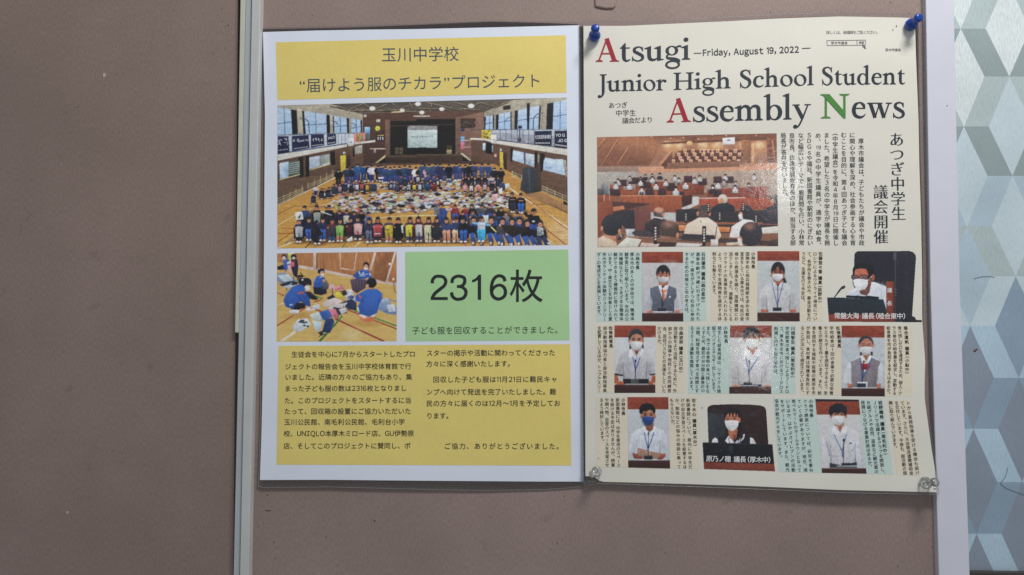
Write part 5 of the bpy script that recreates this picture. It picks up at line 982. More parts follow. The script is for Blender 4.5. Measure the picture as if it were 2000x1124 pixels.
# ---- sorting clothes on the gymnasium floor
def paint_sorting():
    p = Photo(539, 491, 776, 669, (190, 150, 92)); p.T = (530, 480, .17345)
    p.grad([(60, 60), (1420, 60), (1420, 420), (60, 250)], (170, 116, 74), (160, 106, 66)); p.noise(.07, streak=(1.3, 12))
    p.grad([(60, 185), (480, 245), (900, 350), (1420, 455), (1420, 1090), (50, 1090)], (196, 152, 86), (206, 164, 96)); p.noise(.03, streak=(10, 2), region=[(60, 185), (480, 245), (900, 350), (1420, 455), (1420, 1090), (50, 1090)])
    p.line([(300, 235), (500, 268), (900, 350), (1420, 440)], 30, (206, 176, 168)); p.rect(472, 80, 510, 280, (196, 164, 152)); p.rect(505, 85, 520, 270, (120, 84, 66))
    for a, b in (((775, 80), (775, 255)), ((775, 255), (930, 280)), ((960, 80), (930, 280)), ((585, 80), (585, 290))): p.line([a, b], 11, (206, 176, 160) if a[0] != 585 else (140, 96, 66))
    p.line([(1170, 75), (1115, 280)], 24, (206, 178, 168)); p.poly([(1180, 80), (1390, 75), (1290, 415), (1140, 370)], (140, 92, 60)); p.line([(1395, 75), (1290, 430)], 20, (210, 186, 176)); p.ell(1332, 208, 14, 14, (206, 200, 190)); p.noise(.06, streak=(1.3, 10), region=[(1180, 80), (1390, 75), (1290, 415), (1140, 370)]); p.ell(935, 165, 8, 14, (120, 90, 70))
    p.rect(175, 85, 260, 180, (206, 190, 90)); p.rect(160, 85, 190, 150, (120, 110, 100)); p.ell(1375, 380, 12, 14, (220, 210, 200)); p.line([(1375, 400), (1390, 520), (1410, 530)], 6, (60, 60, 66))
    for a, b, w, c in (((60, 905), (380, 705), 12, (150, 50, 52)), ((60, 530), (140, 565), 10, (150, 50, 52)), ((440, 380), (520, 395), 7, (110, 140, 190)), ((480, 560), (580, 600), 12, (60, 120, 60)), ((480, 640), (560, 610), 12, (150, 50, 52)), ((490, 715), (600, 760), 14, (150, 50, 52)), ((720, 825), (1270, 1080), 17, (140, 44, 52)), ((860, 725), (1410, 940), 12, (140, 44, 50)), ((540, 1080), (700, 910), 24, (60, 120, 62)), ((700, 910), (800, 790), 18, (60, 120, 62)), ((930, 730), (1410, 905), 15, (62, 130, 66)), ((1240, 590), (1410, 630), 10, (90, 130, 190)), ((110, 1080), (270, 970), 26, (222, 212, 190)), ((60, 670), (140, 650), 10, (220, 208, 180))): p.line([a, b], w, c)
    p.ell(900, 1010, 90, 70, (224, 196, 150), .6, soft=.8); p.ell(330, 790, 120, 30, (160, 118, 60), .6, soft=.8); p.ell(1080, 880, 120, 30, (160, 118, 60), .6, soft=.8)
    def blob(pts, c, n=3):
        p.poly(pts, c); a = np.array(pts, float); m = a.mean(0)
        for k in range(n):
            q = m + (a[rng.randint(len(a))] - m) * .5; p.line([q, q + rng.randn(2) * 28], 8, tuple(np.clip(np.array(c) * (.8 + .35 * rng.rand()), 0, 255)))
    for pts, c in (([(65, 320), (150, 300), (240, 360), (300, 400), (120, 430), (65, 400)], (120, 134, 160)), ([(70, 340), (180, 320), (270, 390), (130, 410)], (176, 190, 206)), ([(65, 240), (130, 215), (160, 270), (70, 275)], (36, 38, 48)), ([(90, 440), (220, 400), (300, 410), (290, 440), (120, 460)], (44, 48, 62)), ([(130, 460), (210, 440), (260, 450), (180, 480)], (170, 190, 214)), ([(290, 335), (350, 330), (380, 350), (300, 360)], (36, 34, 42)),
                   ([(640, 450), (700, 435), (720, 490), (650, 500)], (214, 160, 160)), ([(715, 460), (800, 455), (830, 490), (720, 510)], (206, 120, 130)), ([(760, 520), (830, 500), (880, 545), (800, 570)], (60, 46, 58)), ([(840, 500), (900, 490), (930, 540), (860, 560)], (206, 196, 196)), ([(715, 540), (770, 520), (830, 590), (740, 590)], (214, 190, 60)), ([(620, 590), (690, 550), (720, 580), (660, 620)], (50, 50, 66)), ([(570, 640), (700, 590), (800, 620), (730, 680), (590, 690)], (218, 190, 186)), ([(830, 560), (900, 530), (960, 600), (940, 650), (850, 620)], (176, 184, 206)), ([(780, 650), (900, 600), (960, 640), (960, 730), (870, 720)], (46, 54, 82)), ([(640, 700), (760, 660), (860, 640), (800, 720), (700, 730)], (198, 190, 194)), ([(690, 690), (860, 720), (850, 760), (740, 790)], (56, 52, 66)), ([(760, 720), (830, 700), (860, 740), (790, 780)], (190, 184, 188)),
                   ([(520, 760), (640, 715), (690, 800), (590, 845)], (58, 92, 160)), ([(650, 720), (720, 715), (760, 790), (720, 825), (680, 790)], (206, 110, 122)), ([(430, 780), (530, 745), (590, 850), (470, 840)], (186, 196, 190)), ([(460, 845), (570, 860), (560, 940), (510, 975)], (176, 200, 220)), ([(610, 830), (690, 815), (710, 860), (660, 985), (570, 975)], (40, 60, 104)), ([(525, 980), (570, 960), (590, 1000), (560, 1020)], (44, 46, 56)), ([(245, 900), (300, 830), (400, 820), (450, 890), (330, 970), (245, 960)], (196, 206, 212)), ([(1210, 640), (1290, 610), (1410, 700), (1410, 780), (1300, 770), (1200, 720)], (116, 136, 172)), ([(1300, 670), (1380, 660), (1405, 740), (1320, 750)], (190, 202, 216)), ([(1230, 600), (1300, 590), (1340, 640), (1240, 650)], (150, 164, 190)), ([(385, 720), (430, 690), (540, 660), (545, 710), (420, 740)], (204, 204, 214)), ([(200, 730), (250, 715), (320, 735), (300, 765), (210, 760)], (220, 220, 226))): blob(pts, c)
    for k in range(10): p.ell(300 + rng.rand() * 110, 840 + rng.rand() * 70, 16, 10, (52, 64, 74))
    for k in range(9): p.line([(850 + rng.rand() * 70, 570 + k * 9), (900 + rng.rand() * 40, 560 + k * 9)], 7, (44, 52, 80))
    BL = (52, 88, 164)
    # two at the back left
    p.poly([(130, 170), (190, 150), (220, 200), (190, 250), (160, 300), (140, 240)], BL); p.ell(143, 122, 30, 26, (70, 58, 56)); p.ell(140, 140, 20, 18, (206, 190, 190)); p.poly([(225, 150), (290, 155), (305, 230), (290, 365), (250, 340), (220, 240)], (44, 42, 56)); p.ell(250, 125, 32, 30, HAIR); p.ell(250, 142, 18, 16, (204, 190, 190)); p.poly([(215, 190), (260, 180), (260, 240), (225, 240)], (206, 90, 110)); p.poly([(180, 220), (215, 225), (240, 320), (200, 300)], (212, 160, 160)); p.poly([(170, 190), (215, 175), (220, 200), (180, 215)], (206, 190, 190))
    # the kneeling girl
    p.poly([(470, 460), (620, 460), (625, 540), (560, 560), (480, 545)], (36, 40, 52)); p.poly([(475, 420), (510, 345), (555, 335), (605, 370), (610, 420), (560, 475), (475, 470)], BL); p.poly([(570, 400), (620, 390), (650, 440), (640, 490), (575, 490)], (88, 90, 100)); p.ell(567, 295, 33, 38, HAIR); p.ell(572, 312, 24, 26, (196, 140, 112)); p.poly([(552, 318), (594, 318), (588, 345), (560, 345)], (216, 214, 214)); p.ell(535, 290, 14, 24, HAIR); p.ell(590, 395, 16, 14, (200, 140, 110)); p.line([(545, 360), (575, 350)], 8, (206, 206, 212))
    # girl holding up the brown garment
    p.poly([(915, 340), (975, 285), (1040, 270), (1110, 290), (1135, 360), (1080, 380), (950, 370)], BL); p.line([(985, 290), (1000, 330)], 9, (220, 222, 228)); p.line([(1105, 310), (1120, 340)], 12, (216, 200, 200)); p.poly([(985, 350), (1040, 290), (1060, 350)], (150, 170, 200)); p.ell(1068, 222, 34, 38, HAIR); p.ell(1065, 240, 26, 26, (196, 140, 114)); p.poly([(1040, 248), (1088, 248), (1080, 275), (1050, 275)], (218, 216, 218)); p.poly([(885, 385), (960, 370), (1075, 385), (1060, 480), (960, 540), (910, 500)], (82, 66, 82))
    for k in range(8): p.line([(910 + k * 18, 390), (930 + k * 14, 500)], 6, (100, 84, 98) if k % 2 else (66, 52, 66))
    p.ell(915, 362, 20, 16, (206, 150, 124)); p.ell(1080, 378, 22, 15, (206, 150, 124)); p.line([(1062, 322), (1085, 324)], 8, (220, 222, 230))
    # boy kneeling with his back to us
    p.poly([(980, 790), (1080, 760), (1170, 780), (1160, 850), (1080, 865), (1000, 840)], (214, 120, 78)); p.poly([(985, 780), (1040, 770), (1080, 815), (1040, 820)], (220, 206, 206)); p.poly([(1120, 770), (1172, 780), (1150, 810), (1110, 800)], (220, 206, 206))
    p.poly([(1060, 500), (1100, 485), (1190, 490), (1250, 540), (1255, 590), (1215, 660), (1190, 760), (1100, 800), (990, 770), (975, 680), (1000, 640), (945, 620), (950, 560)], (52, 92, 170)); p.ell(1110, 640, 60, 120, (62, 106, 188), .5, soft=.7); p.line([(1060, 560), (1010, 640)], 8, (38, 66, 130)); p.line([(1215, 590), (1200, 700)], 8, (38, 66, 130)); p.poly([(985, 545), (1020, 590), (1005, 600), (985, 570)], (206, 96, 70)); p.line([(1240, 560), (1255, 600)], 8, (200, 96, 70)); p.poly([(1090, 450), (1160, 460), (1160, 495), (1095, 492)], (190, 130, 100)); p.ell(1128, 420, 58, 56, (34, 34, 40)); p.ell(1085, 455, 12, 20, (196, 140, 112))
    p.line([(975, 700), (985, 750)], 12, (214, 214, 222)); p.line([(960, 640), (990, 650)], 14, (206, 150, 124))
    # girl crouching at the left
    p.poly([(225, 690), (290, 640), (380, 650), (385, 700), (300, 725), (220, 720)], (34, 32, 40)); p.poly([(380, 520), (440, 520), (530, 600), (500, 615), (430, 600), (400, 620)], (40, 42, 56)); p.poly([(135, 620), (160, 560), (230, 470), (320, 432), (370, 450), (385, 530), (430, 600), (445, 690), (395, 680), (340, 630), (280, 650), (240, 715), (160, 690)], (50, 88, 164)); p.ell(250, 560, 70, 80, (60, 104, 184), .5, soft=.7); p.line([(270, 520), (350, 640)], 9, (38, 66, 128)); p.line([(175, 640), (240, 690)], 9, (38, 66, 128))
    p.poly([(288, 535), (365, 520), (368, 545), (290, 545)], (208, 92, 66)); p.ell(390, 410, 62, 46, (34, 36, 42)); p.ell(335, 400, 34, 40, (34, 36, 42)); p.ell(400, 458, 30, 38, (192, 138, 112)); p.poly([(375, 455), (430, 458), (440, 495), (390, 505)], (214, 212, 214)); p.poly([(350, 400), (450, 410), (455, 450), (400, 440), (365, 470)], (34, 36, 42)); p.ell(350, 386, 12, 9, (214, 214, 218)); p.ell(452, 700, 18, 16, (206, 150, 120)); p.ell(222, 668, 22, 10, (150, 176, 220))
    p.soften(); p.noise(.04, 1.0)
    return p
# ------------------------------------------------------------------ the board and what frames it
M_board = board_mat('taupe_vinyl', (132, 116, 110), 0.6)
M_panel = board_mat('taupe_vinyl_side', (126, 110, 103), 0.6)
M_speck = plain('dark_speck', (46, 38, 36), 0.8)
M_chip = plain('pale_chip', (168, 156, 150), 0.8)
M_alu = plain('painted_aluminium', (172, 174, 172), 0.42, mottled=0.05, scale=40, bump=0.15, bscale=900)
M_alu2 = plain('painted_aluminium_groove', (156, 160, 163), 0.5, mottled=0.05, scale=40)
M_cream = plain('cream_strip', (176, 176, 162), 0.55, mottled=0.07, scale=90)
M_caulk = plain('old_caulk', (190, 176, 160), 0.8, mottled=0.2, scale=160)
M_frame = plain('pale_painted_frame', (186, 187, 197), 0.5, mottled=0.035, scale=30, bump=0.12, bscale=1100)
M_gap_shade = plain('gap_shade_black', (22, 22, 24), 0.7)
def blot(pts_list, h, base_V, base_F, idx, n=9):
    for (x, y, rx, ry, m) in pts_list:
        a = np.linspace(0, 2 * math.pi, n, endpoint=False); r = 0.75 + 0.5 * rng.rand(n)
        v = W(x + rx * r * np.cos(a), y + ry * r * np.sin(a), h)
        k = len(base_V); base_V.extend(v.tolist()); base_F.append(tuple(range(k + n - 1, k - 1, -1))); idx.append(m)
def flat_board(name, quad, mats, specks, label, cat):
    V = W(np.array([q[0] for q in quad], float), np.array([q[1] for q in quad], float), 0.0)
    B = V.copy(); B[:, 1] = 0.018
    VV = V.tolist() + B.tolist(); F = [(3, 2, 1, 0), (4, 5, 6, 7), (0, 1, 5, 4), (1, 2, 6, 5), (2, 3, 7, 6), (3, 0, 4, 7)]; idx = [0] * 6
    blot(specks, 0.00008, VV, F, idx)
    o = mesh_obj(name, VV, F, mats, None, mat_idx=idx)
    import bmesh
    bm = bmesh.new(); bm.from_mesh(o.data); bmesh.ops.recalc_face_normals(bm, faces=[f for f in bm.faces if len(f.verts) == 4]); bm.to_mesh(o.data); bm.free()
    return tag(o, label, cat)
sp1 = [(1739.7, 5.3, 1.1, 1.3, 1), (1775, 26.4, 1.1, 1.1, 1), (1796.7, 205, 1.0, 1.0, 1), (1505, 24, 1.1, 1.1, 1), (731.8, 1017.6, 1.3, 1.9, 1), (636.8, 1048.7, .8, 1.8, 1), (535, 1059.8, .9, 2.0, 1), (537.8, 1090.9, 1.0, 1.0, 1), (522, 967, 2.6, .8, 1), (524, 998, 7, .7, 1), (1102, 970, .8, 1.6, 1), (1075.7, 1073, .9, 1.3, 1), (1088.5, 1062, .8, 1.8, 1), (1753.7, 1107, 1.3, 1.5, 1), (1821.4, 1070, 1.0, 1.0, 1), (1796.6, 1042, 2.0, .9, 2), (1796.9, 560, 1, 1.2, 1), (1800, 470, 1, 1, 1), (610, 30, .8, .8, 1), (700, 1090, .7, .7, 1), (960, 1010, .7, .9, 1), (1300, 1080, .8, .8, 1), (880, 20, .7, .7, 1)]
board = flat_board('notice_board', [(470, -170), (1802.5, -170), (1834.5, 1300), (470, 1300)], [M_board, M_speck, M_chip], sp1,
    'taupe vinyl notice board with old pin holes, behind the two laminated sheets', 'notice board')
sp2 = [(433, 18, 1, 1, 1), (434, 42, .9, .9, 1), (446, 50, 1.5, 1.2, 1), (441, 52, .9, .9, 1), (425, 30, .8, .8, 1), (204, 147, 2.6, 4.6, 2), (132, 1001, 3.2, 2.2, 2), (152, 210, 3, .5, 1), (60, 420, .8, .8, 1), (300, 640, .7, .7, 1), (220, 880, .8, .9, 1)]
side = flat_board('wall_panel', [(-260, -170), (466, -170), (454, 1300), (-260, 1300)], [M_panel, M_speck, M_chip], sp2,
    'plain brown vinyl wall panel with two pale chips, left of the metal divider', 'wall panel')

rail = thing('divider_rail', W(497, 562, 0), 'grey painted metal divider strip between the plain panel and the notice board', 'rail')
def strip(top, bot, w0, w1):
    """pixel quad of an upright strip; top/bot = (xl, xr) at photo rows 0 and 1124"""
    def x(a, b, y): return a + (b - a) * y / 1124.0
    return [(x(top[0], bot[0], w0), w0), (x(top[1], bot[1], w0), w0), (x(top[1], bot[1], w1), w1), (x(top[0], bot[0], w1), w1)]
slab('rail_face', strip((491.8, 508.2), (468.2, 485.4), -170, 1300), -0.002, 0.0085, M_alu, rail)
slab('rail_groove', strip((480.2, 491.7), (456.2, 468.1), -170, 1300), -0.002, 0.0062, M_alu2, rail, bevel=0.0003)
slab('caulk_line', strip((508.25, 509.4), (485.45, 487.2), -170, 1300), -0.002, 0.0035, M_caulk, rail, bevel=0)
edge = slab('edge_strip', [(474.6, -170), (479.7, -170), (467.4, 650), (459.4, 650)], 0.0002, 0.0058, M_cream, None, bevel=0.0004)
q = [(472.8, -170), (479.6, -170), (467.9, 650), (459.6, 650)]
bpy.data.objects.remove(edge)
edge = slab('edge_strip', [(472.4, -170), (483.2, -170), (466.6, 650), (458.8, 650)], 0.0002, 0.0058, M_cream, None, bevel=0.0004)
tag(edge, 'cream strip along the left side of the grey divider, ending half way down', 'trim strip')

frame = slab('panel_frame', [(1803.6, -170), (1859.5, -170), (1875.5, 562), (1894.5, 1124), (1900.5, 1300), (1839.2, 1300), (1834.0, 1124), (1817.6, 562), (1808.2, 0)], -0.004, 0.0065, M_frame, None, bevel=0.0008)
tag(frame, 'wide pale painted upright frame between the notice board and the patterned glass', 'frame')
backing = slab('gap_shade_strip', [(1797, -170), (1812, -170), (1821.5, 562), (1838, 1124), (1844, 1300), (1830, 1300), (1826, 1124), (1810, 562), (1800, 0)], -0.02, -0.004, M_gap_shade, None, bevel=0)  # black strip added behind the open gap, standing for its shade
tag(backing, 'thin black seal added to darken the shadow gap between the board and the pale frame', 'backing')
def speckle(name, pts, h, mat, parent):
    V, F, I = [], [], []; blot(pts, h, V, F, I); return mesh_obj(name, V, F, mat, parent)
speckle('stain', [(1850, 207, 1, 1, 0)], 0.00665, M_speck, frame)

# patterned glass film on the right
glass = thing('patterned_glass', W(1950, 600, -0.004), 'glass panel with a frosted silver-blue cube pattern film, at the right edge', 'glass panel')
def foil(name, col, spark):
    m, nt, b = new_mat(name); c = alb(col)
    tc = nt.nodes.new('ShaderNodeTexCoord')
    mp = nt.nodes.new('ShaderNodeMapping'); mp.inputs['Rotation'].default_value = (0, R(38), 0); mp.inputs['Scale'].default_value = (900, 900, 170)
    nt.links.new(tc.outputs['Object'], mp.inputs['Vector'])
    n = nt.nodes.new('ShaderNodeTexNoise'); n.inputs['Scale'].default_value = 1; n.inputs['Detail'].default_value = 4
    nt.links.new(mp.outputs['Vector'], n.inputs['Vector'])
    n2 = nt.nodes.new('ShaderNodeTexNoise'); n2.inputs['Scale'].default_value = 14; n2.inputs['Detail'].default_value = 5
    nt.links.new(tc.outputs['Object'], n2.inputs['Vector'])
    r = nt.nodes.new('ShaderNodeValToRGB'); r.color_ramp.elements[0].position = 0.3; r.color_ramp.elements[1].position = 0.72
    r.color_ramp.elements[0].color = (*np.clip(c * (1 - spark), 0, 1), 1); r.color_ramp.elements[1].color = (*np.clip(c * (1 + spark), 0, 1), 1)
    nt.links.new(n.outputs['Fac'], r.inputs['Fac'])
    r2 = nt.nodes.new('ShaderNodeValToRGB'); r2.color_ramp.elements[0].color = (.9, .9, .9, 1); r2.color_ramp.elements[1].color = (1.1, 1.1, 1.1, 1)
    r2.color_ramp.elements[0].position = 0.3; r2.color_ramp.elements[1].position = 0.7
    nt.links.new(n2.outputs['Fac'], r2.inputs['Fac'])
    x = nt.nodes.new('ShaderNodeMix'); x.data_type = 'RGBA'; x.blend_type = 'MULTIPLY'; x.inputs['Factor'].default_value = 1
    nt.links.new(r.outputs['Color'], x.inputs['A']); nt.links.new(r2.outputs['Color'], x.inputs['B'])
    nt.links.new(x.outputs['Result'], b.inputs['Base Color'])
    b.inputs['Roughness'].default_value = 0.42; b.inputs['Metallic'].default_value = 0.15; b.inputs['Specular IOR Level'].default_value = 0.5
    bu = nt.nodes.new('ShaderNodeBump'); bu.inputs['Strength'].default_value = 0.15 + spark; bu.inputs['Distance'].default_value = 0.0003
    nt.links.new(n.outputs['Fac'], bu.inputs['Height']); nt.links.new(bu.outputs['Normal'], b.inputs['Normal'])
    return m
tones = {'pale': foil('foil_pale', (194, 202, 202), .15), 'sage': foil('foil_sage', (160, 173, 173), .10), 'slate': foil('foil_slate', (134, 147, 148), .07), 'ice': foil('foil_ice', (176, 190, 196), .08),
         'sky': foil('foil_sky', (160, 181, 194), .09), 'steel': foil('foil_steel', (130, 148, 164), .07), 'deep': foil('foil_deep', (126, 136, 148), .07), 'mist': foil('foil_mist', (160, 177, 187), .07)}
rows = [-40, 56.5, 150, 247.5, 344, 442.5, 540, 637, 738.5, 838, 942, 1043, 1146]
BW, DD = 48.5, 43.5; PER = 2 * BW + 2 * DD
def ex(y): return 1876.5 + (y - 56.5) * 31.0 / 986.5          # left end of the zigzag band on its even rows
GV, GF, GI = [], [], []
names = list(tones); mats = [tones[k] for k in names]
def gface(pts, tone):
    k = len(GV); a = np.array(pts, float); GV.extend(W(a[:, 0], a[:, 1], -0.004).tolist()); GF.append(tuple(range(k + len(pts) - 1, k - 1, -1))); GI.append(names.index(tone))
bandtone = {0: 'sage', 1: 'slate', 2: 'sage', 3: 'slate', 4: 'mist', 5: 'sage', 6: 'ice', 7: 'sky', 8: 'steel', 9: 'sky', 10: 'steel', 11: 'sky'}  # band tones shift by row: the film's angle-dependent reflection put into base colour
def rhomb(y): return 'pale' if y < 190 else 'ice' if y < 500 else 'mist' if y < 600 else 'steel' if y < 700 else 'deep'  # pale above, deep below: the same reflection painted into the rhombs
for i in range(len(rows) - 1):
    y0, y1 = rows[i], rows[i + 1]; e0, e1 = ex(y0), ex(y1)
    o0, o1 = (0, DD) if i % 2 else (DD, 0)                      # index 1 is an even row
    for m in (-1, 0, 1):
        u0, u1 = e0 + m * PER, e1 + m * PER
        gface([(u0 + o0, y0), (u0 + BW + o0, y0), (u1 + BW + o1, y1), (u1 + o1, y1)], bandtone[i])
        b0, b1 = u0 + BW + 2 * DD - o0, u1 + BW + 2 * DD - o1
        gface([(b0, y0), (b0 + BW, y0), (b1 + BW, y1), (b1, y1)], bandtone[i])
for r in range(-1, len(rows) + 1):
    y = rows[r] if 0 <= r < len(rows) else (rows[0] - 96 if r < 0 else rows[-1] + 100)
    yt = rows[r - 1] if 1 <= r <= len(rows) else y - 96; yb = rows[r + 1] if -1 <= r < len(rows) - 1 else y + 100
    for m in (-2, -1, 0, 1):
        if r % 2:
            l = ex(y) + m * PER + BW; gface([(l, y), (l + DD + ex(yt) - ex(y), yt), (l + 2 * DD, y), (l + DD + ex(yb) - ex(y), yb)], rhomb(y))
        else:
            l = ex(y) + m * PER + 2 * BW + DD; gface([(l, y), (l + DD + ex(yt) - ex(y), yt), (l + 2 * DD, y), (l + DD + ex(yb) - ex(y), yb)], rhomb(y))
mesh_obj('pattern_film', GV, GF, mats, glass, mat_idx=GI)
M_glass = plain('glass_edge', (96, 116, 122), 0.2, spec=0.6)
slab('glass_pane', [(1852, -170), (2330, -170), (2330, 1116.5), (1868, 1116.5)], -0.010, -0.0045, M_glass, glass, bevel=0)
sill = slab('window_sill', [(1885, 1117.5), (2330, 1123.5), (2330, 1300), (1885, 1300)], -0.012, 0.001, plain('sill_paint', (58, 54, 52), 0.5), None, bevel=0.0006)
tag(sill, 'dark brown ledge under the patterned glass, in the bottom right corner', 'sill')
speckle('stain', [(1905, 685, 3.2, 2.6, 0), (1908, 683, 2.2, 2.0, 0), (1903, 687, 2.2, 1.2, 0)], -0.0038, plain('brown_stain', (96, 84, 78), 0.9), glass)
ink = Ink()
M_scr = plain('scratch_mark', (70, 84, 96), 0.8)
hair = curve_pts([(1968, 914), (1966, 926), (1961, 936), (1954.5, 945), (1962, 952), (1974, 958), (1988, 963), (2010, 971)], 26)
for a, b in zip(hair[:-1], hair[1:]): ink.line(a, b, 0.9)
hair2 = curve_pts([(1902, 545), (1915, 541.5), (1930, 540.5), (1942, 542)], 9)
ink.build('scratch', lambda x, y, h: W(x, y, h), M_scr, glass, -0.0037); ink = Ink()
for a, b in zip(hair2[:-1], hair2[1:]): ink.line(a, b, 0.9)
for b0 in (40, 180): pass
flat = lambda x, y, h: W(x, y, h)
ink.build('scratch', flat, M_scr, glass, -0.0037)

# moulded stub of a hook cut by the top of the picture
hook = slab('hook', [(1158, -60), (1209, -60), (1206, -4), (1203, 12), (1198, 17), (1182, 17), (1162, 13)], -0.001, 0.0018, M_board, None, bevel=0.0014)
tag(hook, 'small taupe hook plate at the top edge, above the joint of the two sheets', 'hook')

# ------------------------------------------------------------------ sheets
class Sheet:
    """a laminated sheet: four measured edges, standing a few millimetres off the board and not quite flat"""
    def __init__(s, top, right, bottom, left, lift, n=70):
        s.T, s.R, s.B, s.L = [resample(e, n) for e in (top, right, bottom, left)]
        s.n = n; s.lift = lift
    def __call__(s, x, y, h=0.0): return W(x, y, s.lift(np.asarray(x, float), np.asarray(y, float)) + h)
    def grid(s):
        n = s.n; t = np.linspace(0, 1, n); U, V = np.meshgrid(t, t); U, V = U[..., None], V[..., None]
        T, B = s.T[None, :, :], s.B[None, :, :]; L, Rr = s.L[:, None, :], s.R[:, None, :]
        P = (1 - V) * T + V * B + (1 - U) * L + U * Rr - ((1 - U) * (1 - V) * s.T[0] + U * (1 - V) * s.T[-1] + (1 - U) * V * s.B[0] + U * V * s.B[-1])
        return P.reshape(-1, 2)
    def paper(s, name, mat, parent):
        n = s.n; P = s.grid(); idx = np.arange(n * n).reshape(n, n)
        F = np.stack([idx[1:, :-1], idx[1:, 1:], idx[:-1, 1:], idx[:-1, :-1]], -1).reshape(-1, 4)
        return mesh_obj(name, s(P[:, 0], P[:, 1]), F, mat, parent, smooth=True)
    def film(s, name, outer, mat, bead, parent, h=-0.0001):
        """clear margin round the paper with the rounded bead of its cut edge; outer = (top, right, bottom, left)"""
        I = np.vstack([s.T[:-1], s.R[:-1], s.B[::-1][:-1], s.L[::-1][:-1]])
        O = np.vstack([resample(outer[0], s.n)[:-1], resample(outer[1], s.n)[:-1], resample(outer[2], s.n)[::-1][:-1], resample(outer[3], s.n)[::-1][:-1]])
        c = I.mean(0); I = c + (I - c) * 0.9985
        m = len(I); V = np.vstack([s(I[:, 0], I[:, 1], h), s(O[:, 0], O[:, 1], h)])
        k = np.arange(m); j = (k + 1) % m
        F = np.stack([k, j, m + j, m + k], -1)
        f = mesh_obj(name, V, F, mat, parent)
        ctr = s(O[:, 0], O[:, 1], h); r = 0.00028; N = 8; ring = []
        tan = np.roll(ctr, -1, 0) - np.roll(ctr, 1, 0); tan /= np.linalg.norm(tan, axis=1)[:, None]
        nrm = np.cross(tan, np.array([0, 1.0, 0])); nrm /= np.linalg.norm(nrm, axis=1)[:, None]
        for q in range(N):
            a = 2 * math.pi * q / N; ring.append(ctr + r * (math.cos(a) * nrm + math.sin(a) * np.array([0, -1.0, 0])))
        V = np.vstack(ring); F = []
        for q in range(N):
            p = (q + 1) % N; F.append(np.stack([q * m + k, q * m + j, p * m + j, p * m + k], -1))
        mesh_obj('film_edge', V, np.vstack(F), bead, f, smooth=True)
        return f
M_film = clear_film('laminate', 0.965, 0.5, 0.015)
m, nt, b = new_mat('laminate_edge'); M_bead = m
b.inputs['Base Color'].default_value = (0.36, 0.35, 0.35, 1); b.inputs['Roughness'].default_value = 0.2; b.inputs['Specular IOR Level'].default_value = 0.9; b.inputs['Alpha'].default_value = 0.45
M_white = plain('printer_paper', (201, 207, 223), 0.6, mottled=0.015, scale=300, coat=True)
M_ivory = plain('ivory_print', (200, 197, 186), 0.6, mottled=0.02, scale=300, coat=True)
M_yellow = plain('yellow_print', (206, 187, 106), 0.6, mottled=0.04, scale=260, coat=True)
M_green = plain('green_print', (153, 190, 138), 0.6, mottled=0.035, scale=260, coat=True)
M_teal = plain('teal_tint', (176, 193, 186), 0.6, mottled=0.03, scale=240, coat=True)
M_sand = plain('sand_tint', (202, 193, 174), 0.6, mottled=0.03, scale=240, coat=True)
M_ink = plain('slate_ink', (30, 38, 48), 0.55, mottled=0.12, scale=500, coat=True)
M_black = plain('black_ink', (20, 22, 24), 0.55, mottled=0.12, scale=500, coat=True)
M_grey = plain('soft_grey_ink', (88, 90, 94), 0.55, coat=True)
M_head = plain('header_ink', (58, 72, 88), 0.55, mottled=0.1, scale=500, coat=True)
M_red = plain('red_ink', (142, 18, 38), 0.55, mottled=0.12, scale=420, coat=True)
M_grn = plain('green_ink', (62, 120, 48), 0.55, mottled=0.12, scale=420, coat=True)
M_inkw = plain('white_ink', (206, 206, 206), 0.55, coat=True)
M_photo = print_mat('photo_print')

def quad_panel(name, quad, sheet, mat, parent, h, n=16):
    q = np.array(quad, float); t = np.linspace(0, 1, n); U, V = np.meshgrid(t, t); U, V = U[..., None], V[..., None]
    P = ((q[0] * (1 - U) + q[1] * U) * (1 - V) + (q[3] * (1 - U) + q[2] * U) * V).reshape(-1, 2)
    idx = np.arange(n * n).reshape(n, n); F = np.stack([idx[1:, :-1], idx[1:, 1:], idx[:-1, 1:], idx[:-1, :-1]], -1).reshape(-1, 4)
    return mesh_obj(name, sheet(P[:, 0], P[:, 1], h), F, mat, parent, smooth=True)

# ---- the white poster
def lift_l(x, y):
    v = np.clip((y - 50) / 890.0, 0, 1); u = np.clip((x - 510) / 625.0, 0, 1)
    return 0.0011 + 0.0013 * v ** 2 + 0.0005 * np.sin(u * 5.2 + 0.6) * v ** 3 - 0.0006 * u * v ** 2 + 0.0003 * np.sin(u * 7 + v * 4)
SL = Sheet([(513.6, 63), (620, 60), (720, 58.2), (815, 57.2), (980, 53.5), (1131.5, 49.8)], [(1131.5, 49.8), (1136, 500), (1140, 941)],
           [(507.6, 938), (640, 937.6), (820, 939.3), (1060, 941), (1140, 941)], [(513.6, 63), (517.5, 225), (515, 560), (513, 740), (511, 840), (507.6, 938)], lift_l)
poster = thing('poster', W(823, 500, 0), 'white laminated poster with yellow and green panels and a crowded gymnasium photo', 'poster')
SL.paper('paper_sheet', M_white, poster)
SL.film('laminate_margin', ([(509.8, 57.5), (512.5, 54.5), (700, 50), (820, 46.5), (960, 41), (1060, 42.5), (1130, 44.5)], [(1130, 44.5), (1136, 47), (1142, 500), (1147, 947), (1143, 950)],
        [(504.3, 950), (508, 953), (640, 951.5), (820, 956), (940, 958.5), (1060, 957), (1110, 953.5), (1143, 950)], [(509.8, 57.5), (513, 225), (511, 560), (508, 840), (504.3, 950)]), M_film, M_bead, poster)
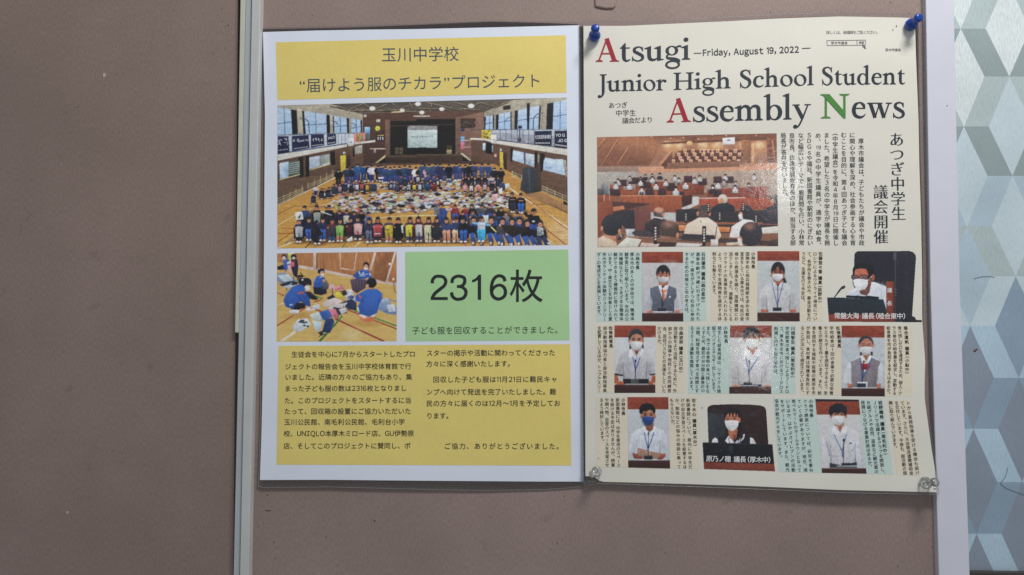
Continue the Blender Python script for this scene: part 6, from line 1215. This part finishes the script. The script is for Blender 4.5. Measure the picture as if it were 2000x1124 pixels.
hp = quad_panel('header_panel', [(538.6, 83), (1104.9, 69.1), (1106.6, 181.3), (541.8, 195.8)], SL, M_yellow, poster, 0.00012)
ink = Ink(); ink.hline('玉川中学校', 744.5, 897, 107.2, 105.4, 30.5); ink.hline('“届けよう服のチカラ”プロジェクト', 583, 1058, 167.6, 157.6, 30.0)
ink.build('header_text', SL, M_head, hp, 0.00026)
gym = paint_gym().build('gymnasium_photo', [(541.9, 206.3), (1106.7, 191), (1109.7, 478.8), (541.6, 485.6)], SL, M_photo, poster, 0.00012)
M_banner = plain('banner_ink', (176, 178, 186), 0.6, coat=True)
ink = Ink(); D = (815, 185, .15)
for k, ch in enumerate('切磋琢磨'): ink.char(ch, (D[0] + (1560 + k * 51) * .15, D[1] + (555 - k * 2) * .15), 8.6, bold=0.02)
for s_, x, y, sz in (('YO GU', 1800, 530, 7.6), ('JO GE', 1826, 600, 7.6)):
    X = D[0] + x * .15
    for ch in s_:
        if ch == ' ': X += 2.4; continue
        if X + 4.5 > 1107: break
        ink.char(ch, (X + 2.4, D[1] + y * .15), sz, bold=0.045); X += 5.4
for k in range(13): ink.poly([(D[0] + (1540 + k * 14.5) * .15, D[1] + (622 + (k % 3) * 4) * .15), (D[0] + (1550 + k * 14.5) * .15, D[1] + 622 * .15), (D[0] + (1550 + k * 14.5) * .15, D[1] + 642 * .15), (D[0] + (1541 + k * 14.5) * .15, D[1] + 640 * .15)])
for k in range(11): ink.poly([(D[0] + (1795 + k * 14) * .15, D[1] + (645 + k * 2) * .15), (D[0] + (1804 + k * 14) * .15, D[1] + (643 + k * 2) * .15), (D[0] + (1804 + k * 14) * .15, D[1] + (666 + k * 2) * .15), (D[0] + (1796 + k * 14) * .15, D[1] + (664 + k * 2) * .15)])
ink.build('banner_lettering', SL, M_banner, gym, 0.00026)
Cc = (530, 185, .15); ink = Ink()
def brush(cx, cy, w, h, n):
    for k in range(n):
        x, y = cx + (rng.rand() - .5) * w * .5, cy + (rng.rand() - .5) * h * .7; a = (0.1, 1.5, 0.5, -0.6, 1.3)[k % 5] + rng.randn() * .2; L = (.3 + .35 * rng.rand()) * (w if abs(a) < 1 else h) * .6
        ink.line((x - L * math.cos(a), y - L * math.sin(a)), (x + L * math.cos(a), y + L * math.sin(a)), .75 + .5 * rng.rand())
for x0, x1, y0, y1, n, w, h in ((110, 195, 612, 606, 2, 9, 14), (290, 345, 602, 598, 2, 5.5, 8), (548, 655, 592, 582, 4, 5.2, 8.4), (745, 815, 568, 560, 4, 3.6, 6.6)):
    for k in range(n): t = k / (n - 1); brush(Cc[0] + (x0 + (x1 - x0) * t) * .15, Cc[1] + (y0 + (y1 - y0) * t) * .15, w, h, 5)
for k, ch in enumerate('quality'): ink.char(ch, (Cc[0] + (372 + k * 17.5) * .15, Cc[1] + (603 - k * 2.0) * .15), 4.4, (1, -.1), bold=0.05)
for x0, x1, y0, y1, n in ((92, 215, 728, 712, 7), (290, 480, 706, 680, 12), (525, 680, 668, 650, 11), (735, 832, 636, 622, 8)):
    for k in range(n):
        t = (k + .5) / n; x = Cc[0] + (x0 + (x1 - x0) * t) * .15; y = Cc[1] + (y0 + (y1 - y0) * t) * .15; ink.poly([(x - .55, y - 1.1), (x + .55, y - 1.2), (x + .5, y + 1.1), (x - .5, y + 1.2)])
ink.build('banner_lettering', SL, M_banner, gym, 0.0001 + 0.00016)
ink = Ink(); ink.hline('“届けよう服のチカラ”', 801, 849, 267.5, 267.0, 4.6)
ink.build('screen_lettering', SL, plain('faint_ink', (120, 132, 134), 0.6, coat=True), gym, 0.00026)
paint_sorting().build('sorting_photo', [(541.3, 495.3), (774.6, 492.1), (774.9, 667), (540.4, 667.7)], SL, M_photo, poster, 0.00012)
cpn = quad_panel('count_panel', [(791.3, 492.5), (1109.9, 487.8), (1112.5, 665), (792.1, 667.3)], SL, M_green, poster, 0.00012)
ink = Ink(); Gz = (780, 480, .17345)
def bx(x0, y0, x1, y1): return (Gz[0] + x0 * Gz[2], Gz[1] + y0 * Gz[2], Gz[0] + x1 * Gz[2], Gz[1] + y1 * Gz[2])
for ch, f in (('2', bx(350, 328, 548, 613)), ('3', bx(568, 328, 768, 620)), ('1', bx(816, 328, 927, 611)), ('6', bx(1016, 324, 1213, 616))): figure(ink, ch, f)
ink.char('枚', None, 1, fit=bx(1243, 270, 1615, 638), bold=0.006)
ink.build('count_number', SL, M_black, cpn, 0.00026)
ink = Ink(); ink.hline('子ども服を回収することができました。', 804, 1090.5, 646.2, 644.5, 15.8)
ink.build('caption', SL, M_black, cpn, 0.00026)
tp = quad_panel('text_panel', [(544.1, 676.1), (1113.2, 672.6), (1115.8, 909.8), (539.8, 908)], SL, M_yellow, poster, 0.00012)
ink = Ink(); a, k = (535, 670), .21805
for s_, x0, x1, ya, yb in (('生徒会を中心に7月からスタートしたプロ', 155, 1270, 104, 100), ('ジェクトの報告会を玉川中学校体育館で行', 96, 1232, 214, 210), ('いました。近隣の方々のご協力もあり、集', 96, 1240, 308, 305), ('まった子ども服の数は2316枚となりまし', 94, 1192, 410, 406), ('た。このプロジェクトをスタートするに当', 92, 1232, 518, 515), ('たって、回収箱の設置にご協力いただいた', 90, 1230, 614, 612), ('玉川公民館、南毛利公民館、毛利台小学', 88, 1174, 710, 708), ('校、UNIQLO本厚木ミロード店、GU伊勢原', 86, 1256, 813, 811), ('店、そしてこのプロジェクトに賛同し、ポ', 84, 1226, 924, 922)):
    ink.hline(s_, a[0] + x0 * k, a[0] + x1 * k, a[1] + ya * k, a[1] + yb * k, 12.9, .010)
ink.build('body_text', SL, M_black, tp, 0.00026)
ink = Ink(); a = (815, 670)
for s_, x0, x1, ya, yb in (('スターの掲示や活動に関わってくださった', 80, 1238, 92, 88), ('方々に深く感謝いたします。', 78, 835, 189, 186), ('回収した子ども服は11月21日に難民キャ', 138, 1258, 329, 326), ('ンプへ向けて発送を完了いたしました。難', 78, 1246, 441, 438), ('民の方々に届くのは12月〜1月を予定してお', 78, 1284, 543, 541), ('ります。', 80, 284, 654, 653)):
    ink.hline(s_, a[0] + x0 * k, a[0] + x1 * k, a[1] + ya * k, a[1] + yb * k, 13.1, .010)
ink.build('body_text', SL, M_black, tp, 0.00026)
ink = Ink(); ink.hline('ご協力、ありがとうございました。', a[0] + 236 * k, a[0] + 1272 * k, a[1] + 925 * k, a[1] + 927 * k, 13.1, .010); ink.build('closing_line', SL, M_black, tp, 0.00026)

# ---- the ivory newspaper page
def lift_r(x, y):
    v = np.clip((y - 45) / 905.0, 0, 1); u = np.clip((x - 1140) / 680.0, 0, 1)
    w = 0.0007 * np.sin(v * 9.0 + 0.4) * u ** 3 * (1 - v ** 4)
    return 0.0031 + 0.0020 * v * (0.35 + u) + 0.0036 * (u ** 0.8) * v ** 4 + w + 0.00035 * np.sin(u * 9 + v * 2.5) + 0.0006 * np.sin(u * 6.0) * (1 - v) ** 3
SR = Sheet([(1139.6, 51), (1220, 51), (1320, 46.5), (1420, 42), (1520, 36.5), (1640, 32.5), (1700, 33.6), (1760, 34.8), (1786.8, 36)],
           [(1786.8, 36), (1789, 110), (1794, 235), (1795.5, 320), (1799, 430), (1801, 540), (1801, 620), (1803.6, 660), (1807, 705), (1806, 740), (1806, 780), (1813, 830), (1820, 880), (1826, 915), (1829.5, 962)],
           [(1143.5, 930.5), (1149, 932), (1155, 930.5), (1160, 932), (1165, 934), (1169, 937.5), (1172, 941.3), (1312, 944.9), (1460, 949.6), (1640, 957.5), (1829.5, 962)],
           [(1139.6, 51), (1141.5, 400), (1142.5, 700), (1143.5, 930.5)], lift_r)
page = thing('newspaper_page', W(1480, 500, 0), 'ivory laminated newspaper page with masthead and columns, overlapping the white poster', 'newspaper page')
SR.paper('paper_sheet', M_ivory, page)
SR.film('laminate_margin', ([(1132.3, 47.5), (1134, 44), (1138, 43), (1220, 42.6), (1260, 43.5), (1320, 40), (1420, 34.5), (1520, 28.5), (1640, 25), (1700, 27), (1760, 28), (1793, 29.5)],
        [(1793, 29.5), (1797.5, 34), (1801, 235), (1803, 320), (1806, 430), (1808, 540), (1809, 660), (1811, 740), (1813, 800), (1820, 860), (1829, 915), (1833.5, 966)],
        [(1143, 950), (1150, 947.5), (1166, 945.5), (1190, 945.4), (1320, 950), (1460, 955), (1640, 962.6), (1833.5, 966.5)], [(1132.3, 47.5), (1134.5, 400), (1136.5, 700), (1137.5, 930), (1143, 950)]), M_film, M_bead, page, h=-0.00012)
# masthead
ink = Ink(); serif_word(ink, 'A', 1163.4, 1210, 121.2, 120.6, 45); ink.build('red_initial', SR, M_red, page, 0.0002)
ink = Ink(); serif_word(ink, 'A', 1301.8, 1350.5, 239.6, 238.2, 46)
ink.build('red_initial', SR, M_red, page, 0.0002)
ink = Ink(); serif_word(ink, 'N', 1600.6, 1660.4, 231.8, 231.0, 47.5); ink.build('green_initial', SR, M_grn, page, 0.0002)
ink = Ink()
for s_, x0, x1, ya, yb, cap in (('tsugi', 1208.5, 1349, 120.8, 116.6, 44), ('Junior', 1167, 1302, 179.3, 176.6, 33.6), ('High', 1314.5, 1429, 176.2, 172.4, 33.6), ('School', 1444, 1590, 172.2, 166.4, 34.6), ('Student', 1604.5, 1768.5, 166.4, 164.8, 34.8), ('ssembly', 1351.5, 1583.5, 238.6, 232.6, 46.5), ('ews', 1662, 1768, 231.0, 230.6, 48)):
    serif_word(ink, s_, x0, x1, ya, yb, cap)
ink.build('masthead', SR, M_ink, page, 0.0002)
ink = Ink(); ink.hline('Friday, August 19, 2022', 1372, 1561, 103.5, 97.0, 16.3, bold=0.026, sx=.9); ink.line((1355, 104.6), (1370, 104.2), 1.6); ink.line((1566.5, 95.0), (1583, 94.3), 1.6)
ink.build('date_line', SR, M_ink, page, 0.0002)
ink = Ink(); ink.hline('あつぎ', 1188, 1226, 206.5, 205.2, 12.6, (.014, -.010)); ink.hline('中学生', 1202, 1242.5, 221.4, 220.6, 13.2, (.014, -.010)); ink.hline('議会だより', 1215.5, 1275, 236, 234.2, 12.8, (.014, -.010))
ink.build('subtitle', SR, M_black, page, 0.0002)
ink = Ink(); z = (1600, 50, .09); P = lambda x, y: (z[0] + x * z[2], z[1] + y * z[2])
ink.hline('詳しくは、会議録をご覧ください。', P(155, 0)[0], P(1275, 0)[0], P(0, 152)[1], P(0, 148)[1], 7.4)
ink.hline('厚木市議会', P(255, 0)[0], P(618, 0)[0], P(0, 382)[1], P(0, 378)[1], 6.4, .012); ink.hline('検索', P(858, 0)[0], P(978, 0)[0], P(0, 372)[1], P(0, 371)[1], 5.6, .014); ink.hline('厚木市議会', P(1435, 0)[0], P(1775, 0)[0], P(0, 530)[1], P(0, 530)[1], 6.2, .012)
for a, b in (((160, 330), (1010, 318)), ((172, 438), (1000, 428)), ((166, 330), (175, 438)), ((1005, 318), (1002, 428)), ((818, 320), (822, 432))): ink.line(P(*a), P(*b), 0.95)
ink.build('search_notice', SR, M_grey, page, 0.0002)
ink = Ink(); c_ = [(938, 400), (945, 485), (965, 468), (995, 515), (1020, 500), (990, 455), (1012, 448)]
ink.add([P(*q) for q in c_], [(0, 1, 2), (0, 2, 5), (0, 5, 6), (2, 3, 4), (2, 4, 5)]); cur = ink.build('cursor_arrow', SR, M_grey, page, 0.00024)
# tinted article panels and their columns
A_, B_, D_, E_, F_, G_, H_, I_, J_ = (1150, 480, .14237), (1380, 480, .14237), (1150, 625, .14237), (1380, 625, .14237), (1590, 625, .14237), (1150, 765, .14237), (1380, 765, .14237), (1590, 765, .16016), (1500, 240, .22238)
arts = [
 ([(1163.2, 492), (1379.6, 491.6), (1379.8, 628), (1164, 628.4)], M_teal,
  [('石井優衣␣議員（森の里中）', A_, 1572, 1568, 90, 792, 1), ('選挙年齢が{18}歳に引き下げられた', A_, 1497, 1500, 90, 1034, 0), ('が、中・高生が少しずつ社会に参加', A_, 1420, 1422, 92, 1036, 0), ('するための対策など市の考えは。', A_, 1345, 1342, 92, 930, 0), ('小林市長', A_, 672, 668, 90, 330, 1), ('厚木市の多くの中学校では、職場体', A_, 594, 596, 92, 1032, 0), ('験学習に取り組んでいます。市内の公', A_, 518, 522, 92, 1034, 0), ('共機関などでも、さまざまな職場体', A_, 441, 447, 92, 1034, 0), ('験ができるよう積極的に受け入れて', A_, 365, 371, 92, 1036, 0), ('います。中・高生などを対象とした夏', A_, 290, 296, 92, 1036, 0), ('休みボランティア体験やジュニアリー', A_, 213, 218, 92, 1036, 0), ('ダーの育成などを実施しています。', A_, 138, 140, 92, 960, 0)]),
 ([(1387.8, 491.2), (1608, 490.8), (1608, 628), (1388.4, 628)], M_sand,
  [('佐藤埜々香␣議員（荻野中）', B_, 1565, 1553, 82, 795, 1), ('ロシアによるウクライナ侵攻につい', B_, 1487, 1492, 85, 1032, 0), ('て、各学校を巻き込み、募金活動を行', B_, 1410, 1405, 85, 1036, 0), ('うなど、支援を行う予定は。', B_, 1333, 1322, 85, 765, 0), ('小林市長', B_, 640, 640, 85, 318, 1), ('国際平和と核兵器廃絶を求める都市', B_, 563, 560, 86, 1034, 0), ('宣言をしている厚木市では、市民の皆', B_, 488, 487, 86, 1034, 0), ('様から救援金を賜り、国際機関にお', B_, 412, 408, 86, 1034, 0), ('送りしました。また、避難をしてくる', B_, 335, 332, 86, 1034, 0), ('ウクライナの皆様を受け入れられる', B_, 258, 260, 86, 1034, 0), ('よう、住宅や支援物資を提供する体', B_, 182, 182, 86, 1034, 0), ('制なども整えています。', B_, 107, 103, 86, 676, 0)]),
 ([(1163.4, 636.4), (1336.5, 636), (1337, 768), (1164, 768)], M_sand,
  [('中森波奈␣議員（玉川中）', D_, 1268, 1262, 92, 738, 1), ('部活動をより活発にするために、外', D_, 1192, 1182, 92, 1002, 0), ('部からの指導や他校との合同練習', D_, 1115, 1105, 92, 1002, 0), ('会、送迎バスなどの支援をしていた', D_, 1042, 1030, 92, 1002, 0), ('だけるか。', D_, 967, 970, 92, 345, 0), ('佐後教育長', D_, 300, 305, 82, 388, 1), ('部活動指導協力者と部活動指導員', D_, 225, 220, 86, 1000, 0), ('を配置しているほか、トップアスリー', D_, 147, 140, 86, 1000, 0)]),
 ([(1344.3, 636.4), (1554.6, 636), (1554.4, 770), (1344, 769)], M_teal,
  [('小林市長', E_, 257, 270, 84, 322, 1), ('発生した給食残渣は、リサイクル施', E_, 178, 170, 86, 1006, 0), ('設でバイオエネルギー化しています。', E_, 102, 98, 86, 990, 0), ('また、市では会食時の食べ残しをな', E_, 25, 15, 86, 1006, 0), ('くすため、最初の{30}分間と最後の{10}', D_, 1578, 1560, 90, 1002, 0), ('分間、料理を残さず食べる時間とす', D_, 1500, 1482, 90, 1002, 0), ('る3010運動を推奨しています。', D_, 1418, 1408, 84, 972, 0), ('川畑智生␣議員（南毛利中）', E_, 1187, 1180, 90, 806, 1), ('学校給食の食べ残しによるフードロ', E_, 1108, 1105, 92, 1012, 0), ('ス、厚木市全体におけるフードロス', E_, 1030, 1025, 92, 1012, 0), ('削減に向けた取り組みは。', E_, 955, 945, 92, 756, 0)]),
 ([(1563.2, 636), (1781.5, 637.5), (1782, 775.5), (1563, 772)], M_sand,
  [('佐後教育長', F_, 320, 342, 84, 386, 1), ('学校給食は1回の食事で必要な栄養', F_, 240, 236, 84, 1032, 0), ('やエネルギー量を摂取できるよう、栄', F_, 160, 157, 84, 1032, 0), ('養士が献立を作っています。また、給', F_, 82, 75, 84, 1030, 0), ('食を提供する施設や設備の費用を市', E_, 1475, 1468, 84, 1032, 0), ('が負担し、食材費は保護者負担とす', E_, 1395, 1387, 84, 1030, 0), ('ることが法により規定されています。', E_, 1318, 1308, 84, 1000, 0), ('落合凜帆␣議員（小鮎中）', F_, 1253, 1272, 84, 752, 1), ('食べ残しゼロを達成するため、個人・ク', F_, 1172, 1180, 84, 1034, 0), ('ラス単位の給食量を設定し、変動する', F_, 1096, 1102, 84, 1034, 0), ('給食費を市が負担する考えはあるか。', F_, 1018, 1020, 84, 1022, 0)]),
 ([(1163.4, 776), (1362.8, 776), (1366, 917), (1164.4, 913)], M_sand,
  [('佐々木心␣議員（厚木中）', G_, 1440, 1460, 92, 762, 1), ('新図書館について、館内に中学生だ', G_, 1362, 1395, 92, 1066, 0), ('けの自主学習スペースを設置するほ', G_, 1287, 1318, 92, 1064, 0), ('か、勉強などの悩みの相談に乗って', G_, 1210, 1240, 92, 1064, 0), ('もらえないか。', G_, 1135, 1155, 92, 462, 0), ('小林市長', G_, 473, 475, 86, 330, 1), ('新図書館には、中学生専用のスペース', G_, 397, 408, 88, 1040, 0), ('を設ける予定はありませんが、読書', G_, 322, 333, 88, 1038, 0), ('や調べ物、自習のスペースを充実させ', G_, 247, 253, 88, 1036, 0), ('るよう検討しています。', G_, 173, 185, 88, 686, 0)]),
 ([(1510.3, 778.5), (1724.5, 781), (1744.8, 927.5), (1520.4, 922.5)], M_teal,
  [('小林市長', H_, 1430, 1440, 104, 358, 1), ('クラブ誘致については、研究を重ね', H_, 1350, 1438, 104, 1108, 0), ('ていく必要がありますが、現在、湘', H_, 1272, 1360, 104, 1108, 0), ('南ベルマーレのホームタウンとなって', H_, 1192, 1275, 104, 1108, 0), ('いるほか、はやぶさイレブンの活動', H_, 1112, 1195, 104, 1108, 0), ('をサポートしています。また、観光', H_, 1035, 1115, 104, 1104, 0), ('協会が観光PRをしています。', H_, 957, 1012, 100, 908, 0), ('岩野颯希␣議員（南毛利中）', I_, 805, 870, 108, 786, 1), ('Jリーグで活躍するクラブを誘致し、', I_, 737, 842, 110, 1000, 0), ('B級グルメや自然、温泉など観光業の', I_, 662, 765, 110, 1004, 0), ('発展につなげる事業計画はあるか。', I_, 592, 685, 110, 922, 0)]),
 ([(1734, 781.5), (1777, 783), (1797.5, 929.5), (1751.5, 928)], M_sand,
  [('トから直接指導を受ける機会も設け', I_, 1145, 1265, 115, 1020, 0), ('ています。さらに、大会等派遣費補助金', I_, 1075, 1190, 115, 1020, 0), ('を交付しています。今後も、部活動の振', I_, 1005, 1112, 115, 1020, 0), ('興に取り組んでいきます。', I_, 932, 990, 115, 694, 0)]),
]
for quad, mat, cols in arts:
    pn = quad_panel('article_panel', quad, SR, mat, page, 0.00008)
    blocks = []
    for s_, T, xt, xb, y0, y1, bd in cols:
        if bd or not blocks: blocks.append(Ink())
        sz = 8.3 if T is I_ else 8.0
        blocks[-1].vcol(s_, T, xt, xb, y0, y1, sz * (1.02 if bd else 1.0), 0.026 if bd else (0.016, 0.004), bulge=14 if T is F_ else 0)
        if s_.startswith('発生した'): blocks[-1].char('さ', (1380 + 232 * .14237, 625 + 545 * .14237), 4.0)
    for ink in blocks: ink.build('article_text', SR, M_black, pn, 0.00022)
ink = Ink()
for s_, xt, xb, y0, y1 in (('厚木市議会は、子どもたちが議会や市政', 818, 823, 135, 1082), ('に関心や理解を深め、社会参画する心を育', 740, 746, 82, 1082), ('むことを目的に、第4回あつぎ子ども議会', 665, 672, 82, 1082), ('（中学生議会）を令和4年8月{19}日に開催し', 590, 596, 82, 1082), ('ました。希望した3名の中学生が議長を務', 515, 521, 84, 1082), ('め、{19}名の中学生議員が、通学や給食、', 440, 446, 84, 1076), ('SDGsや福祉、新図書館や駅前のにぎわい', 362, 371, 84, 1080), ('など幅広いテーマで一般質問を行い、小林常', 288, 296, 86, 1080), ('良市長、佐後佳親教育長のほか、担当する部', 210, 220, 88, 1080), ('局長が答弁を行いました。', 134, 152, 88, 652)):
    ink.vcol(s_, J_, xt, xb, y0, y1, 11.4, (0.014, -0.002))
ink.build('lead_text', SR, M_black, page, 0.0002)
ink = Ink(); ink.vcol('あつぎ中学生', J_, 1128, 1148, 82, 862, 29.5, (0.022, -0.015)); ink.vcol('議会開催', J_, 990, 994, 542, 1066, 29.5, (0.022, -0.015))
ink.build('article_headline', SR, M_ink, page, 0.0002)
# photographs on the page
hp_ = 0.00016
paint_chamber().build('chamber_photo', [(1166, 268.4), (1516.8, 260.8), (1520, 481), (1167.4, 483)], SR, M_photo, page, hp_)
for f, q in ((paint_p1, [(1253.5, 492.4), (1334, 492.2), (1334.6, 628.2), (1254, 628.2)]), (paint_p2, [(1479.4, 491), (1561.2, 491), (1562, 628), (1479.2, 628)]), (paint_p4, [(1200.1, 636), (1281, 636.2), (1280, 767.8), (1200, 767.8)]), (paint_p5, [(1426, 636), (1507.4, 636.2), (1506.3, 769.6), (1424.2, 769.2)]), (paint_p6, [(1643.8, 636.4), (1727.6, 636.6), (1728.2, 774.6), (1643.4, 774)]), (paint_p7, [(1225.4, 776), (1305.2, 776), (1308.9, 915.6), (1227, 913.6)]), (paint_p9, [(1592.4, 779.8), (1677.4, 781), (1692.6, 925.6), (1605.4, 924)])):
    f().build('speaker_photo', q, SR, M_photo, page, hp_)
def outline(o, T): return [(T[0] + x * T[2], T[1] + y * T[2]) for x, y in o]
c3 = paint_p3().build('chairman_photo', [(1614, 489.5), (1801, 489.5), (1801, 630), (1614, 630)], SR, M_photo, page, hp_, outline=outline(P3_OUT, (1590, 480, .14237)), step=.5)
ink = Ink(); ink.hline('常盤大海␣議長（睦合東中）', 1590 + 275 * .14237, 1590 + 1272 * .14237, 480 + 962 * .14237, 480 + 968 * .14237, 12.6, .014)
ink.char('議', (1590 + 1036 * .14237, 480 + 612 * .14237), 10, bold=.01); ink.char('長', (1590 + 1034 * .14237, 480 + 792 * .14237), 10, bold=.01)
ink.build('caption', SR, M_inkw, c3, hp_ + 0.00012)
c8 = paint_p8().build('chairman_photo', [(1371, 788), (1515, 788), (1515, 922), (1371, 922)], SR, M_photo, page, hp_, outline=outline(P8_OUT, (1360, 780, .13344)), step=.5)
ink = Ink(); ink.hline('原乃ノ穂␣議長（厚木中）', 1360 + 145 * .13344, 1360 + 1108 * .13344, 780 + 868 * .13344, 780 + 890 * .13344, 12.6, .014)
ink.build('caption', SR, M_inkw, c8, hp_ + 0.00012)
for (x, y, rx, ry) in ((1168.7, 895.6, 1.1, 1.0), (1750.8, 51.5, .9, 2.3), (1744, 59, .9, 1.6), (1826, 955.3, 3.2, .8), (1371, 797, 1.2, 1.0)):
    a = np.linspace(0, 2 * math.pi, 9, endpoint=False); mesh_obj('ink_speck', SR(x + rx * np.cos(a), y + ry * np.sin(a), 0.0002), [tuple(range(8, -1, -1))], M_speck, page)
# torn flap of film at the lower left corner
fl = np.array([(1129, 934), (1140, 936), (1158, 939.5), (1163, 941), (1160, 943.5), (1150, 944.5), (1137, 944), (1133, 941)], float)
lifts = np.array([.0042, .0050, .0056, .0048, .0045, .0044, .0040, .0040])
mesh_obj('film_flap', W(fl[:, 0], fl[:, 1], lifts), [(7, 6, 5, 4, 3, 2, 1, 0)], clear_film('crumpled_film', 0.8, 1.6), page)

# ------------------------------------------------------------------ push pins
m, nt, b = new_mat('blue_plastic'); M_blue = m
b.inputs['Base Color'].default_value = (0.008, 0.055, 0.33, 1); b.inputs['Roughness'].default_value = 0.22; b.inputs['Specular IOR Level'].default_value = 0.5
b.inputs['Subsurface Weight'].default_value = 0.15; b.inputs['Subsurface Radius'].default_value = (0.0004, 0.0008, 0.003); b.inputs['Subsurface Scale'].default_value = 0.6
M_clear = clear_film('clear_plastic', 0.98, 0.7, 0.11)
_nt = M_clear.node_tree
for _n in _nt.nodes:
    if _n.type == 'BUMP': _n.inputs['Strength'].default_value = 0.0
    if _n.type == 'BSDF_GLOSSY': _n.inputs['Roughness'].default_value = 0.05
_lw = _nt.nodes.new('ShaderNodeLayerWeight'); _lw.inputs['Blend'].default_value = 0.25
_mx = _nt.nodes.new('ShaderNodeMix'); _mx.data_type = 'RGBA'
_mx.inputs['A'].default_value = (0.985, 0.99, 0.985, 1); _mx.inputs['B'].default_value = (0.80, 0.82, 0.81, 1)
_nt.links.new(_lw.outputs['Facing'], _mx.inputs['Factor'])
for _n in _nt.nodes:
    if _n.type == 'BSDF_TRANSPARENT': _nt.links.new(_mx.outputs['Result'], _n.inputs['Color'])
m, nt, b = new_mat('steel'); M_steel = m
b.inputs['Base Color'].default_value = (0.35, 0.34, 0.33, 1); b.inputs['Metallic'].default_value = 1; b.inputs['Roughness'].default_value = 0.3
PROFILE = [(0, 0), (3.2, 0.0), (4.6, .5), (5.3, 1.6), (5.55, 3.0), (5.4, 4.6), (4.9, 6.2), (4.0, 7.7), (3.4, 8.8), (3.05, 9.8), (2.9, 10.8), (3.0, 11.8), (3.35, 12.8), (3.75, 13.8), (4.0, 15.0), (3.9, 16.2), (3.3, 17.2), (2.5, 17.7), (1.2, 17.85), (0, 17.9)]
def push_pin(base, tip, mat, label, group, needle, sc=1.0, tiph=0.019):
    """base and tip measured in the photo: the foot on the sheet and the centre of the grip"""
    from mathutils import Vector
    h = float(SR.lift(np.array(base[0], float), np.array(base[1], float))) + 0.0003
    b0 = W(base[0], base[1], h); b1 = W(tip[0], tip[1], h + tiph * 0.78)
    ax_ = b1 - b0; ax_ /= np.linalg.norm(ax_)
    root = thing('push_pin', b0, label, 'push pin', group)
    t = np.cross(ax_, [0, 0, 1.0]); t /= np.linalg.norm(t); u = np.cross(ax_, t)
    prof = resample(curve_pts(PROFILE, 44), 44); N = 40; V = []
    for r, z in prof:
        for k in range(N):
            a = 2 * math.pi * k / N; V.append(b0 + sc * 0.001 * (ax_ * z + r * (math.cos(a) * t + math.sin(a) * u)))
    F = []
    for i in range(len(prof) - 1):
        for k in range(N): j = (k + 1) % N; F.append((i * N + k, i * N + j, (i + 1) * N + j, (i + 1) * N + k))
    g = mesh_obj('pin_grip', V, F, mat, root, smooth=True)
    import bmesh
    bm = bmesh.new(); bm.from_mesh(g.data); bmesh.ops.remove_doubles(bm, verts=bm.verts, dist=1e-6); bmesh.ops.recalc_face_normals(bm, faces=bm.faces); bm.to_mesh(g.data); bm.free()
    V = []; N = 10
    for z, r in ((-h * 1000 - 4, .1), (-h * 1000 - 3, .55), (needle, .55), (needle + .2, .1)):
        for k in range(N): a = 2 * math.pi * k / N; V.append(b0 + 0.001 * (ax_ * z + r * (math.cos(a) * t + math.sin(a) * u)))
    F = [(i * N + k, i * N + (k + 1) % N, (i + 1) * N + (k + 1) % N, (i + 1) * N + k) for i in range(3) for k in range(N)]
    mesh_obj('pin_needle', V, F, M_steel, root, smooth=True)
    return root
push_pin((1161, 73.5), (1162.5, 56.5), M_blue, 'blue push pin at the upper left corner of the newspaper page', 'push pins holding the newspaper page', 3)
push_pin((1776, 51.5), (1793.5, 36), M_blue, 'blue push pin at the upper right corner of the newspaper page', 'push pins holding the newspaper page', 3)
push_pin((1167, 920.5), (1155.5, 927.5), M_clear, 'clear push pin at the torn lower left corner of the newspaper page', 'push pins holding the newspaper page', 7, .86)
push_pin((1803.5, 944), (1827.5, 942), M_clear, 'clear push pin at the lower right corner of the newspaper page', 'push pins holding the newspaper page', 9, .95)
bpy.data.objects.remove(_fo); bpy.data.curves.remove(_fc)
